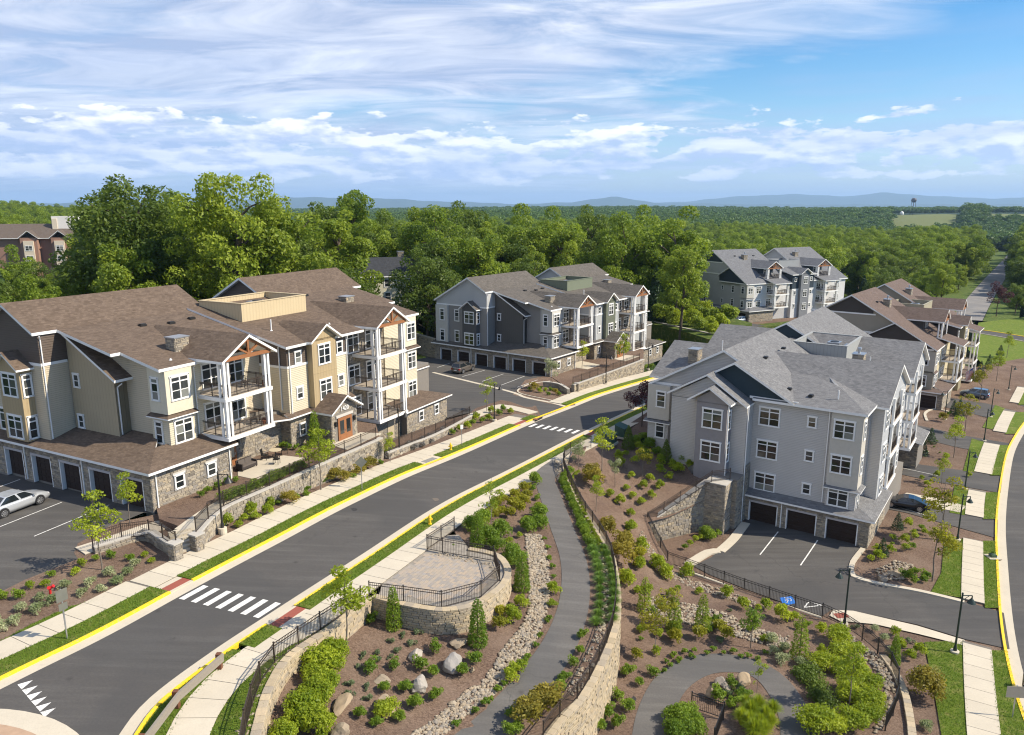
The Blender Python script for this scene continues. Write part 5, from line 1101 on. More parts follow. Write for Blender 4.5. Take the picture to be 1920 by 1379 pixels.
retaining('stone_wall', 'tall stone wall between the tan house and the dark grey house', wG, lambda x, y: -.6, lambda x, y: -4.0, -1, 'stone', .5, .3, (.4, .9), 0, 13, rough=True)
# tall wall down to the court
pB0, pB1 = FB.w(-4.6, 14.3), Vector(onz(1216, 986, -7.8)); pB0.z = pB1.z = 0
wB = catmull([pB0, pB1], .6); LB = (pB1 - pB0).length
retaining('stone_wall', 'tall sloping fieldstone wall falling to the court beside the garages', wB, lambda x, y: -4.45 - 3.2 * (Vector((x, y, 0)) - pB0).length / LB, lambda x, y: -9.6, 1, 'stone', .5, .24, (.24, .55), 300, 14, rough=True)
pl = Bld(Frame(FB.w(-4.1, 13.3), B_AZ), 'stone_pier', 'tall square fieldstone pier at the corner of the blue grey house', 'pier', seed=9)
pl.rect(-.95, 1.0, -.9, 1.2, -.3, 5.15, MORTAR, 'pier_core'); pl.stone('u-', -.95, -.9, 1.2, -.2, 5.1); pl.stone('v-', -.9, -.95, 1.0, -.2, 5.1); pl.box('pier_cap', -1.02, 1.07, -.97, 1.27, 5.15, 5.25, plain('limestone_coping', (.43, .40, .35), .85, 0.0, .3, .1)); pl.end_stones()
for k, (x, y, lab) in enumerate(((331, 1051, 'square stone pier at the foot of the terrace steps'), (371, 1034, 'square stone pier at the end of the terrace wall'), (1082, 735, 'square stone pier at the end of the dark grey house wall'))):
    p = W1(x, y); pr = Bld(Frame(p, A_AZ), 'stone_pier', lab, 'pier', seed=20 + k); pr.rect(-.32, .32, -.32, .32, -.3, 1.25, MORTAR, 'pier_core')
    for f, q in (('u-', -.32), ('v-', -.32)): pr.stone(f, q, -.32, .32, -.1, 1.2)
    pr.box('pier_cap', -.4, .4, -.4, .4, 1.25, 1.36, plain('limestone_coping', (.43, .40, .35), .85, 0.0, .3, .1)); pr.end_stones()
# terrace before the tan house with patio, walk and steps
terr = offs(wA, .3)[::2] + fl(FA, (26, -1.0), (26, 2.3), (15.9, 2.3), (15.9, 2.4), (7.8, 2.4), (7.8, -.02), (0.2, -.02)) + [W1(300, 985), W1(345, 1008)]
region('terrace_bed', TA, terr, MULCH, 0, 3, .9)
region('patio', TA, [TA.px(*q) for q in ((446, 893), (492, 903), (521, 886), (575, 860), (532, 855), (497, 861), (484, 863), (446, 885))], CONC, .04, 3, .08)
walk('footpath', TA, catmull(flat([TA.px(*q) for q in ((345, 995), (400, 955), (450, 930), (495, 905))]), 1), -.75, .75, 1.5, .05)
region('entry_walk', TA, fl(FA, (18.2, -1.5), (22.8, -1.5), (23.5, -3.6), (17.8, -3.9)) , CONC, .05, 3, .1)
walk('footpath', S1, catmull(flat([W1(*q) for q in ((150, 1036), (200, 1020), (262, 999), (300, 985), (340, 990))]), 1), -.75, .75, 1.5, .12)
st = empty('terrace_steps', W1(352, 1030), 0, 'short concrete stair between two stone piers leading to the terrace', 'steps')
for i in range(6):
    a = W1(352, 1036) - st.location; d = Vector((-.62, .78, 0)); s_ = Vector((.78, .62, 0)); c = a + d * (i * .3); m = MB(); h0 = -.3; z1 = .05 + .17 * (i + 1)
    m.hexa([c - s_ * .75 + Vector((0, 0, h0)), c + s_ * .75 + Vector((0, 0, h0)), c + s_ * .75 + d * .32 + Vector((0, 0, h0)), c - s_ * .75 + d * .32 + Vector((0, 0, h0)), c - s_ * .75 + Vector((0, 0, z1)), c + s_ * .75 + Vector((0, 0, z1)), c + s_ * .75 + d * .32 + Vector((0, 0, z1)), c - s_ * .75 + d * .32 + Vector((0, 0, z1))]); m.obj('step', CONC, st, fixn=True)
TC = Const(-3.75); region('terrace_bed', TC, offs(wC, .3)[::2] + fl(FC, (30, -1.5), (30, 2.4), (7.8, 2.4), (7.8, -.02), (.2, -.02)), MULCH, 0, 3, 2.2)
region('patio', TC, fl(FC, (8.2, -2.0), (12.5, -2.0), (13.5, 2.3), (8.0, 2.3)), CONC, .04, 3, .08); region('entry_walk', TC, fl(FC, (18.2, -1.5), (22.8, -1.5), (23.2, -4.0), (17.8, -4.0)), CONC, .05, 3, .1)
# fences
zA = lambda p: Vector((p.x, p.y, ztA(p.x, p.y) + .1))
fence('dark picket fence along the fieldstone terrace wall of the tan house', [zA(p) for p in arclen_pts(offs(wA, .22), 2.4)])
fence('dark picket fence on the low stone wall by the lavender bed', [Vector((p.x, p.y, S1.h(p.x, p.y) + .7)) for p in arclen_pts(offs(wA2, .2), 2.4)])
fence('dark picket fence by the parking lot bed on the low curved wall', [Vector((p.x, p.y, S1.h(p.x, p.y) + (.8 if i > 2 else .4))) for i, p in enumerate(arclen_pts(offs(wA1, .15), 1.9))])
fence('dark fence along the terrace of the dark grey house', [Vector((p.x, p.y, -2.8)) for p in arclen_pts(offs(wC, .2), 2.4)], pick=.16)
f1 = [W1(x, y) for x, y in ((452, 1430), (463, 1362), (486, 1290), (506, 1252), (530, 1236), (581, 1199), (630, 1166), (693, 1125))]
fence('bronze picket fence running beside the sidewalk above the garden', [Vector((p.x, p.y, t1(p.x, p.y) - .02)) for p in arclen_pts(catmull(flat(f1), .5), 1.85)])
f2 = [W1(x, y) for x, y in ((693, 1125), (757, 1133), (828, 1143), (902, 1123), (937, 1091), (926, 1055), (830, 1039), (801, 1033), (852, 998))]
fence('bronze picket fence round the paved overlook terrace', [Vector((p.x, p.y, S1.h(p.x, p.y) + .06)) for p in f2], span=2.2)
f3 = [P2(*q) for q in ((1108, 838), (1066, 852), (1056, 875), (1070, 912), (1095, 962), (1112, 986), (1129, 1012), (1145, 1045), (1154, 1097), (1152, 1160), (1133, 1222), (1090, 1305), (1052, 1347), (1000, 1415))]
fence('bronze picket fence along the long curving wall by the hedge', [Vector((p.x, p.y, S2.h(p.x, p.y) + .03)) for p in arclen_pts(catmull(flat(f3), .5), 1.9)])
fd = on(S3, fenceC[:3], .05); fd[0] = FB.w(-3.3, 12.6, 5.3); fd[1] = FB.w(-4.9, 13.9, 5.25); fd[2] = Vector((pB1.x, pB1.y, -7.6)) + Vector((-.1, .1, .0))
fence('dark fence stepping down the tall sloping stone wall', fd)
fence('black picket fence at the edge of the parking court', [fd[2], Vector(onz(1251, 1056, -9.2))] + [Vector((p.x, p.y, S4.h(p.x, p.y) + .25)) for p in fc[4:6]], mat=BLACKM)
fence('black picket fence curving round the shrub bank of the lower garden', [Vector((p.x, p.y, max(S4.h(p.x, p.y), S3.h(p.x, p.y)) + .12)) for p in arclen_pts(catmull(fc[5:], .5), 1.9)], mat=BLACKM)
strip('kerb', S4, fc[3:6], -.14, .14, CONC, .27, .9)
kk = MB(); kp, kq = Vector(onz(1214, 990, -7.75)), Vector(onz(1251, 1056, -9.2)); kk.hexa([Vector(v) for v in [(kp.x - .15, kp.y, -10), (kq.x - .15, kq.y, -10), (kq.x + .15, kq.y, -10), (kp.x + .15, kp.y, -10), (kp.x - .15, kp.y, kp.z), (kq.x - .15, kq.y, kq.z + .03), (kq.x + .15, kq.y, kq.z + .03), (kp.x + .15, kp.y, kp.z)]]); kk.obj('kerb', CONC, fixn=True)['kind'] = 'structure'
fi = [P3(*q) for q in ((1296, 1330), (1356, 1350), (1338, 1400))]
fence('short black fence on the planted island inside the looping path', [Vector((p.x, p.y, S3.h(p.x, p.y) + .05)) for p in fi], mat=BLACKM)
# pavers of the overlook, laid in rows along the walk
def pavers():
    rnd = random.Random(8); poly = [W1(*q) for q in ((721, 1100), (760, 1122), (828, 1131), (893, 1114), (924, 1088), (915, 1063), (830, 1045), (800, 1040))]
    e = empty('overlook_paving', poly[0], 0); e['kind'] = 'structure'; d = (W1(800, 1040) - W1(721, 1100)); d.z = 0; d.normalize(); s = Vector((-d.y, d.x, 0)); mb = MB(); it = []
    for i in range(-60, 60):
        off = rnd.random() * .3; a = -16.0 + off
        while a < 16:
            w = rnd.choice((.22, .3, .38)); c = poly[0] + d * (a + w / 2) + s * (i * .235); a += w
            if in_poly(c, poly): it.append((c, w, rnd.random()))
    for c, w, r in it:
        z = S1.h(c.x, c.y) + .075 + rnd.uniform(-.004, .004); p = Vector((c.x, c.y, z)) - e.location; u = d * (w / 2 - .008); v = s * .1095; k = Vector((0, 0, .05)); mb.col = r
        mb.hexa([p - u - v - k, p + u - v - k, p + u + v - k, p - u + v - k, p - u - v, p + u - v, p + u + v, p - u + v], skip=(0,))
    mb.obj('paver', paver(), e, col=True, fixn=True)['kind'] = 'stuff'
pavers()
# rocks
_ico = bmesh.new(); bmesh.ops.create_icosphere(_ico, subdivisions=1, radius=1); _iv = [tuple(v.co) for v in _ico.verts]; _if = [tuple(v.index for v in f.verts) for f in _ico.faces]; _ico.free()
def rocks(name, label, S, poly, n, sz, seed):
    rnd = random.Random(seed); xs = [p[0] for p in poly]; ys = [p[1] for p in poly]; mb = MB(); c = 0; k = 0
    while c < n and k < n * 30:
        k += 1; x, y = rnd.uniform(min(xs), max(xs)), rnd.uniform(min(ys), max(ys))
        if not in_poly((x, y), poly): continue
        c += 1; r = rnd.uniform(*sz) * (1.5 if rnd.random() < .1 else 1); a = rnd.random() * 6.28; ca, sa = math.cos(a), math.sin(a); f = (rnd.uniform(.8, 1.3), rnd.uniform(.6, 1.0), rnd.uniform(.45, .75)); z = S.h(x, y) + r * .25 + rnd.random() * .05; b = len(mb.v); mb.col = rnd.random()
        for v in _iv:
            q = (v[0] * f[0] * r * rnd.uniform(.85, 1.12), v[1] * f[1] * r * rnd.uniform(.85, 1.12), v[2] * f[2] * r); mb.v.append((x + q[0] * ca - q[1] * sa, y + q[0] * sa + q[1] * ca, z + q[2]))
        for t in _if: mb.face((b + t[0], b + t[1], b + t[2]))
    o = mb.obj(name, RIVER, col=True); tag(o, label, 'rocks', None, 'stuff'); return o
sw = [(984, 1002), (989, 1046), (992, 1095), (992, 1140), (982, 1171), (940, 1223), (909, 1275), (857, 1310), (815, 1348), (773, 1379), (740, 1400), (800, 1410), (832, 1379), (888, 1331), (944, 1292), (975, 1247), (999, 1213), (1010, 1192), (1027, 1143), (1030, 1095), (1027, 1046), (1013, 1004)]
rocks('river_rocks', 'pale river rocks filling the dry swale beside the garden path', S2, [P2(*q) for q in sw], 3000, (.075, .135), 1)
rocks('river_rocks', 'pale river rocks in a band across the lower mulch slope', S3, [P3(*q) for q in ((1222, 1120), (1205, 1152), (1260, 1165), (1340, 1182), (1440, 1212), (1480, 1214), (1478, 1195), (1420, 1180), (1365, 1152), (1300, 1135))], 1000, (.08, .15), 2)
W2in = offs(capW2, -.55); W2in2 = offs(capW2, -1.25)
rocks('river_rocks', 'strip of river rocks between the hedge and the curving fence', S2, [p for p in W2in[2:70]] + [p for p in W2in2[2:70]][::-1], 620, (.07, .13), 3)
rocks('river_rocks', 'strip of river rocks along the inside of the court fence', S3, [P3(*q) for q in ((1205, 995), (1246, 1062), (1330, 1098), (1440, 1140), (1430, 1147), (1320, 1110), (1235, 1075), (1198, 1005))], 420, (.08, .15), 4)
rocks('river_rocks', 'river rocks at the foot of the lower garden fence', S3, [P3(*q) for q in ((1600, 1195), (1655, 1240), (1678, 1290), (1668, 1350), (1640, 1379), (1645, 1345), (1660, 1295), (1635, 1250), (1590, 1210))], 420, (.07, .14), 5)
rocks('river_rocks', 'river rocks among the shrubs of the bed beside the garages', S4, [P4(*q) for q in ((1640, 1070), (1680, 1052), (1715, 1062), (1700, 1085), (1660, 1092))], 260, (.08, .16), 6)
rocks('river_rocks', 'river rocks inside the fence of the paved overlook', S1, [W1(*q) for q in ((805, 1041), (830, 1046), (916, 1064), (926, 1089), (935, 1090), (925, 1056), (830, 1038))], 160, (.06, .12), 7)
rocks('river_rocks', 'river rocks along the foot of the roadside fence', S1, [p for p in offs(capW1, .5)[2:40]] + [p for p in offs(capW1, 1.0)[2:40]][::-1], 260, (.06, .11), 8)
def boulder(px_, S, size, label, col, seed, flatf=.65):
    rnd = random.Random(seed); bm = bmesh.new(); bmesh.ops.create_icosphere(bm, subdivisions=3, radius=1); ph = [rnd.uniform(0, 6) for _ in range(9)]; pl = [(Vector((rnd.gauss(0, 1), rnd.gauss(0, 1), rnd.gauss(0, 1))).normalized(), rnd.uniform(.45, .82)) for _ in range(12)]
    for v in bm.verts:
        c = v.co
        for nrm, d in pl:
            t = c.dot(nrm)
            if t > d: c = c - nrm * (t - d) * .97
        k = 1 + .07 * math.sin(5 * c.x + ph[0]) * math.sin(4 * c.y + ph[1]) + .05 * math.sin(9 * c.z + ph[2] + 6 * c.x) + rnd.uniform(-.018, .018); v.co = Vector((c.x * size[0] * k, c.y * size[1] * k, c.z * size[2] * k))
    me = bpy.data.meshes.new('boulder'); bm.to_mesh(me); bm.free(); me.materials.append(M_boulder()); at = me.attributes.new('Col', 'FLOAT_COLOR', 'FACE'); at.data.foreach_set('color', np.full(len(me.polygons) * 4, col)); me.polygons.foreach_set('use_smooth', [False] * len(me.polygons))
    p = S.px(*px_); o = link('boulder', me); o.location = (p.x, p.y, p.z + size[2] * .45); o.rotation_euler = (rnd.uniform(-.2, .2), rnd.uniform(-.2, .2), rnd.uniform(0, 6)); tag(o, label, 'boulder'); return o
for i, (q, S, sz, lab) in enumerate((((779, 1236), S2, (.62, .42, .5), 'tan angular boulder in the mulch below the overlook wall'), ((851, 1252), S2, (.78, .62, .6), 'big round grey and white boulder on the garden mulch'), ((857, 1211), S2, (.62, .4, .28), 'low orange brown boulder near the columnar evergreen'), ((787, 1293), S2, (.66, .5, .55), 'cream pointed boulder among the round garden shrubs'), ((716, 1277), S2, (.75, .45, .2), 'flat grey slab of rock lying in the mulch'), ((640, 1330), S2, (.85, .5, .42), 'pale speckled boulder beside the green shrub bank'), ((723, 1330), S2, (.68, .55, .5), 'brown boulder with a golden shrub before it'), ((636, 1384), S2, (.7, .5, .5), 'sandy boulder by the bottom of the shrub bank'), ((907, 1000), S2, (.35, .35, .5), 'upright tan rock by the fence of the overlook'), ((886, 1260), S2, (.2, .17, .2), 'small bluish stone beside the round grey boulder'), ((1356, 1290), S3, (.62, .55, .55), 'smooth cream boulder on the planted island'), ((1392, 1281), S3, (.68, .5, .5), 'whitish boulder with dark veins on the planted island'), ((1331, 1308), S3, (.45, .4, .55), 'tan boulder behind the short island fence'), ((1679, 1079), S4, (.7, .45, .35), 'pale flat boulder in the bed by the garages'), ((1655, 1088), S4, (.6, .45, .32), 'brown boulder at the kerb of the garage bed'))):
    boulder(q, S, sz, lab, [.45, .75, .3, .95, .62, .98, .2, .4, .38, .7, .93, .9, .42, .8, .3][i], 40 + i)
# ------------------------------------------------------------------ vegetation
NR = np.random.default_rng(7)
def quads_mesh(name, V, mat, col=None):
    """V: (n,4,3) array of quads"""
    n = len(V); me = bpy.data.meshes.new(name); me.vertices.add(n * 4); me.vertices.foreach_set('co', np.ascontiguousarray(V, dtype=np.float32).ravel())
    me.loops.add(n * 4); me.loops.foreach_set('vertex_index', np.arange(n * 4, dtype=np.int32)); me.polygons.add(n); me.polygons.foreach_set('loop_start', np.arange(0, n * 4, 4, dtype=np.int32))
    me.materials.append(mat)
    if col is not None:
        at = me.attributes.new('Col', 'FLOAT_COLOR', 'FACE'); at.data.foreach_set('color', np.repeat(col.astype(np.float32)[:, None], 4, 1).ravel())
    me.update(calc_edges=True); return me
def unit(a): return a / np.maximum(1e-6, np.linalg.norm(a, axis=-1, keepdims=True))
def leaves(P, size, out, r, aspect=.5, droop=.25, tang=None):
    """one pointed leaf face at each point, loosely facing outwards"""
    n = len(P); nr = unit(out * .8 + r.normal(size=(n, 3)) * .75 + np.array([0, 0, .35])); t = tang if tang is not None else r.normal(size=(n, 3)) + np.array([0, 0, -droop]); t = unit(t - nr * (t * nr).sum(1, keepdims=True)); b = np.cross(nr, t); s = (size * r.uniform(.7, 1.3, n))[:, None]
    return np.stack([P - t * s, P + b * s * aspect, P + t * s, P - b * s * aspect], 1)
def clumps(r, K, rad, zc, hz, rc, power=.5, lowcut=-.55):
    C = []
    while len(C) < K:
        d = unit(r.normal(size=3)); q = r.random() ** power
        if d[2] < lowcut: continue
        C.append((d[0] * rad * q, d[1] * rad * q, zc + d[2] * hz * q))
    return np.array(C), rc * r.uniform(.65, 1.25, K)
def crown_mesh(name, r, C, RC, n, leaf, mat, shell=.62, flat=.8):
    k = r.choice(len(C), n, p=RC ** 2 / (RC ** 2).sum()); d = unit(r.normal(size=(n, 3)) + np.array([0, 0, .3])); q = shell + (1 - shell) * r.random(n)
    P = C[k] + d * (RC[k] * q)[:, None] * np.array([1, 1, flat]); col = np.clip(.5 + (r.random(len(C))[k] - .5) * .7 + (r.random(n) - .5) * .6, 0, 1)
    return quads_mesh(name, leaves(P, leaf, d, r), mat, col)
def trunk_mesh(name, r, h, rb, C, mat, top=.8, n=7, limbs=14):
    mb = MB(); p = Vector((0, 0, -.4)); pts = [p]; seg = 6
    for i in range(1, seg + 1): pts.append(Vector((r.normal() * .02 * h * (i / seg), r.normal() * .02 * h * (i / seg), h * top * i / seg)))
    for i in range(seg): mb.tube(pts[i], pts[i + 1], rb * (1 - .8 * i / seg), rb * (1 - .8 * (i + 1) / seg), n, False)
    for c in C[:limbs]:
        c = Vector(c); zz = min(max(c.z - .3 * math.hypot(c.x, c.y) - .06 * h, .25 * h), .75 * h); i = min(seg - 1, int(zz / (h * top) * seg)); s = pts[i].lerp(pts[i + 1], .5); m = s.lerp(c, .5) + Vector((0, 0, .02 * h)); rr = rb * .38
        mb.tube(s, m, rr, rr * .6, 5, False); mb.tube(m, c, rr * .6, rr * .15, 5, False)
    return mb.mesh(name, mat, smooth=True)
LEAF = {
 'oak': leafmat('oak_leaves', (0.088, 0.152, 0.012), (0.296, 0.380, 0.031)), 'maple': leafmat('maple_leaves', (0.090, 0.159, 0.013), (0.345, 0.414, 0.037)), 'dark': leafmat('dark_leaves', (0.057, 0.102, 0.015), (0.182, 0.246, 0.031)),
 'spruce': leafmat('spruce_needles', (0.023, 0.055, 0.019), (0.073, 0.127, 0.037), .15), 'far': leafmat('far_leaves', (0.040, 0.087, 0.016), (0.125, 0.206, 0.037), .25), 'fresh': leafmat('fresh_leaves', (0.152, 0.228, 0.011), (0.478, 0.531, 0.032)),
 'gold': leafmat('golden_leaves', (0.156, 0.175, 0.010), (0.449, 0.413, 0.027)), 'green': leafmat('shrub_leaves', (0.088, 0.168, 0.012), (0.305, 0.404, 0.033)), 'grass': leafmat('grass_blades', (0.085, 0.174, 0.023), (0.262, 0.392, 0.069)), 'pale': leafmat('pale_leaves', (.13, .19, .06), (.60, .60, .36)),
 'purple': leafmat('purple_leaves', (0.038, 0.013, 0.018), (0.135, 0.044, 0.047)), 'grey': leafmat('greygreen_leaves', (0.106, 0.155, 0.070), (0.280, 0.328, 0.164)), 'red': leafmat('russet_leaves', (0.154, 0.147, 0.017), (0.448, 0.356, 0.050)), 'lav': leafmat('lavender', (0.144, 0.146, 0.109), (0.386, 0.346, 0.328))}
PROTO = {}
def proto_tree(key, seed, h, rad, K, rc, n, leaf, mat, rb, zc=.62, hz=.36, power=.5, trunk=.8, bark=(.11, .085, .065), lowcut=-.6):
    r = np.random.default_rng(seed); C, RC = clumps(r, K, rad, h * zc, h * hz, rc, power, lowcut); PROTO[key] = (trunk_mesh('trunk', r, h, rb, C, M_bark(bark), trunk), crown_mesh('crown', r, C, RC, n, leaf, mat))
for i, (h, rad, K, rc, m) in enumerate(((25, 6.2, 46, 1.9, 'oak'), (24, 5.4, 40, 1.8, 'maple'), (26, 5.0, 42, 1.7, 'oak'), (23, 6.5, 48, 1.8, 'dark'), (25, 4.6, 36, 1.7, 'maple'), (24, 5.6, 44, 1.9, 'dark'))):
    proto_tree('big%d' % i, 100 + i, h, rad, K, rc, 10500, .27, LEAF[m], .42, .60, .40)
proto_tree('hero0', 131, 27, 8.6, 95, 2.1, 20000, .27, LEAF['dark'], .6, .60, .38); proto_tree('hero1', 132, 27, 8.4, 100, 1.9, 20000, .27, LEAF['maple'], .6, .58, .40)
for i in range(3): proto_tree('mid%d' % i, 140 + i, 11, 3.4, 26, 1.15, 5200, .19, LEAF[('maple', 'fresh', 'oak')[i]], .16, .56, .42)
for i, m in enumerate(('fresh', 'gold', 'green', 'pale')): proto_tree('young%d' % i, 150 + i, 4.6, .95, 15, .42, 1150, .085, LEAF[m], .045, .64, .30, .6, .9, (.19, .16, .13), -.8)
proto_tree('sparse', 158, 5.2, 1.0, 15, .36, 620, .085, LEAF['fresh'], .04, .58, .36, .6, .92, (.19, .16, .13), -.8)
proto_tree('purple', 160, 6.5, 1.9, 22, .65, 2600, .11, LEAF['purple'], .1, .6, .36)
for i in range(2):   # low polygon canopy for the far wood
    r = np.random.default_rng(170 + i); C, RC = clumps(r, 20, 5.6, 13.5, 7.0, 2.6, .5, -.2); PROTO['far%d' % i] = (None, crown_mesh('canopy', r, C, RC, 520, 1.05, LEAF['far'], .75))
def conifer(key, seed, h, rad, n, leaf, mat, shape=1.0, rb=.14):
    r = np.random.default_rng(seed); z = h * (1 - r.random(n) ** .62); tier = (np.floor(z / (h / 16)) % 2) * .12 + .94; rr = rad * (1 - z / h) ** shape * tier * (.55 + .45 * np.sqrt(r.random(n))); a = r.random(n) * 6.283; P = np.stack([rr * np.cos(a), rr * np.sin(a), z * .96 + .04 * h - rr * .18], 1); out = np.stack([np.cos(a), np.sin(a), np.full(n, -.25)], 1)
    V = leaves(P, leaf, out, r, .35, tang=out + r.normal(size=(n, 3)) * .35); me = quads_mesh('crown', V, mat, r.random(n)); t = MB(); t.tube((0, 0, -.3), (0, 0, h * .9), rb, .02, 6, False); PROTO[key] = (t.mesh('trunk', M_bark(), smooth=True), me)
conifer('spruce', 180, 15, 3.6, 7000, .30, LEAF['spruce'], .85); conifer('column', 181, 2.7, .52, 1900, .075, LEAF['green'], .42, .04); conifer('cone', 182, 1.7, .55, 1100, .065, LEAF['spruce'], .75, .03); conifer('pine', 183, 2.9, .62, 900, .10, LEAF['maple'], .45, .045); conifer('dspruce', 184, 3.0, .95, 1700, .10, LEAF['dark'], .7, .05)
def shrub(key, seed, rad, h, n, leaf, mat, K=12, flat=.85):
    r = np.random.default_rng(seed); C, RC = clumps(r, K, rad * .62, h * .52, h * .34, rad * .42, .5, -.5); PROTO[key] = (None, crown_mesh('shrub', r, C, RC, n, leaf, mat, .5, flat))
shrub('round0', 200, .45, .72, 700, .055, LEAF['green']); shrub('round1', 201, .45, .7, 700, .055, LEAF['fresh']); shrub('gold0', 202, .48, .75, 760, .055, LEAF['gold']); shrub('gold1', 203, .5, .85, 760, .06, LEAF['fresh']); shrub('pale', 204, .48, .62, 640, .055, LEAF['pale']); shrub('grey', 205, .34, .36, 360, .05, LEAF['grey'], 8); shrub('russet', 206, .95, 1.6, 1500, .08, LEAF['red'], 18); shrub('mass', 207, 1.0, 1.25, 2400, .075, LEAF['fresh'], 22); shrub('massg', 208, .95, 1.1, 2200, .075, LEAF['green'], 22); shrub('lav', 209, .5, .5, 600, .055, LEAF['lav']); shrub('bush', 210, 1.7, 2.6, 2600, .15, LEAF['maple'], 22); shrub('bushf', 211, 1.6, 2.2, 2600, .15, LEAF['fresh'], 22); shrub('small', 212, .26, .36, 300, .045, LEAF['green'], 7); shrub('mound', 213, .85, 1.1, 2200, .06, LEAF['red'], 20); shrub('jun', 214, 1.0, .5, 1300, .07, LEAF['dark'], 16)
def tuft(key, seed, rad, h, n, w, mat):
    r = np.random.default_rng(seed); a = r.random(n) * 6.283; lean = r.random(n) ** .7; R0 = rad * .18; q = []
    d = np.stack([np.cos(a), np.sin(a), np.zeros(n)], 1); hh = h * r.uniform(.7, 1.05, n) * (1 - .35 * lean ** 2); base = d * (R0 * r.random(n))[:, None]; mid = base + d * (rad * .45 * lean)[:, None] + np.stack([np.zeros(n), np.zeros(n), hh * .7], 1); tip = base + d * (rad * 1.1 * lean)[:, None] + np.stack([np.zeros(n), np.zeros(n), hh * (1 - .3 * lean)], 1); s = np.stack([-d[:, 1], d[:, 0], np.zeros(n)], 1) * w
    V = np.concatenate([np.stack([base - s, base + s, mid + s, mid - s], 1), np.stack([mid - s, mid + s, tip + s * .2, tip - s * .2], 1)]); PROTO[key] = (None, quads_mesh('grass_tuft', V, mat, np.concatenate([r.random(n)] * 2)))
tuft('tuft', 230, .62, .85, 420, .012, LEAF['grass']); tuft('tall', 231, .6, 1.25, 480, .012, LEAF['fresh'])
_rv = random.Random(99)
def plant(key, p, s=1.0, name=None, label=None, cat=None, group=None, sz=None):
    tr, cr = PROTO[key]; rz = _rv.random() * 6.28; sc = s * _rv.uniform(.86, 1.18) * (1.14 if tr is None else 1.0); sv = (sc * _rv.uniform(.9, 1.12), sc * _rv.uniform(.9, 1.12), sc * (sz or 1) * _rv.uniform(.92, 1.08))
    if tr is None:
        o = link(name, cr); o.location = p; o.rotation_euler = (0, 0, rz); o.scale = sv; return tag(o, label, cat, group)
    e = empty(name, p, rz, label, cat, group); e.scale = sv; link('trunk', tr, e); link('crown', cr, e); return e
def many(keys, S, pts, s, name, label, cat, group, f=None, sz=None):
    if name == 'shrub':
        if any(w in label for w in ('tiny', 'perennial', 'tuft', 'mixed small')): name = cat = 'perennial'
        elif 'golden' in label or 'yellow' in label: name = cat = 'golden_shrub'; cat = 'golden shrub'
        elif 'cream' in label: name = 'flowering_shrub'; cat = 'flowering shrub'
    for q in pts:
        if f: q = f(*q)
        p = S.px(q[0], q[1]); plant(_rv.choice(keys) if isinstance(keys, (list, tuple)) else keys, p, s, name, label, cat, group, sz)
z7 = lambda x, y: (440 + x / 2.879, 900 + y / 2.879); z8 = lambda x, y: (1060 + x / 2.909, 960 + y / 2.909); z6 = lambda x, y: (x / 2.878, 900 + y / 2.878); c6 = lambda x, y: (1020 + x / 4.056, 760 + y / 4.056); q5 = lambda x, y: (420 + x / 5.747, 760 + y / 5.747); c3 = lambda x, y: (780 + x / 3.84, 460 + y / 3.84); d6 = lambda x, y: (640 + x / 3.84, 680 + y / 3.84); rr_ = lambda x, y: (1520 + x / 1.8175, 620 + y / 1.8175); b5 = lambda x, y: (1180 + x / 2.872, 580 + y / 2.872)
# --- sunken garden
many(['round0'], S2, [(745, 775), (1085, 928), (1290, 990), (1000, 1022), (865, 1022), (740, 1038), (1225, 1062), (1070, 1068), (810, 1152), (925, 1152), (1090, 1190), (978, 1240), (680, 1290), (885, 1308), (770, 1338), (470, 1255), (1500, 1290)], .95, 'shrub', 'round dark green shrub spaced out on the garden mulch among boulders', 'shrub', 'round shrubs in the sunken garden', z7)
many('grey', S2, [(995, 832), (840, 878), (880, 926), (840, 966), (770, 936), (695, 962), (770, 986), (675, 1017), (540, 1122), (615, 1112), (715, 1132), (490, 1182), (625, 1167), (715, 1192), (910, 850), (960, 890)], .75, 'shrub', 'small grey green tuft on the garden mulch', 'shrub', 'grey tufts in the sunken garden', z7)
for q, lab in (((860, 800), 'slim columnar evergreen before the left side of the overlook wall'), ((1312, 890), 'tall columnar evergreen before the right side of the overlook wall'), ((1550, 596), 'columnar evergreen behind the overlook beside the rock swale'), ((1310, 356), 'columnar evergreen by the rocks behind the overlook fence')): plant('column', S2.px(*z7(*q)), 1.12, 'columnar_evergreen', lab, 'evergreen')
many(['gold1', 'gold0'], S2, [(1420, 810), (1480, 750), (1545, 690), (1510, 780), (1440, 740)], 1.0, 'shrub', 'yellow green shrub at the foot of the overlook wall near the swale', 'shrub', 'shrubs at the overlook wall', z7)
many(['small'], S2, [(1700, 435), (1715, 480), (1720, 535), (1695, 770), (1650, 850), (1625, 905), (1580, 975), (1555, 1005), (1455, 1115), (1380, 1200), (1300, 1265), (1195, 1335), (1185, 378), (1690, 375), (1670, 330), (1350, 1225), (1420, 1150)], 1.0, 'shrub', 'tiny green shrub at the edge between river rocks and path', 'shrub', 'edging shrubs by the swale', z7)
many(['gold1', 'round1'], S2, [(1720, 615), (1715, 690), (1540, 1035), (1490, 1085), (1510, 1060)], .85, 'shrub', 'fresh green shrub flowering yellow beside the garden path', 'shrub', 'path side shrubs', z7)
many(['round0', 'russet'], S2, [(1785, 1085), (1755, 1140), (1690, 1190), (1655, 1250), (1585, 1320), (1690, 1250)], 1.0, 'shrub', 'dark shrub with pinkish flowers along the fence side of the garden path', 'shrub', 'dark path shrubs', z7, .8)
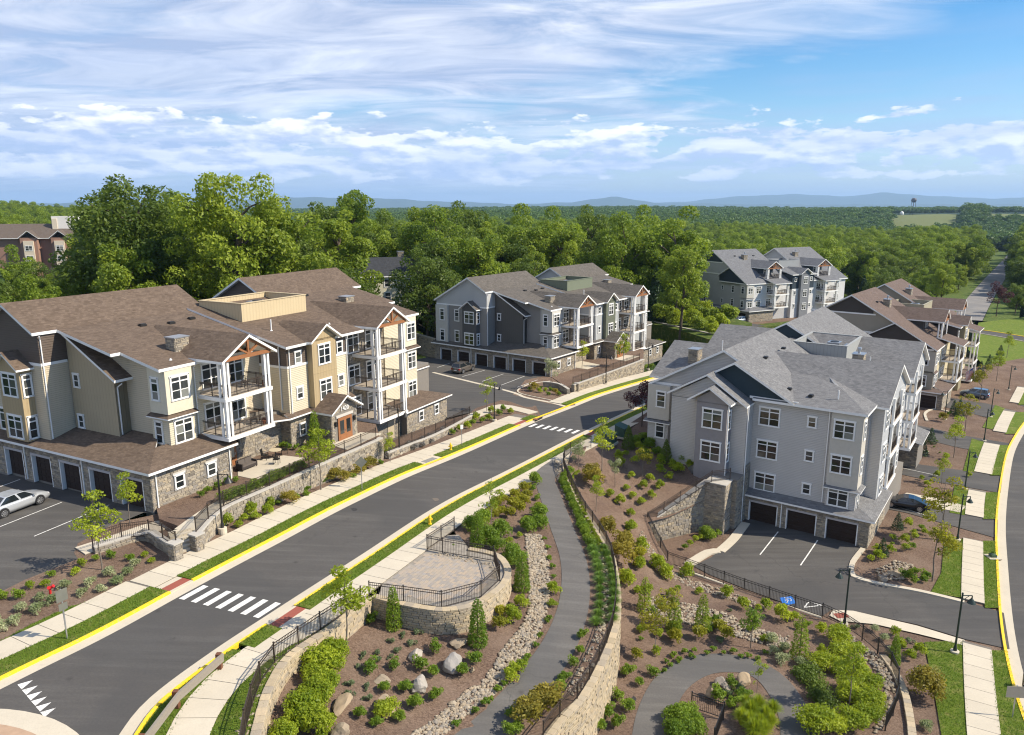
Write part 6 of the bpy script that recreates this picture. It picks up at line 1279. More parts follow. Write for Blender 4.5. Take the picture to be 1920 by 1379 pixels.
many(['round0'], S2, [(1865, 945), (1825, 1005), (1530, 1360), (1480, 1378), (1880, 860)], .85, 'shrub', 'lone green shrub in mulch between the path and curving fence', 'shrub', 'lone shrubs by the fence', z7)
many(['mass'], S2, [(612, 1232), (632, 1234), (600, 1258), (622, 1262), (590, 1287), (612, 1292), (578, 1317), (600, 1319), (568, 1342), (590, 1345)], .82, 'shrub', 'leafy bright green shrub in the bank below the roadside wall', 'shrub', 'green shrub bank')
many(['gold1', 'mass'], S2, [(560, 1375), (592, 1378), (535, 1390), (605, 1392), (545, 1362), (725, 1345)], .8, 'shrub', 'yellow flowering shrub at the lower end of the green bank', 'shrub', 'yellow shrubs low in the garden')
many(['gold0', 'gold1', 'gold0'], S2, [(985, 925), (965, 935), (945, 945), (960, 955), (985, 950), (930, 958), (940, 968), (955, 972), (972, 966), (925, 975), (990, 938), (975, 945)], 1.3, 'shrub', 'golden yellow shrub in the bed between sidewalk and garden path', 'shrub', 'golden shrubs by the sidewalk')
many(['massg', 'round0', 'round1'], S2, [(1003, 908), (1000, 922), (1008, 938), (1010, 955), (1012, 972), (1012, 990), (1000, 985), (990, 998), (975, 1010), (905, 985), (885, 995), (940, 1005), (955, 1020), (965, 1035), (930, 1030), (915, 1018), (970, 1060), (960, 1050), (985, 980)], .85, 'shrub', 'mid green shrub in the dense bed near the top of the garden path', 'shrub', 'green bed at the path top')
plant('young0', S2.px(651, 1222), 1.22, 'young_tree', 'young tree with pale green leaves rising beside the roadside fence', 'tree'); plant('sparse', S2.px(921, 1006), 1.05, 'young_tree', 'thin sparse young tree behind the overlook fence', 'tree')
# hedge and fountain grasses along the path
hl = arclen_pts(offs(gp, 1.75), .62); hl2 = arclen_pts(offs(gp, 2.45), .72); y_a, y_b = P2(1105, 1035).y, P2(1112, 1178).y; y_c = P2(1050, 880).y
for k, L in enumerate((hl, hl2)):
    for p in L:
        if y_a < p.y < y_c - .3: plant('massg' if k == 0 else 'round1', Vector((p.x, p.y, S2.h(p.x, p.y) - .05)), .46 if k == 0 else .62, 'hedge_shrub', 'low dense hedge shrub along the upper garden path', 'shrub', 'hedge along the path')
for k, d in enumerate((1.7, 2.65)):
    for p in arclen_pts(offs(gp, d), .98):
        if y_b < p.y < y_a + .4: plant('tuft', Vector((p.x, p.y, S2.h(p.x, p.y))), .70, 'ornamental_grass', 'rounded tuft of fountain grass in a double row beside the path', 'grass tuft', 'fountain grasses')
# --- slope below the blue grey house
many(['gold1', 'round1'], S3, [(570, 415), (590, 470), (620, 385), (720, 340), (690, 440), (885, 515), (985, 490), (1015, 515), (1110, 475), (895, 450), (660, 555), (755, 637), (805, 577), (950, 570), (630, 652), (885, 637), (680, 712), (815, 707), (745, 762), (580, 757), (655, 845), (510, 702)], 1.08, 'shrub', 'small bright green shrub in rows on the mulch slope under the blue grey house', 'shrub', 'rows of shrubs on the slope', c6)
many(['gold1', 'gold0'], S3, [(655, 955), (745, 1095), (715, 1178), (720, 1240), (865, 1248), (935, 1308), (1085, 1310), (625, 1360), (620, 1060)], 1.35, 'shrub', 'large round yellow green shrub near the river rocks of the court fence', 'shrub', 'large slope shrubs', c6)
many('russet', S3, [(370, 640), (480, 1010), (590, 1215), (600, 1150), (360, 590)], 1.15, 'shrub', 'tall russet tinged shrub beside the curving fence on the slope', 'shrub', 'russet shrubs', c6)
for q, k, s, lab in (((440, 498), 'young0', 1.2, 'leafy young tree near the green utility boxes'), ((750, 552), 'young1', .9, 'small golden young tree in the middle of the slope'), ((395, 810), 'young0', .85, 'young tree leaning over the curving fence'), ((540, 625), 'young3', .72, 'pale leaved small tree on the upper slope'), ((260, 520), 'young3', .75, 'pale twiggy bush at the upper end of the curving fence')): plant(k, S3.px(*c6(*q)), s, 'young_tree', lab, 'tree')
plant('dspruce', S3.px(*c6(925, 438)), 1.0, 'spruce', 'dark small spruce against the blue grey house wall', 'evergreen'); plant('dspruce', S3.px(*c6(640, 330)), .8, 'spruce', 'dark evergreen behind the utility boxes', 'evergreen')
many(['massg'], S3, [(760, 400), (860, 380), (800, 330), (1060, 430), (700, 290), (760, 260)], .75, 'shrub', 'dark shrub in the shade under the blue grey house', 'shrub', 'shaded shrubs', c6)
plant('purple', S1.px(1203, 800), .9, 'purple_tree', 'purple leaved tree at the back corner of the blue grey house', 'tree')
many(['gold1', 'round1'], S3, [(355, 110), (415, 202), (400, 254), (400, 315), (500, 315), (555, 368), (660, 362), (335, 398), (875, 468), (965, 530), (1090, 535), (1180, 592)], 1.3, 'shrub', 'round fresh green shrub in the row above the river rock band', 'shrub', 'shrub row above the rock band', z8)
many('gold0', S3, [(845, 655), (885, 698), (735, 695), (605, 722), (395, 808)], 1.3, 'shrub', 'golden shrub between the rock band and the looping path', 'shrub', 'golden shrubs at the loop', z8)
many('round0', S3, [(345, 900), (400, 952), (475, 895), (285, 1025), (335, 1088), (240, 1118), (290, 1178), (190, 1196)], 1.0, 'shrub', 'green shrub between the tall curving wall and the looping path', 'shrub', 'shrubs under the curving wall', z8)
many(['massg', 'round0', 'round1'], S4, [(330, 1275), (300, 1295), (360, 1255), (410, 1225), (430, 1240), (480, 1218), (460, 1235), (385, 1240)], .8, 'shrub', 'green shrub at the foot of the tall sloping stone wall', 'shrub', 'shrubs under the sloping wall', b5)
many('small', S3, [(550, 825), (590, 795), (650, 778), (700, 768), (770, 783), (805, 763), (860, 780), (915, 774), (955, 800), (995, 798), (1050, 813), (620, 824), (570, 850), (540, 880), (690, 800)], 1.0, 'shrub', 'tiny green shrub in the arc round the looping path', 'shrub', 'edging of the loop', z8)
for q, k, s, lab in (((485, 780), 'young1', .95, 'golden leaved small tree left of the rock band'), ((430, 540), 'pine', .95, 'feathery young conifer at the left end of the rock band'), ((590, 645), 'pine', 1.0, 'feathery young conifer in front of the rock band'), ((745, 645), 'pine', 1.1, 'tall feathery young conifer with bare stem amid the rock band'), ((1010, 745), 'young2', .8, 'small bushy tree right of the rock band'), ((1275, 800), 'pine', 1.15, 'large feathery young conifer near the yellow shrub bank'), ((1545, 1080), 'young0', 1.25, 'pale young tree standing in the yellow green shrub bank'), ((560, 640), 'young1', .7, 'golden bushy small tree by the feathery conifers'), ((1045, 985), 'sparse', .6, 'spindly young tree on the planted island')): plant(k, S3.px(*z8(*q)), s, 'young_tree', lab, 'tree')
many(['mass', 'gold1', 'mass'], S3, [(1390, 665), (1480, 715), (1400, 790), (1390, 850), (1500, 880), (1540, 975), (1620, 1005), (1650, 1075), (1640, 1145), (1700, 1065), (1660, 965), (1600, 1115), (1560, 1175), (1440, 1195), (1350, 1185), (1500, 805), (1590, 775), (1600, 900), (1560, 1040), (1680, 1120)], .92, 'shrub', 'yellow green leafy shrub in the bank inside the curved black fence', 'shrub', 'yellow green shrub bank', z8)
_ = [many('jun', S3, [(1290, 895), (1340, 912), (1400, 1020), (1440, 1070), (1380, 960)], 1.0, 'juniper', 'low spreading dark juniper beside the looping path', 'juniper', 'spreading junipers', z8)]
many('pale', S3, [(1140, 780), (1190, 832), (1270, 838), (1110, 712), (1190, 752)], 1.0, 'shrub', 'cream edged hosta like shrub above the looping path', 'shrub', 'cream shrubs', z8)
for q in ((985, 1080), (1010, 1130), (1050, 1100), (1090, 1150), (1060, 1190), (1000, 1190), (1130, 1110), (1120, 1180), (960, 1160), (1080, 1230), (1030, 1240)): plant('tall', S3.px(*z8(*q)), .95, 'ornamental_grass', 'tall upright feather grass on the planted island', 'grass tuft', 'island grasses')
many('massg', S3, [(600, 1140), (660, 1130), (640, 1180), (700, 1175), (590, 1200), (660, 1225), (720, 1215), (600, 1240)], .68, 'shrub', 'dense dark green shrub before the short island fence', 'shrub', 'island hedge', z8)
many(['grey', 'small', 'round0'], S3, [(880, 1000), (970, 985), (915, 1075), (970, 1030), (905, 960), (830, 1030)], 1.1, 'shrub', 'mixed small plant on the island between the boulders', 'shrub', 'island plants', z8)
_rs = random.Random(77); fillp = []
while len(fillp) < 34:
    q = (_rs.uniform(1175, 1520), _rs.uniform(1000, 1240)); 
    if in_poly(q, ((1180, 1000), (1235, 1085), (1400, 1130), (1530, 1175), (1520, 1235), (1400, 1225), (1290, 1215), (1200, 1240), (1178, 1120))): fillp.append(q)
many(['gold1', 'round1', 'small', 'grey', 'round0'], S3, fillp, .78, 'shrub', 'low mixed perennial filling the lower mulch slope between larger shrubs', 'shrub', 'perennials on the lower slope')
# --- beds beside the court and along the right hand street
many(['gold1', 'pale', 'grey'], S4, [(150, 1016), (213, 1026), (245, 1056), (290, 1041), (340, 1064), (305, 1086), (338, 1121), (370, 1104), (380, 1156), (400, 1360), (275, 1110)], .85, 'shrub', 'small yellowish shrub scattered in the mulch outside the black fence', 'shrub', 'shrubs outside the fence', rr_)
plant('mound', S4.px(1732, 1312), 1.45, 'shrub', 'big rounded dark shrub with russet tips by the right lawn', 'shrub'); plant('column', S4.px(1676, 1245), .95, 'columnar_evergreen', 'upright russet evergreen just outside the black fence', 'evergreen')
many(['round0', 'gold1', 'small', 'round1'], S4, [(1500, 1172), (1530, 1212), (1415, 1247), (1415, 1272), (1480, 1262), (1490, 1302), (1405, 1307), (1300, 1355), (1570, 1190), (1330, 1310), (1340, 1345), (1540, 1240), (1520, 1290), (1590, 1215)], .95, 'shrub', 'green shrub in the mulch bed right of the garages', 'shrub', 'garage bed shrubs', b5)
many(['gold1', 'round0'], S4, [(330, 845), (352, 860), (385, 855), (355, 835), (318, 845), (390, 845)], .95, 'shrub', 'yellow green shrub at the curved kerb of the garage bed', 'shrub', 'kerb shrubs', rr_)
for q, lab in (((295, 676), 'slim cone evergreen next to the parked black coupe'), ((243, 768), 'cone shaped evergreen beside the garage corner'), ((408, 385), 'cone evergreen in the first bed along the drives'), ((380, 425), 'small cone evergreen at the bed corner by the drive')): plant('cone', S4.px(*rr_(*q)), 1.25, 'cone_evergreen', lab, 'evergreen')
many(['round0', 'russet', 'gold1', 'small'], S4, [(350, 400), (395, 415), (420, 400), (440, 420), (430, 380), (380, 510), (410, 515), (430, 500), (395, 530), (450, 310), (470, 290), (440, 300), (500, 300), (540, 500), (460, 440)], .8, 'shrub', 'mixed shrub in the narrow beds between the right hand drives', 'shrub', 'drive bed shrubs', rr_)
for q, s in (((505, 292), 1.3), ((486, 285), 1.1), ((465, 150), 1.2), ((605, 130), 1.5), ((578, 148), 1.5), ((645, 85), 1.2)): plant('cone', S4.px(*rr_(*q)), s * 1.25, 'cone_evergreen', 'dark cone evergreen in the beds along the right hand street', 'evergreen', 'cone evergreens by the street')
for q, k, s, lab in (((1748, 1090), 'young1', 1.3, 'golden young street tree beside the garage bed lawn'), ((1762, 1012), 'young1', 1.45, 'tall golden street tree behind the black coupe'), ((1765, 908), 'young0', .85, 'thin green street tree by the second drive'), ((1788, 858), 'young0', 1.4, 'full green street tree between the drives'), ((1808, 812), 'young1', 1.3, 'yellow street tree by the third drive'), ((1836, 752), 'young1', 1.35, 'yellow street tree near the flag'), ((1868, 715), 'young0', 1.3, 'green street tree by the lawn across from the putty house'), ((1888, 668), 'young0', 1.3, 'distant green street tree at the bend')): plant(k, S4.px(*q), s, 'young_tree', lab, 'tree')
# --- beds of the tan house
many(['gold1', 'round1'], S1, [(40, 1312), (170, 1322), (215, 1252), (340, 1238), (310, 1184), (470, 1184), (500, 1114)], 1.0, 'shrub', 'bright green shrub at the foot of the fieldstone terrace wall', 'shrub', 'shrubs at the terrace wall', q5)
many(['round0', 'russet'], S1, [(585, 1078), (700, 1070), (780, 1022), (900, 930), (890, 980), (1080, 842), (1205, 820), (1300, 822), (1385, 786), (1450, 722), (1465, 752), (1575, 692), (1690, 642)], .85, 'shrub', 'dark green shrub along the far half of the terrace wall', 'shrub', 'dark shrubs at the terrace wall', q5, .8)
many(['massg'], TA, [(30 + 62 * i, 1045 - 27.5 * i) for i in range(14)], .62, 'hedge_shrub', 'clipped hedge shrub inside the terrace fence of the tan house', 'shrub', 'terrace hedge', q5)
many(['round0'], TA, [(130, 830), (40, 850), (690, 480), (780, 480), (860, 505), (640, 470), (-60, 905), (-170, 955), (-250, 995)], .8, 'shrub', 'green shrub close to the stone wall of the tan house', 'shrub', 'shrubs by the tan house', q5)
plant('column', TA.px(*q5(985, 440)), 1.15, 'columnar_evergreen', 'narrow evergreen beside the entrance porch of the tan house', 'evergreen')
plant('young0', S1.px(*q5(1045, 925)), 1.28, 'young_tree', 'bright green young tree in front of the terrace wall', 'tree'); plant('young0', S1.px(192, 1070), 1.12, 'young_tree', 'pale speckled young tree in the bed by the parking lot', 'tree'); plant('gold', S1.px(243, 985), .8, 'young_tree') if False else plant('young0', S1.px(244, 984), .92, 'young_tree', 'dense yellow green young tree before the last garage', 'tree')
plant('young0', S1.px(732, 868), .72, 'young_tree', 'small light green tree at the end of the terrace wall', 'tree'); plant('young2', (-24.8, 127.5, -3.6), 2.6, 'young_tree', 'slender tree in front of the cream house', 'tree'); plant('sparse', S1.px(913, 773), .95, 'young_tree', 'airy young tree by the black lamp post at the drive', 'tree')
many(['round0', 'round1'], S1, [(275, 528), (250, 580), (160, 590), (100, 645), (15, 645), (405, 515), (440, 470), (515, 440), (600, 425), (700, 440), (785, 420), (820, 450), (-60, 660)], .72, 'shrub', 'small dark green shrub in the bed beside the parking lot', 'shrub', 'parking bed green shrubs', z6)
many('pale', S1, [(350, 592), (295, 672), (210, 662), (105, 712), (90, 777), (210, 717), (450, 627), (495, 572), (550, 602), (600, 517), (620, 567), (690, 522), (735, 472), (10, 812), (-40, 770)], .85, 'shrub', 'cream flowering shrub in the bed beside the parking lot', 'shrub', 'cream shrubs by the parking lot', z6)
many('lav', S1, [(330, 690), (400, 660), (450, 640), (500, 615), (550, 590), (600, 565), (650, 545), (700, 520), (740, 500), (580, 610), (520, 630), (640, 580)], 1.15, 'lavender', 'grey purple lavender clump in the bed below the low stone wall', 'lavender', 'lavender bed', d6)
many(['gold1', 'round0'], S1, [(945, 455), (905, 478), (845, 497), (1020, 437), (1135, 382), (1215, 372), (1080, 367), (1060, 417), (975, 417), (1165, 347), (800, 520), (340, 670), (380, 670)], .95, 'shrub', 'yellow green shrub in the bed near the second crosswalk', 'shrub', 'shrubs near the second crosswalk', d6)
# --- beds of the dark grey house
many(['round0', 'gold1'], S1, [(1190, 1030), (1225, 1020), (1265, 1005), (1310, 995), (1340, 975), (1395, 965), (1430, 960), (1150, 1050), (1480, 945), (1540, 925), (1580, 910), (1650, 895), (1690, 890)], 1.1, 'shrub', 'green shrub below the stone wall of the dark grey house', 'shrub', 'shrubs at the dark grey house wall', c3)
many(['gold1', 'russet', 'round0'], S1, [(850, 1055), (890, 1065), (930, 1055), (970, 1050), (1000, 1080), (1030, 1085), (950, 1085), (820, 1050), (900, 1040)], .75, 'shrub', 'mixed shrub in the kerbed corner bed of the dark grey house', 'shrub', 'corner bed shrubs', c3)
for q, k, lab in (((970, 1045), 'young3', 'pale young tree in the kerbed corner bed'), ((1195, 905), 'young0', 'young tree before the garage wall of the dark grey house'), ((1490, 915), 'young0', 'young tree before the entrance of the dark grey house')): plant(k, S1.px(*c3(*q)), 1.2, 'young_tree', lab, 'tree')
# --- the wood
def in_building(x, y, m=3.0):
    for F, dz in ((FA, 24.4), (FC, 24.4), (FB, 25), (FE, 29), (FD, 29)):
        d = Vector((x, y, 0)) - F.o; u = d.x * F.u.x + d.y * F.u.y; v = d.x * F.v.x + d.y * F.v.y
        if -4 - m < u < 43 + m and -6 - m < v < dz + m: return True
    return False
EX = [-200, -60, 0, 100, 195, 200, 262, 268, 300, 450, 455, 545, 550, 650, 658, 795, 805, 820, 1000, 1150, 1200, 1225, 1262, 1270, 1450, 1600, 1640, 1690, 1745, 1800, 1812, 1895, 1905, 2050]
EY = [70, 78, 90, 100, 108, 160, 160, 110, 114, 119, 146, 146, 121, 124, 148, 148, 134, 146, 160, 176, 182, 172, 178, 268, 275, 285, 262, 262, 300, 330, 900, 900, 250, 190]
HOLE = [(-26, 151, 10), (-84, 160, 13), (-53, 152, 10), (-205, 310, 42)]
def front(x, y):
    px_ = 960 + 1400 * x / (y * math.cos(PITCH) + (CAMZ + 10) * math.sin(PITCH)); return np.interp(px_, EX, EY)
def wood():
    rnd = random.Random(31); pts = []; cell = {}
    def ok(x, y, d):
        i, j = int(x // d), int(y // d)
        return all((x - a) ** 2 + (y - b) ** 2 > d * d for p in range(i - 1, i + 2) for q in range(j - 1, j + 2) for a, b in cell.get((p, q), ()))
    for k in range(26000):
        y = 68 + 330 * rnd.random(); x = rnd.uniform(-.86, .86) * y
        if y < front(x, y) or in_building(x, y) or any((x - a) ** 2 + (y - b) ** 2 < c * c for a, b, c in HOLE): continue
        if not ok(x, y, 6.6): continue
        cell.setdefault((int(x // 6.6), int(y // 6.6)), []).append((x, y)); pts.append((x, y))
    pts.sort(key=lambda p: p[1] - front(*p)); near, rest = pts[:285], pts[285:]
    for i, (x, y) in enumerate(near):
        px_ = 960 + 1400 * x / (y + 5); k = rnd.randrange(6); z = S0.h(x, y) - 1.2 if y < 260 else far_h(x, y); s = rnd.uniform(.76, 1.12)
        if px_ < 190: s *= .70 if y < 150 else .55
        elif px_ < 560: s *= .90
        elif px_ < 1300: s *= 1.1
        if 1640 < px_ < 1800: s *= .74
        if px_ > 1890: s *= .5
        edge = y - front(x, y) < 7 and rnd.random() < .30
        if edge: plant('mid%d' % rnd.randrange(3), (x, y, z), s * .95, 'deciduous_tree', 'smaller leafy tree at the front edge of the wood', 'tree', 'edge trees of the wood')
        elif rnd.random() < .05: plant('spruce', (x, y, z), s * 1.1, 'spruce_tree', 'dark spruce among the broadleaf trees of the wood', 'tree', 'spruces in the wood')
        else:
            look = ('deep green', 'light green', 'deep green', 'dark', 'light green', 'dark')[k]; sh = ('wide crowned', 'medium crowned', 'narrow crowned', 'broad', 'narrow', 'rounded')[k]; where = 'behind the tan house' if px_ < 700 else ('behind the dark grey house' if px_ < 1215 else ('behind the pale grey house' if px_ < 1640 else 'along the far street'))
            plant('big%d' % k, (x, y, z), s, 'deciduous_tree', 'tall %s %s tree of the wood %s' % (look, sh, where), 'tree', '%s trees %s' % (sh, where))
    plant('hero0', (-60.5, 122, -3.0), 1.13, 'deciduous_tree', 'huge dark green round crowned tree rising above the wood', 'tree'); plant('hero1', (-43, 117, -3.0), 1.08, 'deciduous_tree', 'huge bright green spreading tree behind the tan house roof', 'tree')
    plant('spruce', (-49, 103, -2.5), 1.05, 'spruce_tree', 'dark spruce below the huge bright tree behind the tan roof', 'tree'); plant('spruce', (-77, 112, -2), 1.0, 'spruce_tree', 'dark spruce near the brick building', 'tree')
    plant('big1', (36.5, 160, -7), .88, 'deciduous_tree', 'tall bare trunked tree right of the dark grey house', 'tree')
    lt = onz(1762, 590, -13); plant('big1', (lt[0], lt[1], -13), .74, 'deciduous_tree', 'round pale green tree standing alone before the far street', 'tree')
    for x, y, lab in ((1722, 588, 'low dark purple tree beside the far street'),): q = onz(1868, 592, -13); plant('purple', (q[0], q[1], -13), 1.5, 'purple_tree', lab, 'tree')
    for i in range(46):
        x0 = rnd.uniform(560, 800) if i < 16 else (rnd.uniform(1225, 1290) if i < 36 else rnd.uniform(0, 560)); yy = np.interp(x0, EX, EY) - rnd.uniform(1, 9 if i < 16 else 14); x = (x0 - 960) / 1400 * (yy + 5)
        if in_building(x, yy, 1): continue
        plant(rnd.choice(('bush', 'bushf')), (x, yy, S0.h(x, yy) - 1.0), rnd.uniform(.8, 1.4), 'bush', 'wild leafy bush at the foot of the wood', 'bush', 'bushes at the wood edge')
    # everything further out: two masses of canopy
    mid = [(x, y, S0.h(x, y) - 1.2 if y < 260 else far_h(x, y), rnd.uniform(.8, 1.12)) for x, y in rest if not (960 + 1400 * x / (y + 5) < 185 and y < 300)]; far = []
    for r0, r1, sp, sc, dst in ((380, 900, 9.5, 1.0, mid), (900, 1500, 12, 1.3, far), (1500, 2800, 22, 1.9, far), (2800, 5400, 48, 3.0, far)):
        y = r0
        while y < r1:
            x = -.86 * y
            while x < .86 * y:
                xx, yy = x + rnd.uniform(-.8, .8) * sp, y + rnd.uniform(-.8, .8) * sp; pxx = 960 + 1400 * xx / yy; skip = (1825 < pxx < 1905 and yy < 900) or (1655 < pxx < 1790 and 1300 < yy < 1950) or (1830 < pxx < 1960 and 1350 < yy < 1900) or (xx + 205) ** 2 + (yy - 310) ** 2 < 1700
                if not skip: dst.append((xx, yy, far_h(xx, yy) - 2, sc * rnd.choice((rnd.uniform(.6, 1.0), rnd.uniform(.9, 1.45)))))
                x += sp
            y += sp
    for nm, lab, pts_, keys in (('wood', 'leafy wood filling the middle distance behind the houses', mid, ['big%d' % i for i in range(6)]), ('far_wood', 'unbroken green wood stretching to the horizon', far, ['far0', 'far1'])):
        me = bpy.data.meshes.new(nm); me.vertices.add(len(pts_)); me.vertices.foreach_set('co', np.array([f[:3] for f in pts_], np.float32).ravel())
        at = me.attributes.new('sc', 'FLOAT_VECTOR', 'POINT'); at.data.foreach_set('vector', np.array([(f[3], f[3], min(f[3], 1.0 + .12 * f[3])) for f in pts_], np.float32).ravel()); o = link(nm, me); tag(o, lab, 'wood', None, 'stuff')
        ng = bpy.data.node_groups.new('canopy_scatter', 'GeometryNodeTree'); ng.interface.new_socket('Geometry', in_out='INPUT', socket_type='NodeSocketGeometry'); ng.interface.new_socket('Geometry', in_out='OUTPUT', socket_type='NodeSocketGeometry')
        n = ng.nodes; gi = n.new('NodeGroupInput'); go = n.new('NodeGroupOutput'); j = n.new('GeometryNodeGeometryToInstance')
        for k in keys: oi = n.new('GeometryNodeObjectInfo'); oi.inputs['Object'].default_value = bpy.data.objects.new('canopy', PROTO[k][1]); oi.inputs['As Instance'].default_value = False; ng.links.new(oi.outputs['Geometry'], j.inputs[0])
        mp = n.new('GeometryNodeMeshToPoints'); ip = n.new('GeometryNodeInstanceOnPoints'); rv = n.new('FunctionNodeRandomValue'); rv.data_type = 'FLOAT_VECTOR'; rv.inputs[0].default_value = (0, 0, 0); rv.inputs[1].default_value = (0, 0, 6.28); na = n.new('GeometryNodeInputNamedAttribute'); na.data_type = 'FLOAT_VECTOR'; na.inputs[0].default_value = 'sc'
        ng.links.new(gi.outputs[0], mp.inputs[0]); ng.links.new(mp.outputs[0], ip.inputs['Points']); ng.links.new(j.outputs[0], ip.inputs['Instance']); ip.inputs['Pick Instance'].default_value = True; ng.links.new(rv.outputs[0], ip.inputs['Rotation'])
        ng.links.new(na.outputs[0], ip.inputs['Scale']); ng.links.new(ip.outputs[0], go.inputs[0]); md = o.modifiers.new('scatter', 'NODES'); md.node_group = ng
wood()
TB = Const(-3.7); region('bank', TB, [Vector(onz(x, y, -3.7)) for x, y in ((1215, 606), (1270, 618), (1331, 637), (1410, 606), (1330, 585), (1230, 578))], M_lawn((.05, .085, .012), (.11, .155, .022)), 0, 6, 4)
for q in ((1235, 596), (1250, 602), (1262, 592), (1275, 606), (1290, 600), (1300, 612), (1315, 606), (1330, 618), (1342, 606), (1322, 596), (1255, 586), (1285, 590), (1242, 606), (1268, 612), (1308, 622), (1350, 615), (1365, 606), (1335, 628), (1228, 590), (1296, 584), (1318, 588)): plant(_rv.choice(('bush', 'bushf')), TB.px(*q), _rv.uniform(.9, 1.5), 'bush', 'wild leafy bush on the green bank above the far stone wall', 'bush', 'bushes on the green bank')
TDp = Const(-8.25); region('bank', TDp, fl(FD, (-14, -7), (46, -7), (46, 32), (-14, 32)), M_lawn((.05, .085, .012), (.11, .155, .022)), 0, 6, 7); region('parking_lot', TDp, fl(FD, (-9, -6), (.2, -6), (.2, 22), (-9, 22)), ASPH, .03, 6); region('mulch_bed', TDp, fl(FD, (.2, -3), (40, -3), (40, 2), (.2, 2)), MULCH, .03, 6)
# --- blades over the mown strips
def blades():
    r = np.random.default_rng(5); B = []
    for o in [o for o in COL.objects if o.type == 'MESH' and o.name.split('.')[0] in ('verge', 'lawn', 'lawn_strip') and o.parent is None]:
        me = o.data
        for f in me.polygons:
            if f.normal.z < .5: continue
            c = f.center
            if c.y > 100: continue
            n = int(f.area * (110 if c.y < 70 else 60) + r.random()); vs = [np.array(me.vertices[i].co) for i in f.vertices]
            for _ in range(n):
                i = r.integers(1, len(vs) - 1); a, b = r.random(2)
                if a + b > 1: a, b = 1 - a, 1 - b
                B.append(vs[0] + (vs[i] - vs[0]) * a + (vs[i + 1] - vs[0]) * b)
    P = np.array(B); n = len(P); a = r.random(n) * 6.283; h = r.uniform(.05, .11, n); s = np.stack([np.cos(a), np.sin(a), np.zeros(n)], 1) * .022; t = np.stack([r.normal(size=n) * .03, r.normal(size=n) * .03, h], 1)
    o = link('grass', quads_mesh('grass', np.stack([P - s, P + s, P + s * .3 + t, P - s * .3 + t], 1), leafmat('lawn_blades', (.07, .14, .012), (.21, .31, .035), .3), r.random(n))); tag(o, 'short mown grass on the verges and lawns', 'grass', None, 'stuff')
blades()
# ------------------------------------------------------------------ vehicles
TYRE = plain('tyre_rubber', (.015, .015, .016), .8); RIM = plain('alloy_rim', (.55, .56, .58), .3, .9, .5); CARGLASS = plain('car_glass', (.012, .016, .018), .05, 0.0, .8, .02); RED_LAMP = plain('tail_lamp', (.35, .01, .01), .2); CLEAR_LAMP = plain('head_lamp', (.65, .66, .68), .1, .2); DARKP = plain('dark_plastic', (.02, .02, .022), .6)
@cached
def carpaint(name, col, metal=.5):
    m, g = newmat(name); o = g.a('ShaderNodeTexCoord').outputs['Object']; n = g.noise(o, 1.5, 4)
    finish(g, g.mix(n, tuple(v * .9 for v in col), tuple(v * 1.06 for v in col)), .32, None, 0, 0, .5, metal, coat=1.0); return m
CARS = {'sedan': dict(L=4.85, W=1.82, belt=.93, roof=1.46, hood=.88, cab=(-1.75, -1.0, .45, 1.25), boot=.98), 'suv': dict(L=4.65, W=1.88, belt=1.10, roof=1.70, hood=1.02, cab=(-2.22, -1.95, .35, 1.05), boot=1.08), 'coupe': dict(L=4.75, W=1.88, belt=.86, roof=1.33, hood=.80, cab=(-2.0, -.75, .25, 1.05), boot=.92)}
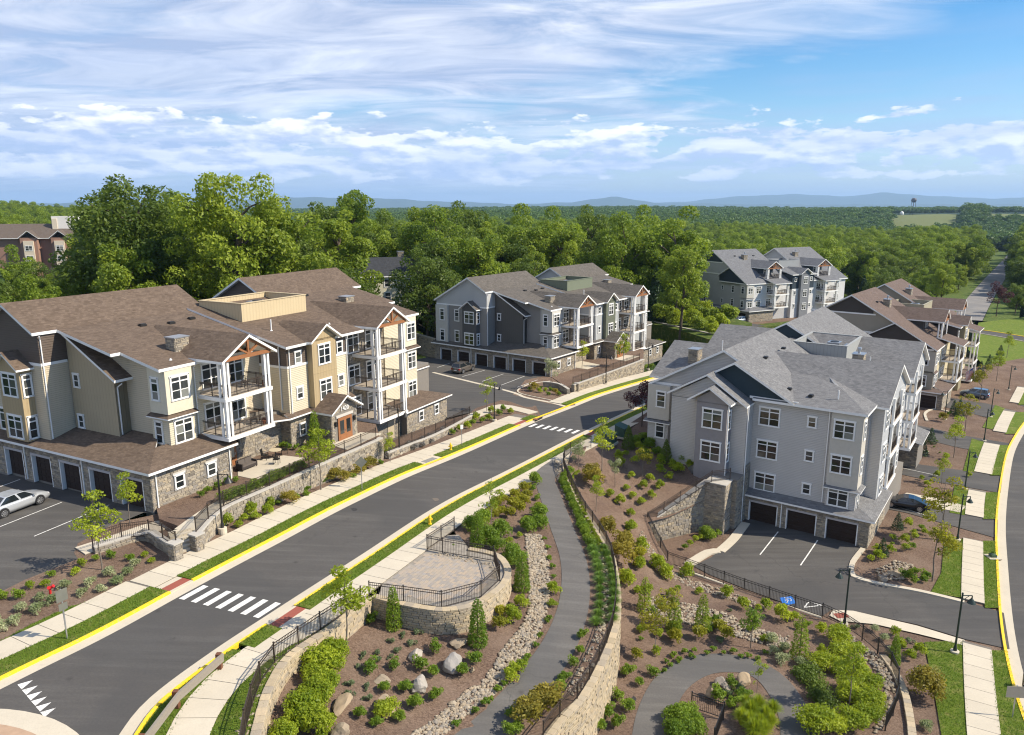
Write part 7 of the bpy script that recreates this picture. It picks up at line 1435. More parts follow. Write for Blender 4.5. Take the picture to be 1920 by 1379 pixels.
def car(kind, wheels_px, S, flip, col, label, head='car'):
    """placed by where its two visible wheels touch the ground: (rear, front)"""
    d = CARS[kind]; L, Wd = d['L'], d['W']; a, b = (S.px(*q) for q in wheels_px); t = (b - a); t.z = 0; t.normalize(); side = Vector((-t.y, t.x, 0)) * flip; c = (a + b) / 2 + side * (Wd / 2 - .1); z = S.h(c.x, c.y) + .045
    e = empty('parked_car', (c.x, c.y, z), math.atan2(t.y, t.x), label, 'car'); PA = carpaint('paint_' + head, col)
    h = Wd / 2; xs = [-L / 2, -L / 2 + .12, -L / 2 + .5, d['cab'][0], d['cab'][1], 0.0, d['cab'][2], d['cab'][3], L / 2 - .75, L / 2 - .25, L / 2]
    def topz(x):
        if x <= d['cab'][0]: return d['boot'] - (.12 if x < -L / 2 + .05 else 0)
        if x >= d['cab'][3]: f = (x - d['cab'][3]) / (L / 2 - d['cab'][3]); return d['belt'] + (d['hood'] - d['belt']) * min(1, f * 1.4) - .16 * f ** 3 * 1.6
        return d['belt'] + (d['boot'] - d['belt']) * (d['cab'][3] - x) / (d['cab'][3] - d['cab'][0])
    def wid(x): f = abs(x) / (L / 2); return h * (1 - .16 * f ** 5 - .02 * f)
    mb = MB(); ring = []
    for x in xs:
        w, zt = wid(x), topz(x); lo = .22 + (.12 if abs(x) > L / 2 - .1 else 0); sec = [(-w * .93, lo), (-w, .46), (-w * .985, zt - .16), (-w * .9, zt - .03), (-w * .5, zt + .015), (0, zt + .02), (w * .5, zt + .015), (w * .9, zt - .03), (w * .985, zt - .16), (w, .46), (w * .93, lo)]; ring.append(len(mb.v)); mb.v.extend((x, y, zz) for y, zz in sec)
    for i in range(len(xs) - 1):
        for k in range(10): mb.face((ring[i] + k, ring[i + 1] + k, ring[i + 1] + k + 1, ring[i] + k + 1))
        mb.face((ring[i], ring[i] + 10, ring[i + 1] + 10, ring[i + 1]))
    mb.face([ring[0] + k for k in range(11)]); mb.face([ring[-1] + k for k in range(11)][::-1])
    body = mb.obj('body', PA, e, smooth=True, fixn=True); x0, x1, x2, x3 = d['cab']; wb, wr = h * .9, h * .70; zb, zr = d['belt'], d['roof']
    def sidepts(x, zf): return None
    cab = MB(); B0 = [(x0, topz(x0) - .02), (x1, zr - .03), ((x1 + x2) / 2, zr), (x2, zr - .04), (x3, topz(x3) - .02)]
    for sg in (1,):
        pass
    base = [(x0, wb, topz(x0) - .03), (x1, wr, zr - .03), ((x1 + x2) / 2, wr * 1.01, zr), (x2, wr, zr - .05), (x3, wb, topz(x3) - .03)]
    V = [(x, y, zz) for x, y, zz in base] + [(x, -y, zz) for x, y, zz in base]; low = [(x1, wb, topz(x1) - .03), (0, wb, topz(0) - .03), (x2, wb, topz(x2) - .03)]; V += low + [(x, -y, zz) for x, y, zz in low]; cab.v = V
    for f in ((0, 5, 6, 1), (1, 6, 7, 2), (2, 7, 8, 3), (3, 8, 9, 4), (0, 1, 10), (1, 2, 11, 10), (2, 3, 12, 11), (3, 4, 12), (5, 13, 6), (6, 13, 14, 7), (7, 14, 15, 8), (8, 15, 9)): cab.face(f)
    cab.obj('cabin', PA, e, fixn=True)
    def glass(name, pts, inset, push):
        P = [Vector(p) for p in pts]; cc = sum(P, Vector()) / len(P); n = (P[1] - P[0]).cross(P[2] - P[0]).normalized()
        if n.dot(cc - Vector((0, 0, .6))) < 0: n = -n
        q = MB(); q.poly([cc + (p - cc) * inset + n * push for p in P]); q.obj(name, CARGLASS, e, fixn=True)
    glass('windshield', [V[3], V[8], V[9], V[4]], .90, .012); glass('rear_window', [V[0], V[5], V[6], V[1]], .86, .012)
    for o_, lo_, in ((0, 10), (5, 13)):
        glass('side_window', [V[o_ + 2], V[o_ + 3], V[o_ + 4], V[lo_ + 2], V[lo_ + 1]], .86, .012); glass('side_window', [V[o_ + 0], V[o_ + 1], V[o_ + 2], V[lo_ + 1], V[lo_]], .86, .012)
    wx = L * .295; wr_ = .345 if kind != 'suv' else .37
    for sx in (-wx, wx):
        for sy in (-1, 1):
            tmb = MB(); tmb.tube((sx, sy * (h - .2), wr_), (sx, sy * (h + .015), wr_), wr_, n=20); ty = tmb.obj('wheel', TYRE, e); rm = MB(); rm.tube((sx, sy * (h - .1), wr_), (sx, sy * (h + .025), wr_), wr_ * .42, n=14)
            for k in range(7): an = k * 2 * math.pi / 7; rm.bar((sx, sy * (h + .018), wr_), (sx + math.cos(an) * wr_ * .66, sy * (h + .018), wr_ + math.sin(an) * wr_ * .66), .06, .02, (0, 1, 0))
            for k in range(16): a0, a1 = k * math.pi / 8, (k + 1) * math.pi / 8; rm.poly([(sx + math.cos(q) * wr_ * s_, sy * (h + .02), wr_ + math.sin(q) * wr_ * s_) for q, s_ in ((a0, .6), (a1, .6), (a1, .72), (a0, .72))])
            rm.obj('rim', RIM, ty)
            ar = MB(); ar.tube((sx, sy * (h - .12), wr_ + .02), (sx, sy * (h + .004), wr_ + .02), wr_ * 1.17, n=20); ar.obj('wheel_arch', DARKP, e)
    for sy in (-1, 1):
        MB().box(L / 2 - .34, L / 2 - .06, sy * h * .50, sy * h * .80, d['hood'] - .36, d['hood'] - .22).obj('headlight', CLEAR_LAMP, e); MB().box(-L / 2 - .015, -L / 2 + .2, sy * h * .55, sy * h * .87, d['boot'] - .36, d['boot'] - .18).obj('tail_light', RED_LAMP, e); MB().box(x3 - .32, x3 - .12, sy * h * .95, sy * h * 1.12, d['belt'] - .02, d['belt'] + .13).obj('wing_mirror', PA, e)
    MB().box(L / 2 - .05, L / 2 + .02, -h * .5, h * .5, .42, .60).obj('grille', DARKP, e); MB().box(-L / 2 - .03, -L / 2 + .02, -.26, .26, .55, .68).obj('number_plate', WHITE, e)
    return e
car('sedan', ((6, 972), (77, 946)), S1, 1, (.58, .60, .62), 'silver sedan nosed up to the garages of the tan house', 'silver')
car('suv', ((865, 702.5), (889, 695)), S1, 1, (.16, .14, .12), 'bronze grey SUV parked before the dark grey house garages', 'bronze')
car('coupe', ((1722, 961), (1671, 952)), S4, -1, (.012, .016, .026), 'glossy black coupe beside the blue grey house', 'black')
car('suv', ((1842, 749), (1809, 744)), S4, -1, (.14, .19, .26), 'blue grey SUV in the drive by the putty brown house', 'blue')
SD = Const(-8.2); car('suv', ((1388, 604), (1372, 605.5)), SD, 1, (.40, .42, .44), 'silver SUV under the far pale grey house', 'pewter')
# ------------------------------------------------------------------ street furniture
def lamp(p, label, ang, h=4.75, mat=BLACKM, ped=0.0):
    e = empty('street_lamp', p, ang, label, 'street lamp', None); MB().lathe([(.30, -.15), (.30, .12 + ped), (.24, .14 + ped)], n=16).obj('base', M_concrete(), e)
    q = MB(); q.lathe([(.13, .12 + ped), (.13, .3 + ped), (.075, .6 + ped), (.06, h), (.08, h + .03), (.02, h + .14)], n=10); q.obj('pole', mat, e)
    ar = MB(); ar.bar((0, 0, h - .12), (.72, 0, h - .12), .05, .05); ar.bar((0, 0, h - .55), (.5, 0, h - .14), .03, .03); ar.obj('arm', mat, e)
    s = MB(); s.lathe([(.035, h - .14), (.05, h - .34), (.12, h - .42), (.2, h - .55), (.30, h - .72), (.27, h - .74)], .72, 0, 14); so = s.obj('lamp_shade', mat, e); MB().lathe([(.2, h - .78), (.24, h - .735)], .72, 0, 12).obj('lens', plain('lamp_lens', (.6, .6, .56), .3), so); return e
GREENBLK = plain('green_black_metal', (.012, .028, .022), .45, 0.0, .5, .1)
for q, S, lab, ang, mt, pd in (((418, 1001), S1, 'black lamp post on a concrete pedestal by the terrace wall', 0, BLACKM, .35), ((749, 851), S1, 'black lamp post by the low wall near the ramp', 0, BLACKM, 0), ((927, 790), S1, 'black lamp post by the drive next to the second crosswalk', 0, BLACKM, .1), ((1136, 721), S1, 'black lamp post by the stone wall of the dark grey house', .1, BLACKM, .1), ((1215, 693), S1, 'black lamp post by the fence at the far end of the dark grey house', .1, BLACKM, 0), ((1583, 1171), S4, 'green black lamp post at the end of the court fence', 3.0, GREENBLK, 0), ((1790, 1223), S4, 'green black lamp post on the lawn beside the court drive', 0, GREENBLK, 0), ((1795, 1013), S4, 'green black lamp post at the lawn by the black coupe', 0, GREENBLK, 0), ((1809, 918), S4, 'green black lamp post at the second drive', 0, GREENBLK, 0), ((1845, 827), S4, 'green black lamp post at the third drive', 0, GREENBLK, 0), ((1857, 782), S4, 'green black lamp post by the yellow street tree', 0, GREENBLK, 0), ((1891, 731), S4, 'green black lamp post near the far sidewalk', 0, GREENBLK, 0), ((1771, 786), S4, 'green black lamp post by the garage of the putty house', 3.0, GREENBLK, 0)):
    lamp(S.px(*q, .06), lab, ang, 4.7, mt, pd)
def hydrant(p, label, col, n):
    m = plain(n, col, .45); e = empty('fire_hydrant', p, _rv.random() * 3, label, 'hydrant'); MB().lathe([(.16, -.1), (.16, .05), (.11, .07), (.11, .5), (.14, .52), (.14, .56), (.12, .6), (.09, .7), (.03, .74)], n=12).obj('barrel', m, e)
    MB().tube((-.24, 0, .42), (.24, 0, .42), .065, n=8).obj('outlet', m, e); MB().tube((0, 0, .38), (0, -.22, .38), .085, n=8).obj('outlet', m, e); MB().lathe([(.035, .73), (.035, .8)], n=6).obj('top_nut', m, e); return e
hydrant(S1.px(806, 983, .14), 'yellow hydrant on the verge across from the terrace wall', (.75, .5, .02), 'hydrant_yellow'); hydrant(S1.px(845, 844, .14), 'yellow hydrant on the verge beside the lavender bed', (.75, .5, .02), 'hydrant_yellow')
fr = empty('standpipe', S1.px(96, 1124), .5, 'red fire standpipe with two capped outlets in the parking lot bed', 'standpipe'); RP = plain('red_paint', (.5, .02, .02), .4)
MB().tube((0, 0, -.1), (0, 0, .78), .07, n=10).obj('riser', RP, fr); MB().tube((0, 0, .72), (.22, -.1, .86), .085, .1, n=10).obj('outlet', RP, fr); MB().tube((0, 0, .72), (-.02, -.24, .86), .085, .1, n=10).obj('outlet', RP, fr); MB().lathe([(.13, .0), (.13, .04)], n=10).obj('flange', RP, fr)
SIGNB = plain('sign_back_metal', (.20, .20, .165), .5, .3, .5, .1)
def sign(p, label, rz, h, shapes, name='road_sign'):
    e = empty(name, p, rz, label, 'sign'); MB().box(-.03, .03, -.03, .03, -.2, h).obj('post', GALV, e)
    for kind, zc, w, hh, mt in shapes:
        m = MB()
        if kind == 'diamond': m.v = [(0, -.05, zc - hh), (w, -.05, zc), (0, -.05, zc + hh), (-w, -.05, zc), (0, -.035, zc - hh), (w, -.035, zc), (0, -.035, zc + hh), (-w, -.035, zc)]; [m.face(f) for f in ((0, 1, 2, 3), (7, 6, 5, 4), (0, 4, 5, 1), (1, 5, 6, 2), (2, 6, 7, 3), (3, 7, 4, 0))]
        else: m.box(-w, w, -.05, -.035, zc - hh, zc + hh)
        m.obj('sign_plate', mt, e, fixn=True)
    return e
sign(S1.px(126, 1198, .13), 'grey backed signs on a post in the left verge', R(60), 2.9, (('rect', 2.55, .3, .34, SIGNB), ('rect', 1.9, .23, .2, SIGNB))); sign(S1.px(679, 918, .13), 'back of a diamond road sign in the verge by the terrace wall', R(20), 2.9, (('diamond', 2.5, .53, .53, SIGNB),)); sign(S1.px(866, 835, .13), 'small white parking sign on a thin post by the second hydrant', R(25), 2.3, (('rect', 2.05, .16, .24, WHITE),))
sign(S4.px(1898, 1345, .1), 'tan backed sign on a post at the right hand kerb', R(-5), 2.3, (('rect', 1.85, .62, .4, plain('tan_sign_back', (.42, .36, .28), .7)),))
gb = empty('litter_bin', S4.px(1925, 1290, .12), 0, 'dark slatted litter bin at the right hand kerb', 'bin')
for k in range(14): a = k * math.pi / 7; MB().bar((.27 * math.cos(a), .27 * math.sin(a), .05), (.3 * math.cos(a), .3 * math.sin(a), .95), .06, .02).obj('slat', BLACKM, gb)
MB().lathe([(.25, .0), (.25, .05)], n=14).obj('bin_base', BLACKM, gb); MB().lathe([(.32, .93), (.32, .98), (.2, 1.0)], n=14).obj('bin_rim', BLACKM, gb)
# timber guard rail at the corner
PT = M_wood('brown_post', (.15, .06, .03)); WB = M_wood('weathered_board', (.27, .235, .19)); gp_ = [S1.px(x, y, .12) for x, y in ((412, 1254), (332, 1326), (268, 1412))]
ge = empty('guard_rail', gp_[0], 0, 'timber guard rail with brown posts at the bend of the kerb', 'guard rail')
for p in gp_: MB().box(-.12, .12, -.12, .12, -.3, .85).obj('post', PT, ge).location = p - gp_[0]
for a, b in zip(gp_, gp_[1:]):
    for dz, w in ((.72, .12), (.5, .1)):
        m = MB(); t = (b - a).normalized(); s_ = Vector((-t.y, t.x, 0)) * .17; m.bar(a - gp_[0] + s_ + Vector((0, 0, dz)) - t * .1, b - gp_[0] + s_ + Vector((0, 0, dz)) + t * .1, w, .2); m.obj('rail_board', WB, ge)
UG = plain('utility_green', (.035, .075, .055), .5, 0.0, .4, .1)
for q, lab in (((1142, 832), 'green utility cabinet with sloped lid nearest the second crosswalk'), ((1166, 818), 'green utility cabinet behind the first, at the shaded corner')):
    p = S1.px(*q, .05); e = empty('utility_cabinet', p, R(58), lab, 'utility cabinet'); MB().box(-.9, .9, -.75, .75, -.1, .12).obj('pad', M_concrete(), e); m = MB(); m.v = [(-.75, -.6, .12), (.75, -.6, .12), (.75, .6, .12), (-.75, .6, .12), (-.75, -.6, 1.05), (.75, -.6, 1.05), (.75, .6, 1.4), (-.75, .6, 1.4)]
    [m.face(f) for f in ((0, 3, 2, 1), (4, 5, 6, 7), (0, 1, 5, 4), (1, 2, 6, 5), (2, 3, 7, 6), (3, 0, 4, 7))]; m.obj('housing', UG, e, fixn=True); l = MB(); l.v = [(-.8, -.65, 1.06), (.8, -.65, 1.06), (.8, .65, 1.42), (-.8, .65, 1.42), (-.8, -.65, 1.1), (.8, -.65, 1.1), (.8, .65, 1.47), (-.8, .65, 1.47)]; [l.face(f) for f in ((0, 3, 2, 1), (4, 5, 6, 7), (0, 1, 5, 4), (1, 2, 6, 5), (2, 3, 7, 6), (3, 0, 4, 7))]; l.obj('lid', UG, e, fixn=True); MB().box(-.05, .05, -.63, -.6, .5, .7).obj('latch', GALV, e)
def disc(name, p, r, mat, lab):
    o = MB().lathe([(r, -.02), (r, .006), (r * .9, .008)], n=20).obj(name, mat); o.location = p; tag(o, lab, 'cover'); return o
disc('manhole_cover', S1.px(662, 956), .33, plain('cast_iron', (.035, .033, .032), .7), 'dark iron manhole cover in the asphalt lane'); disc('manhole_cover', S1.px(815, 937), .36, plain('rust_iron', (.14, .115, .09), .8), 'pale rusty manhole cover further along the street'); disc('manhole_cover', S1.px(1004, 786, .15), .32, plain('rust_red_iron', (.22, .09, .05), .8), 'rust brown inlet cover in the verge by the second crosswalk'); disc('manhole_cover', S3.px(1184, 1310), .3, plain('cast_iron', (.035, .033, .032), .7), 'black drain cover in the mulch beside the looping path')
il = MB().box(-1.0, 1.0, -.06, .06, -.14, .02).obj('storm_inlet', plain('inlet_void', (.01, .01, .01), .9)); il.location = S1.px(1010, 786, .12); il.rotation_euler = (0, 0, R(62)); tag(il, 'dark storm inlet slot in the yellow kerb', 'inlet')
# patio furniture
WICK = plain('dark_wicker', (.045, .036, .032), .8); CUSH = plain('taupe_cushion', (.12, .10, .085), .9)
sf = empty('patio_sofa', TA.px(463, 878, .05), FA.rz, 'dark wicker sofa with taupe cushions on the tan house patio', 'sofa'); MB().box(-.85, .85, -.38, .38, .12, .34).obj('seat_frame', WICK, sf); MB().box(-.75, .75, -.36, .3, .34, .46).obj('cushion', CUSH, sf); MB().box(-.85, .85, .3, .42, .12, .86).obj('backrest', WICK, sf)
for s_ in (-1, 1): MB().box(s_ * .74, s_ * .86, -.4, .4, .1, .62).obj('armrest', WICK, sf); MB().box(s_ * .02, s_ * .74, .18, .31, .46, .82).obj('cushion', CUSH, sf)
for sx in (-.8, .8):
    for sy in (-.34, .36): MB().box(sx - .03, sx + .03, sy - .03, sy + .03, 0, .13).obj('leg', WICK, sf)
tb = empty('patio_table', TA.px(517, 858, .05), 0, 'round tan topped table on the tan house patio', 'table'); MB().lathe([(.55, .70), (.56, .73), (.54, .745)], n=20).obj('table_top', plain('tan_table', (.5, .42, .28), .6), tb); MB().lathe([(.26, 0), (.24, .03), (.05, .08), (.05, .7)], n=12).obj('pedestal', BLACKM, tb)
def chair(p, rz, lab, mat, group=None):
    e = empty('chair', p, rz, lab, 'chair', group); MB().box(-.25, .25, -.25, .25, .42, .47).obj('seat', mat, e); m = MB()
    for k in range(5): m.bar((-.2 + k * .1, .25, .47), (-.2 + k * .1, .33, .95), .05, .025)
    m.bar((-.25, .33, .95), (.25, .33, .95), .05, .05); m.obj('backrest', mat, e)
    for sx in (-.22, .22):
        MB().bar((sx, -.22, 0), (sx, -.22, .62), .04, .04).obj('leg', mat, e); MB().bar((sx, .3, 0), (sx, .24, .45), .04, .04).obj('leg', mat, e); MB().bar((sx, -.26, .62), (sx, .28, .66), .05, .03).obj('armrest', mat, e)
for q, rz in (((497, 862), 1.5), ((519, 870), 3.1), ((533, 852), -1.2)): chair(TA.px(*q, .05), rz, 'black metal chair at the round table on the patio', BLACKM, 'patio chairs')
for (u, v, z), rz, lab in (((8.2, .6, 7.24), .3, 'black slatted chair on the upper balcony of the tan house'), ((10.6, .9, 7.24), -.2, 'black slatted chair under the truss of the tan house balcony'), ((8.6, .7, 3.9), .2, 'dark chair on the middle balcony of the tan house'), ((10.8, .4, 3.9), -.6, 'dark chair at the rail of the middle balcony')): chair(FA.w(u, v, z), FA.rz + rz, lab, BLACKM)
def pot(p, lab, s=1.0):
    e = empty('flower_pot', p, 0, lab, 'flower pot'); MB().lathe([(.13 * s, 0), (.2 * s, .3 * s), (.22 * s, .32 * s), (.18 * s, .33 * s)], n=12).obj('pot', plain('terracotta', (.28, .10, .05), .8), e); f = link('flowers', PROTO['fl'][1], e); f.location = (0, 0, .25 * s); f.scale = (.55 * s,) * 3
shrub('fl', 240, .45, .6, 400, .06, leafmat('pink_flowers', (.08, .10, .02), (.55, .06, .14)))
for (u, v, z), lab in (((7.3, -.35, 7.24), 'pink flowers at the left post of the upper balcony'), ((11.6, -.3, 7.24), 'pink flowers at the right post of the upper balcony'), ((7.5, -.35, 3.9), 'red flowers at the left post of the middle balcony'), ((11.3, -.3, 3.9), 'red flowers at the right post of the middle balcony')): pot(FA.w(u, v, z), lab)
# flag on the putty house
fe = empty('flag', FE.w(13.4, -1.1, 4.4), FE.rz, 'american flag hanging from a pole on the putty brown house', 'flag'); MB().tube((0, 0, 0), (.5, -1.3, 1.2), .025, n=8).obj('flag_pole', WHITE, fe); fm = MB(); RD, WT, BL = plain('flag_red', (.5, .02, .03), .8), plain('flag_white', (.75, .75, .74), .8), plain('flag_blue', (.02, .035, .2), .8)
def FP(s, t): b = Vector((.12, -.32, .28)).lerp(Vector((.5, -1.3, 1.2)), s); return b + Vector((.10 * math.sin(t * 6 + s * 3), .08 * math.sin(t * 5), -t * 1.9))
for i in range(13):
    fm.cur = i % 2
    for j in range(8): a, b, c0_, c1_ = i / 13, (i + 1) / 13, j / 8, (j + 1) / 8; fm.poly([FP(a, c0_), FP(b, c0_), FP(b, c1_), FP(a, c1_)])
cl_ = fm.obj('cloth', [RD, WT], fe); cn = MB(); off = Vector((.012, .012, 0))
for sgn in (1, -1):
    for j in range(4): cn.cur = 0; cn.poly([FP(6 / 13, j * .1) + off * sgn, FP(1, j * .1) + off * sgn, FP(1, (j + 1) * .1) + off * sgn, FP(6 / 13, (j + 1) * .1) + off * sgn])
    for i in range(5):
        for j in range(5): p = FP(.5 + i * .105, .04 + j * .08) + off * sgn * 1.6; cn.cur = 1; cn.poly([p + Vector((0, 0, .035)), p + Vector((.03, -.03, 0)), p - Vector((0, 0, .035)), p - Vector((.03, -.03, 0))])
cn.obj('canton', [BL, WT], fe)
pb = empty('planter_box', S4.px(1861, 1045, .1), 0, 'pale concrete pad with a small plant in the right hand verge', 'planter'); MB().box(-.55, .55, -.55, .55, -.05, .06).obj('pad', M_concrete(), pb); MB().box(-.25, .25, -.25, .25, .06, .3).obj('box', plain('green_box', (.06, .1, .06), .7), pb); q = link('foliage', PROTO['small'][1], pb); q.location = (0, 0, .25)
# ------------------------------------------------------------------ the country beyond
def small_house(p, rz, label, w, d, h, roofcol, wallcol, rise=3.2, chim=True):
    F = Frame((0, 0, 0), 0); F.o = Vector(p); F.rz = rz; b = Bld(F, 'cottage', label, 'house', seed=5); wm = siding('cottage_' + label[:12], wallcol); rm = shingle('cottageroof_' + label[:12], tuple(v * .6 for v in roofcol), tuple(v * 1.3 for v in roofcol))
    b.rect(-w / 2, w / 2, -d / 2, d / 2, -3, h, wm); b.prof(-w / 2, w / 2, [(-d / 2, h), (0, h + rise - .2), (d / 2, h)], h - .1, wm); b.gable_v(0, d / 2 + .5, h - .15, h + rise, -w / 2 - .5, w / 2 + .5, rm)
    for u in (-w * .33, 0, w * .33):
        for z in ((.9, h - 2.3) if h > 4.5 else (.9,)): b.win(u, -d / 2, z, 'v-', 1.1, 1.5, 'S')
    for v in (-d * .22, d * .22): b.win(-w / 2, v, h - 2.3, 'u-', 1.0, 1.4, 'S')
    if chim: b.chimney(w * .3, 1.0, h + rise * .6, h + rise + 1.0, .6, False)
    b.end_stones()
small_house((-26, 151, 3.6), R(20), 'cream house with dark roof showing between the trees', 13, 9, 5.8, (.055, .058, .065), (.60, .56, .42)); small_house((-84, 160, .6), R(-10), 'grey shingled house roof behind the tan house', 16, 12, 4.2, (.14, .135, .13), (.5, .5, .48), 4.8, False); small_house((-53, 150, 2.0), R(-30), 'charcoal roofed house low between the big trees', 14, 10, 4.4, (.06, .06, .064), (.45, .46, .46), 4.2, False); small_house((-38, 158, 1.5), R(5), 'second charcoal roofed house further into the trees', 14, 10, 5, (.055, .056, .06), (.52, .52, .5), 4.2, False)
# brick building on the left horizon
bb = Bld(Frame(Vector(onz(70, 470, 0)) * 1.0, 75), 'brick_building', 'distant brick apartment building with brown hipped roof and white roof box', 'building', seed=8); q = onz(20, 470, -2.0); sc_ = 300 / q[1]; bb.e.location = (q[0] * sc_, 300, .2)
BRK = plain('red_brick', (.30, .175, .125), .9); CRM = plain('cream_trim', (.66, .56, .42), .7); BRF = shingle('brown_hip', (.10, .078, .062), (.19, .155, .13))
bb.rect(-30, 38, 2, 16, -6, 10, BRK); bb.gable_v(9, 8.5, 10, 15.5, -31, 39, BRF)
for u in (4, 15, 27): bb.rect(u, u + 6, -1, 3, -6, 10.2, BRK, 'bay'); bb.gable_u(u + 3, 3.6, 10.1, 13, -1.6, 9, BRF); bb.rect(u + 1.2, u + 4.8, -1.6, 0, -4, 9, CRM, 'bay'); [bb.win(u + 3, -1.6, z, 'v-', 2.4, 1.9, 'DT') for z in (1.2, 5.2)]
bb.rect(14, 24, 6, 11, 12, 18.5, plain('penthouse_white', (.72, .68, .62), .8), 'roof_box'); bb.rect(14.2, 16, 5.7, 6, 13, 17.6, CRM, 'roof_panel')
bb.end_stones()
# water tower, silo, mast
d = ray(1711, 400); k = 2500 / d[1]; wt = empty('water_tower', (d[0] * k, 2500, far_h(d[0] * k, 2500)), 0, 'round water tower on legs on the far ridge', 'water tower'); WT_ = plain('tower_steel', (.10, .085, .09), .6); zt = CAMZ + 22 - wt.location.z
MB().lathe([(.5, zt - 9), (5, zt - 8), (8, zt - 4), (8.2, zt), (6, zt + 4.5), (.5, zt + 6.2)], n=20).obj('tank', WT_, wt, smooth=True)
for a in range(6): MB().tube((9 * math.cos(a * 1.047), 9 * math.sin(a * 1.047), 0), (6.5 * math.cos(a * 1.047), 6.5 * math.sin(a * 1.047), zt - 4), .5, n=6).obj('leg', WT_, wt)
MB().tube((0, 0, 0), (0, 0, zt - 8), 1.0, n=8).obj('riser', WT_, wt)
d = ray(1690, 409); k = 1750 / d[1]; sl = empty('grain_silo', (d[0] * k, 1750, far_h(d[0] * k, 1750)), 0, 'white domed silo beside a pale field', 'silo'); zs = CAMZ - 14 - sl.location.z; MB().lathe([(4, 0), (4, zs), (3.4, zs + 1.8), (1.8, zs + 3.2), (.2, zs + 3.7)], n=18).obj('tower', plain('silo_white', (.72, .72, .70), .6), sl, smooth=True); MB().lathe([(4.1, zs * .5), (4.1, zs * .5 + .5)], n=18).obj('hoop', GALV, sl)
d = ray(516, 388); k = 1400 / d[1]; ms = empty('radio_mast', (d[0] * k, 1400, far_h(d[0] * k, 1400)), 0, 'thin radio mast above the trees', 'mast'); zm = CAMZ + 51 - ms.location.z
for a in range(3): MB().tube((.7 * math.cos(a * 2.09), .7 * math.sin(a * 2.09), 0), (.35 * math.cos(a * 2.09), .35 * math.sin(a * 2.09), zm), .16, n=5).obj('leg', GALV, ms)
mb = MB()
for i in range(24): mb.bar((-.6, 0, zm * i / 24), (.6, 0, zm * (i + 1) / 24), .1, .1)
mb.obj('lattice', GALV, ms)
class Far:
    def h(s, x, y): return far_h(x, y)
FARS = Far()
def wedge(x0, x1, r0, r1): return [Vector((math.tan(math.atan((x - 960) / 1432)) * r, r, 0)) for x, r in ((x0, r0), (x1, r0), (x1, r1), (x0, r1))]
fieldm = M_lawn((.13, .16, .05), (.21, .23, .085)); region('field', FARS, wedge(1650, 1795, 1290, 1990), fieldm, 2.5, 60); region('field', FARS, wedge(1825, 1970, 1310, 1930), fieldm, 2.5, 60)
# far street and the bend of the near one
fs = [Vector(onz(*q)) for q in ((1812, 600, -13.2), (1838, 560, -13.6), (1868, 520, -14.2), (1893, 490, -15), (1906, 472, -15.6))]
class Tilt:
    def h(s, x, y): return float(np.interp(y, [p.y for p in fs], [p.z for p in fs])) - .25
fl_ = catmull(flat(fs), 8); strip('far_street', Tilt(), fl_, -4.4, 4.4, M_asphalt(.20), .3); strip('far_verge', Tilt(), fl_, -14, -4.5, M_lawn((.06, .10, .015), (.12, .18, .03)), .2); strip('far_verge', Tilt(), fl_, 4.5, 15, M_lawn((.06, .10, .015), (.12, .18, .03)), .2)
S5 = Const(-12.45); LB_ = M_lawn((.10, .155, .015), (.20, .265, .03)); region('lawn', S5, [Vector(onz(x, y, -12.4)) for x, y in ((1815, 655), (1835, 605), (1960, 590), (2050, 640), (2050, 760), (1940, 735), (1890, 700), (1850, 690))], LB_, 0, 6)
bend = catmull(flat([Vector(onz(x, y, -12.4)) for x, y in ((1800, 618), (1850, 624), (1920, 636), (2050, 662))]), 2); strip('road', S5, bend, -3.2, 3.2, ASPH, .03); strip('kerb', S5, bend, 3.2, 3.6, YEL, .16, .15); strip('kerb', S5, bend, -3.5, -3.2, CONC, .14, .12)
fcx, fcy = fl_[4].x, fl_[4].y
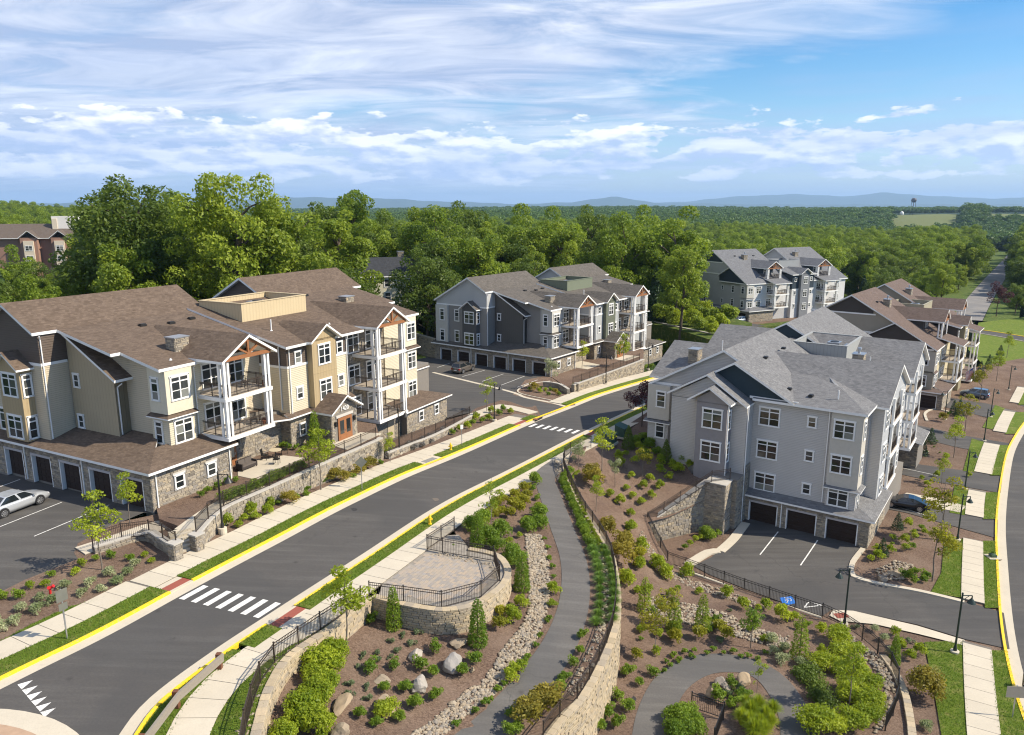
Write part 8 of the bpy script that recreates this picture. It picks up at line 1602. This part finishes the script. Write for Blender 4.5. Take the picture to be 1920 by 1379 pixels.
# blue ridges on the horizon
def ridge(name, dist, prof, seed, lab):
    rnd = random.Random(seed); mb = MB(); xs = np.arange(-200, 2140, 12); n = len(xs); ph = [rnd.uniform(0, 6) for _ in range(4)]
    for x in xs:
        a = math.atan((x - 960) / 1432); dx, dy = math.sin(a), math.cos(a); p = np.interp(x, [q[0] for q in prof], [q[1] for q in prof]) + .7 * math.sin(x / 23 + ph[0]) + .5 * math.sin(x / 9 + ph[1]); hh = CAMZ + p / 1400 * dist * math.cos(a)
        for f, z in ((0.88, -30), (.93, hh * .35), (.965, hh * .72), (1.0, hh), (1.06, hh * .5), (1.15, -30)): r = dist * f; mb.v.append((dx * r, dy * r, max(z, -30)))
    for i in range(n - 1):
        for k in range(5): mb.face((6 * i + k, 6 * i + 6 + k, 6 * i + 7 + k, 6 * i + k + 1))
    m, g = newmat(name); p = ground_pos(g); finish(g, g.mix(g.noise(p, .002, 6), (.035, .055, .03), (.07, .095, .05)), .95, None, 0, 0, .05)
    o = mb.obj(name, m, smooth=True, fixn=True); o['kind'] = 'structure'
ridge('mountain_ridge', 21000, [(-200, 5), (400, 8), (540, 17), (700, 15), (800, 11), (900, 7), (1000, 5), (1070, 8), (1110, 14), (1150, 18), (1190, 12), (1230, 7), (1280, 6), (1500, 4), (2140, 4)], 1, '')
ridge('mountain_ridge', 27000, [(-200, 3), (1000, 2), (1200, 6), (1290, 10), (1340, 14), (1400, 20), (1480, 22), (1560, 20), (1600, 19), (1650, 25), (1700, 23), (1760, 18), (1820, 16), (1880, 15), (1930, 17), (2140, 20)], 2, '')
# one even volume of air over the whole country
def haze():
    me = MB(); me.box(-34000, 34000, -31000, 33500, -75, 560); m = bpy.data.materials.new('haze_air'); m.use_nodes = True; g = NT(m.node_tree)
    v = g.a('ShaderNodeVolumePrincipled', {'Color': (.46, .70, 1.0, 1), 'Density': 5.2e-5, 'Anisotropy': 0.1}); o = g.a('ShaderNodeOutputMaterial'); g.l.new(v.outputs[0], o.inputs['Volume']); ob = me.obj('haze', m); tag(ob, 'thin blue summer haze over the whole view', 'haze', None, 'stuff')
haze()
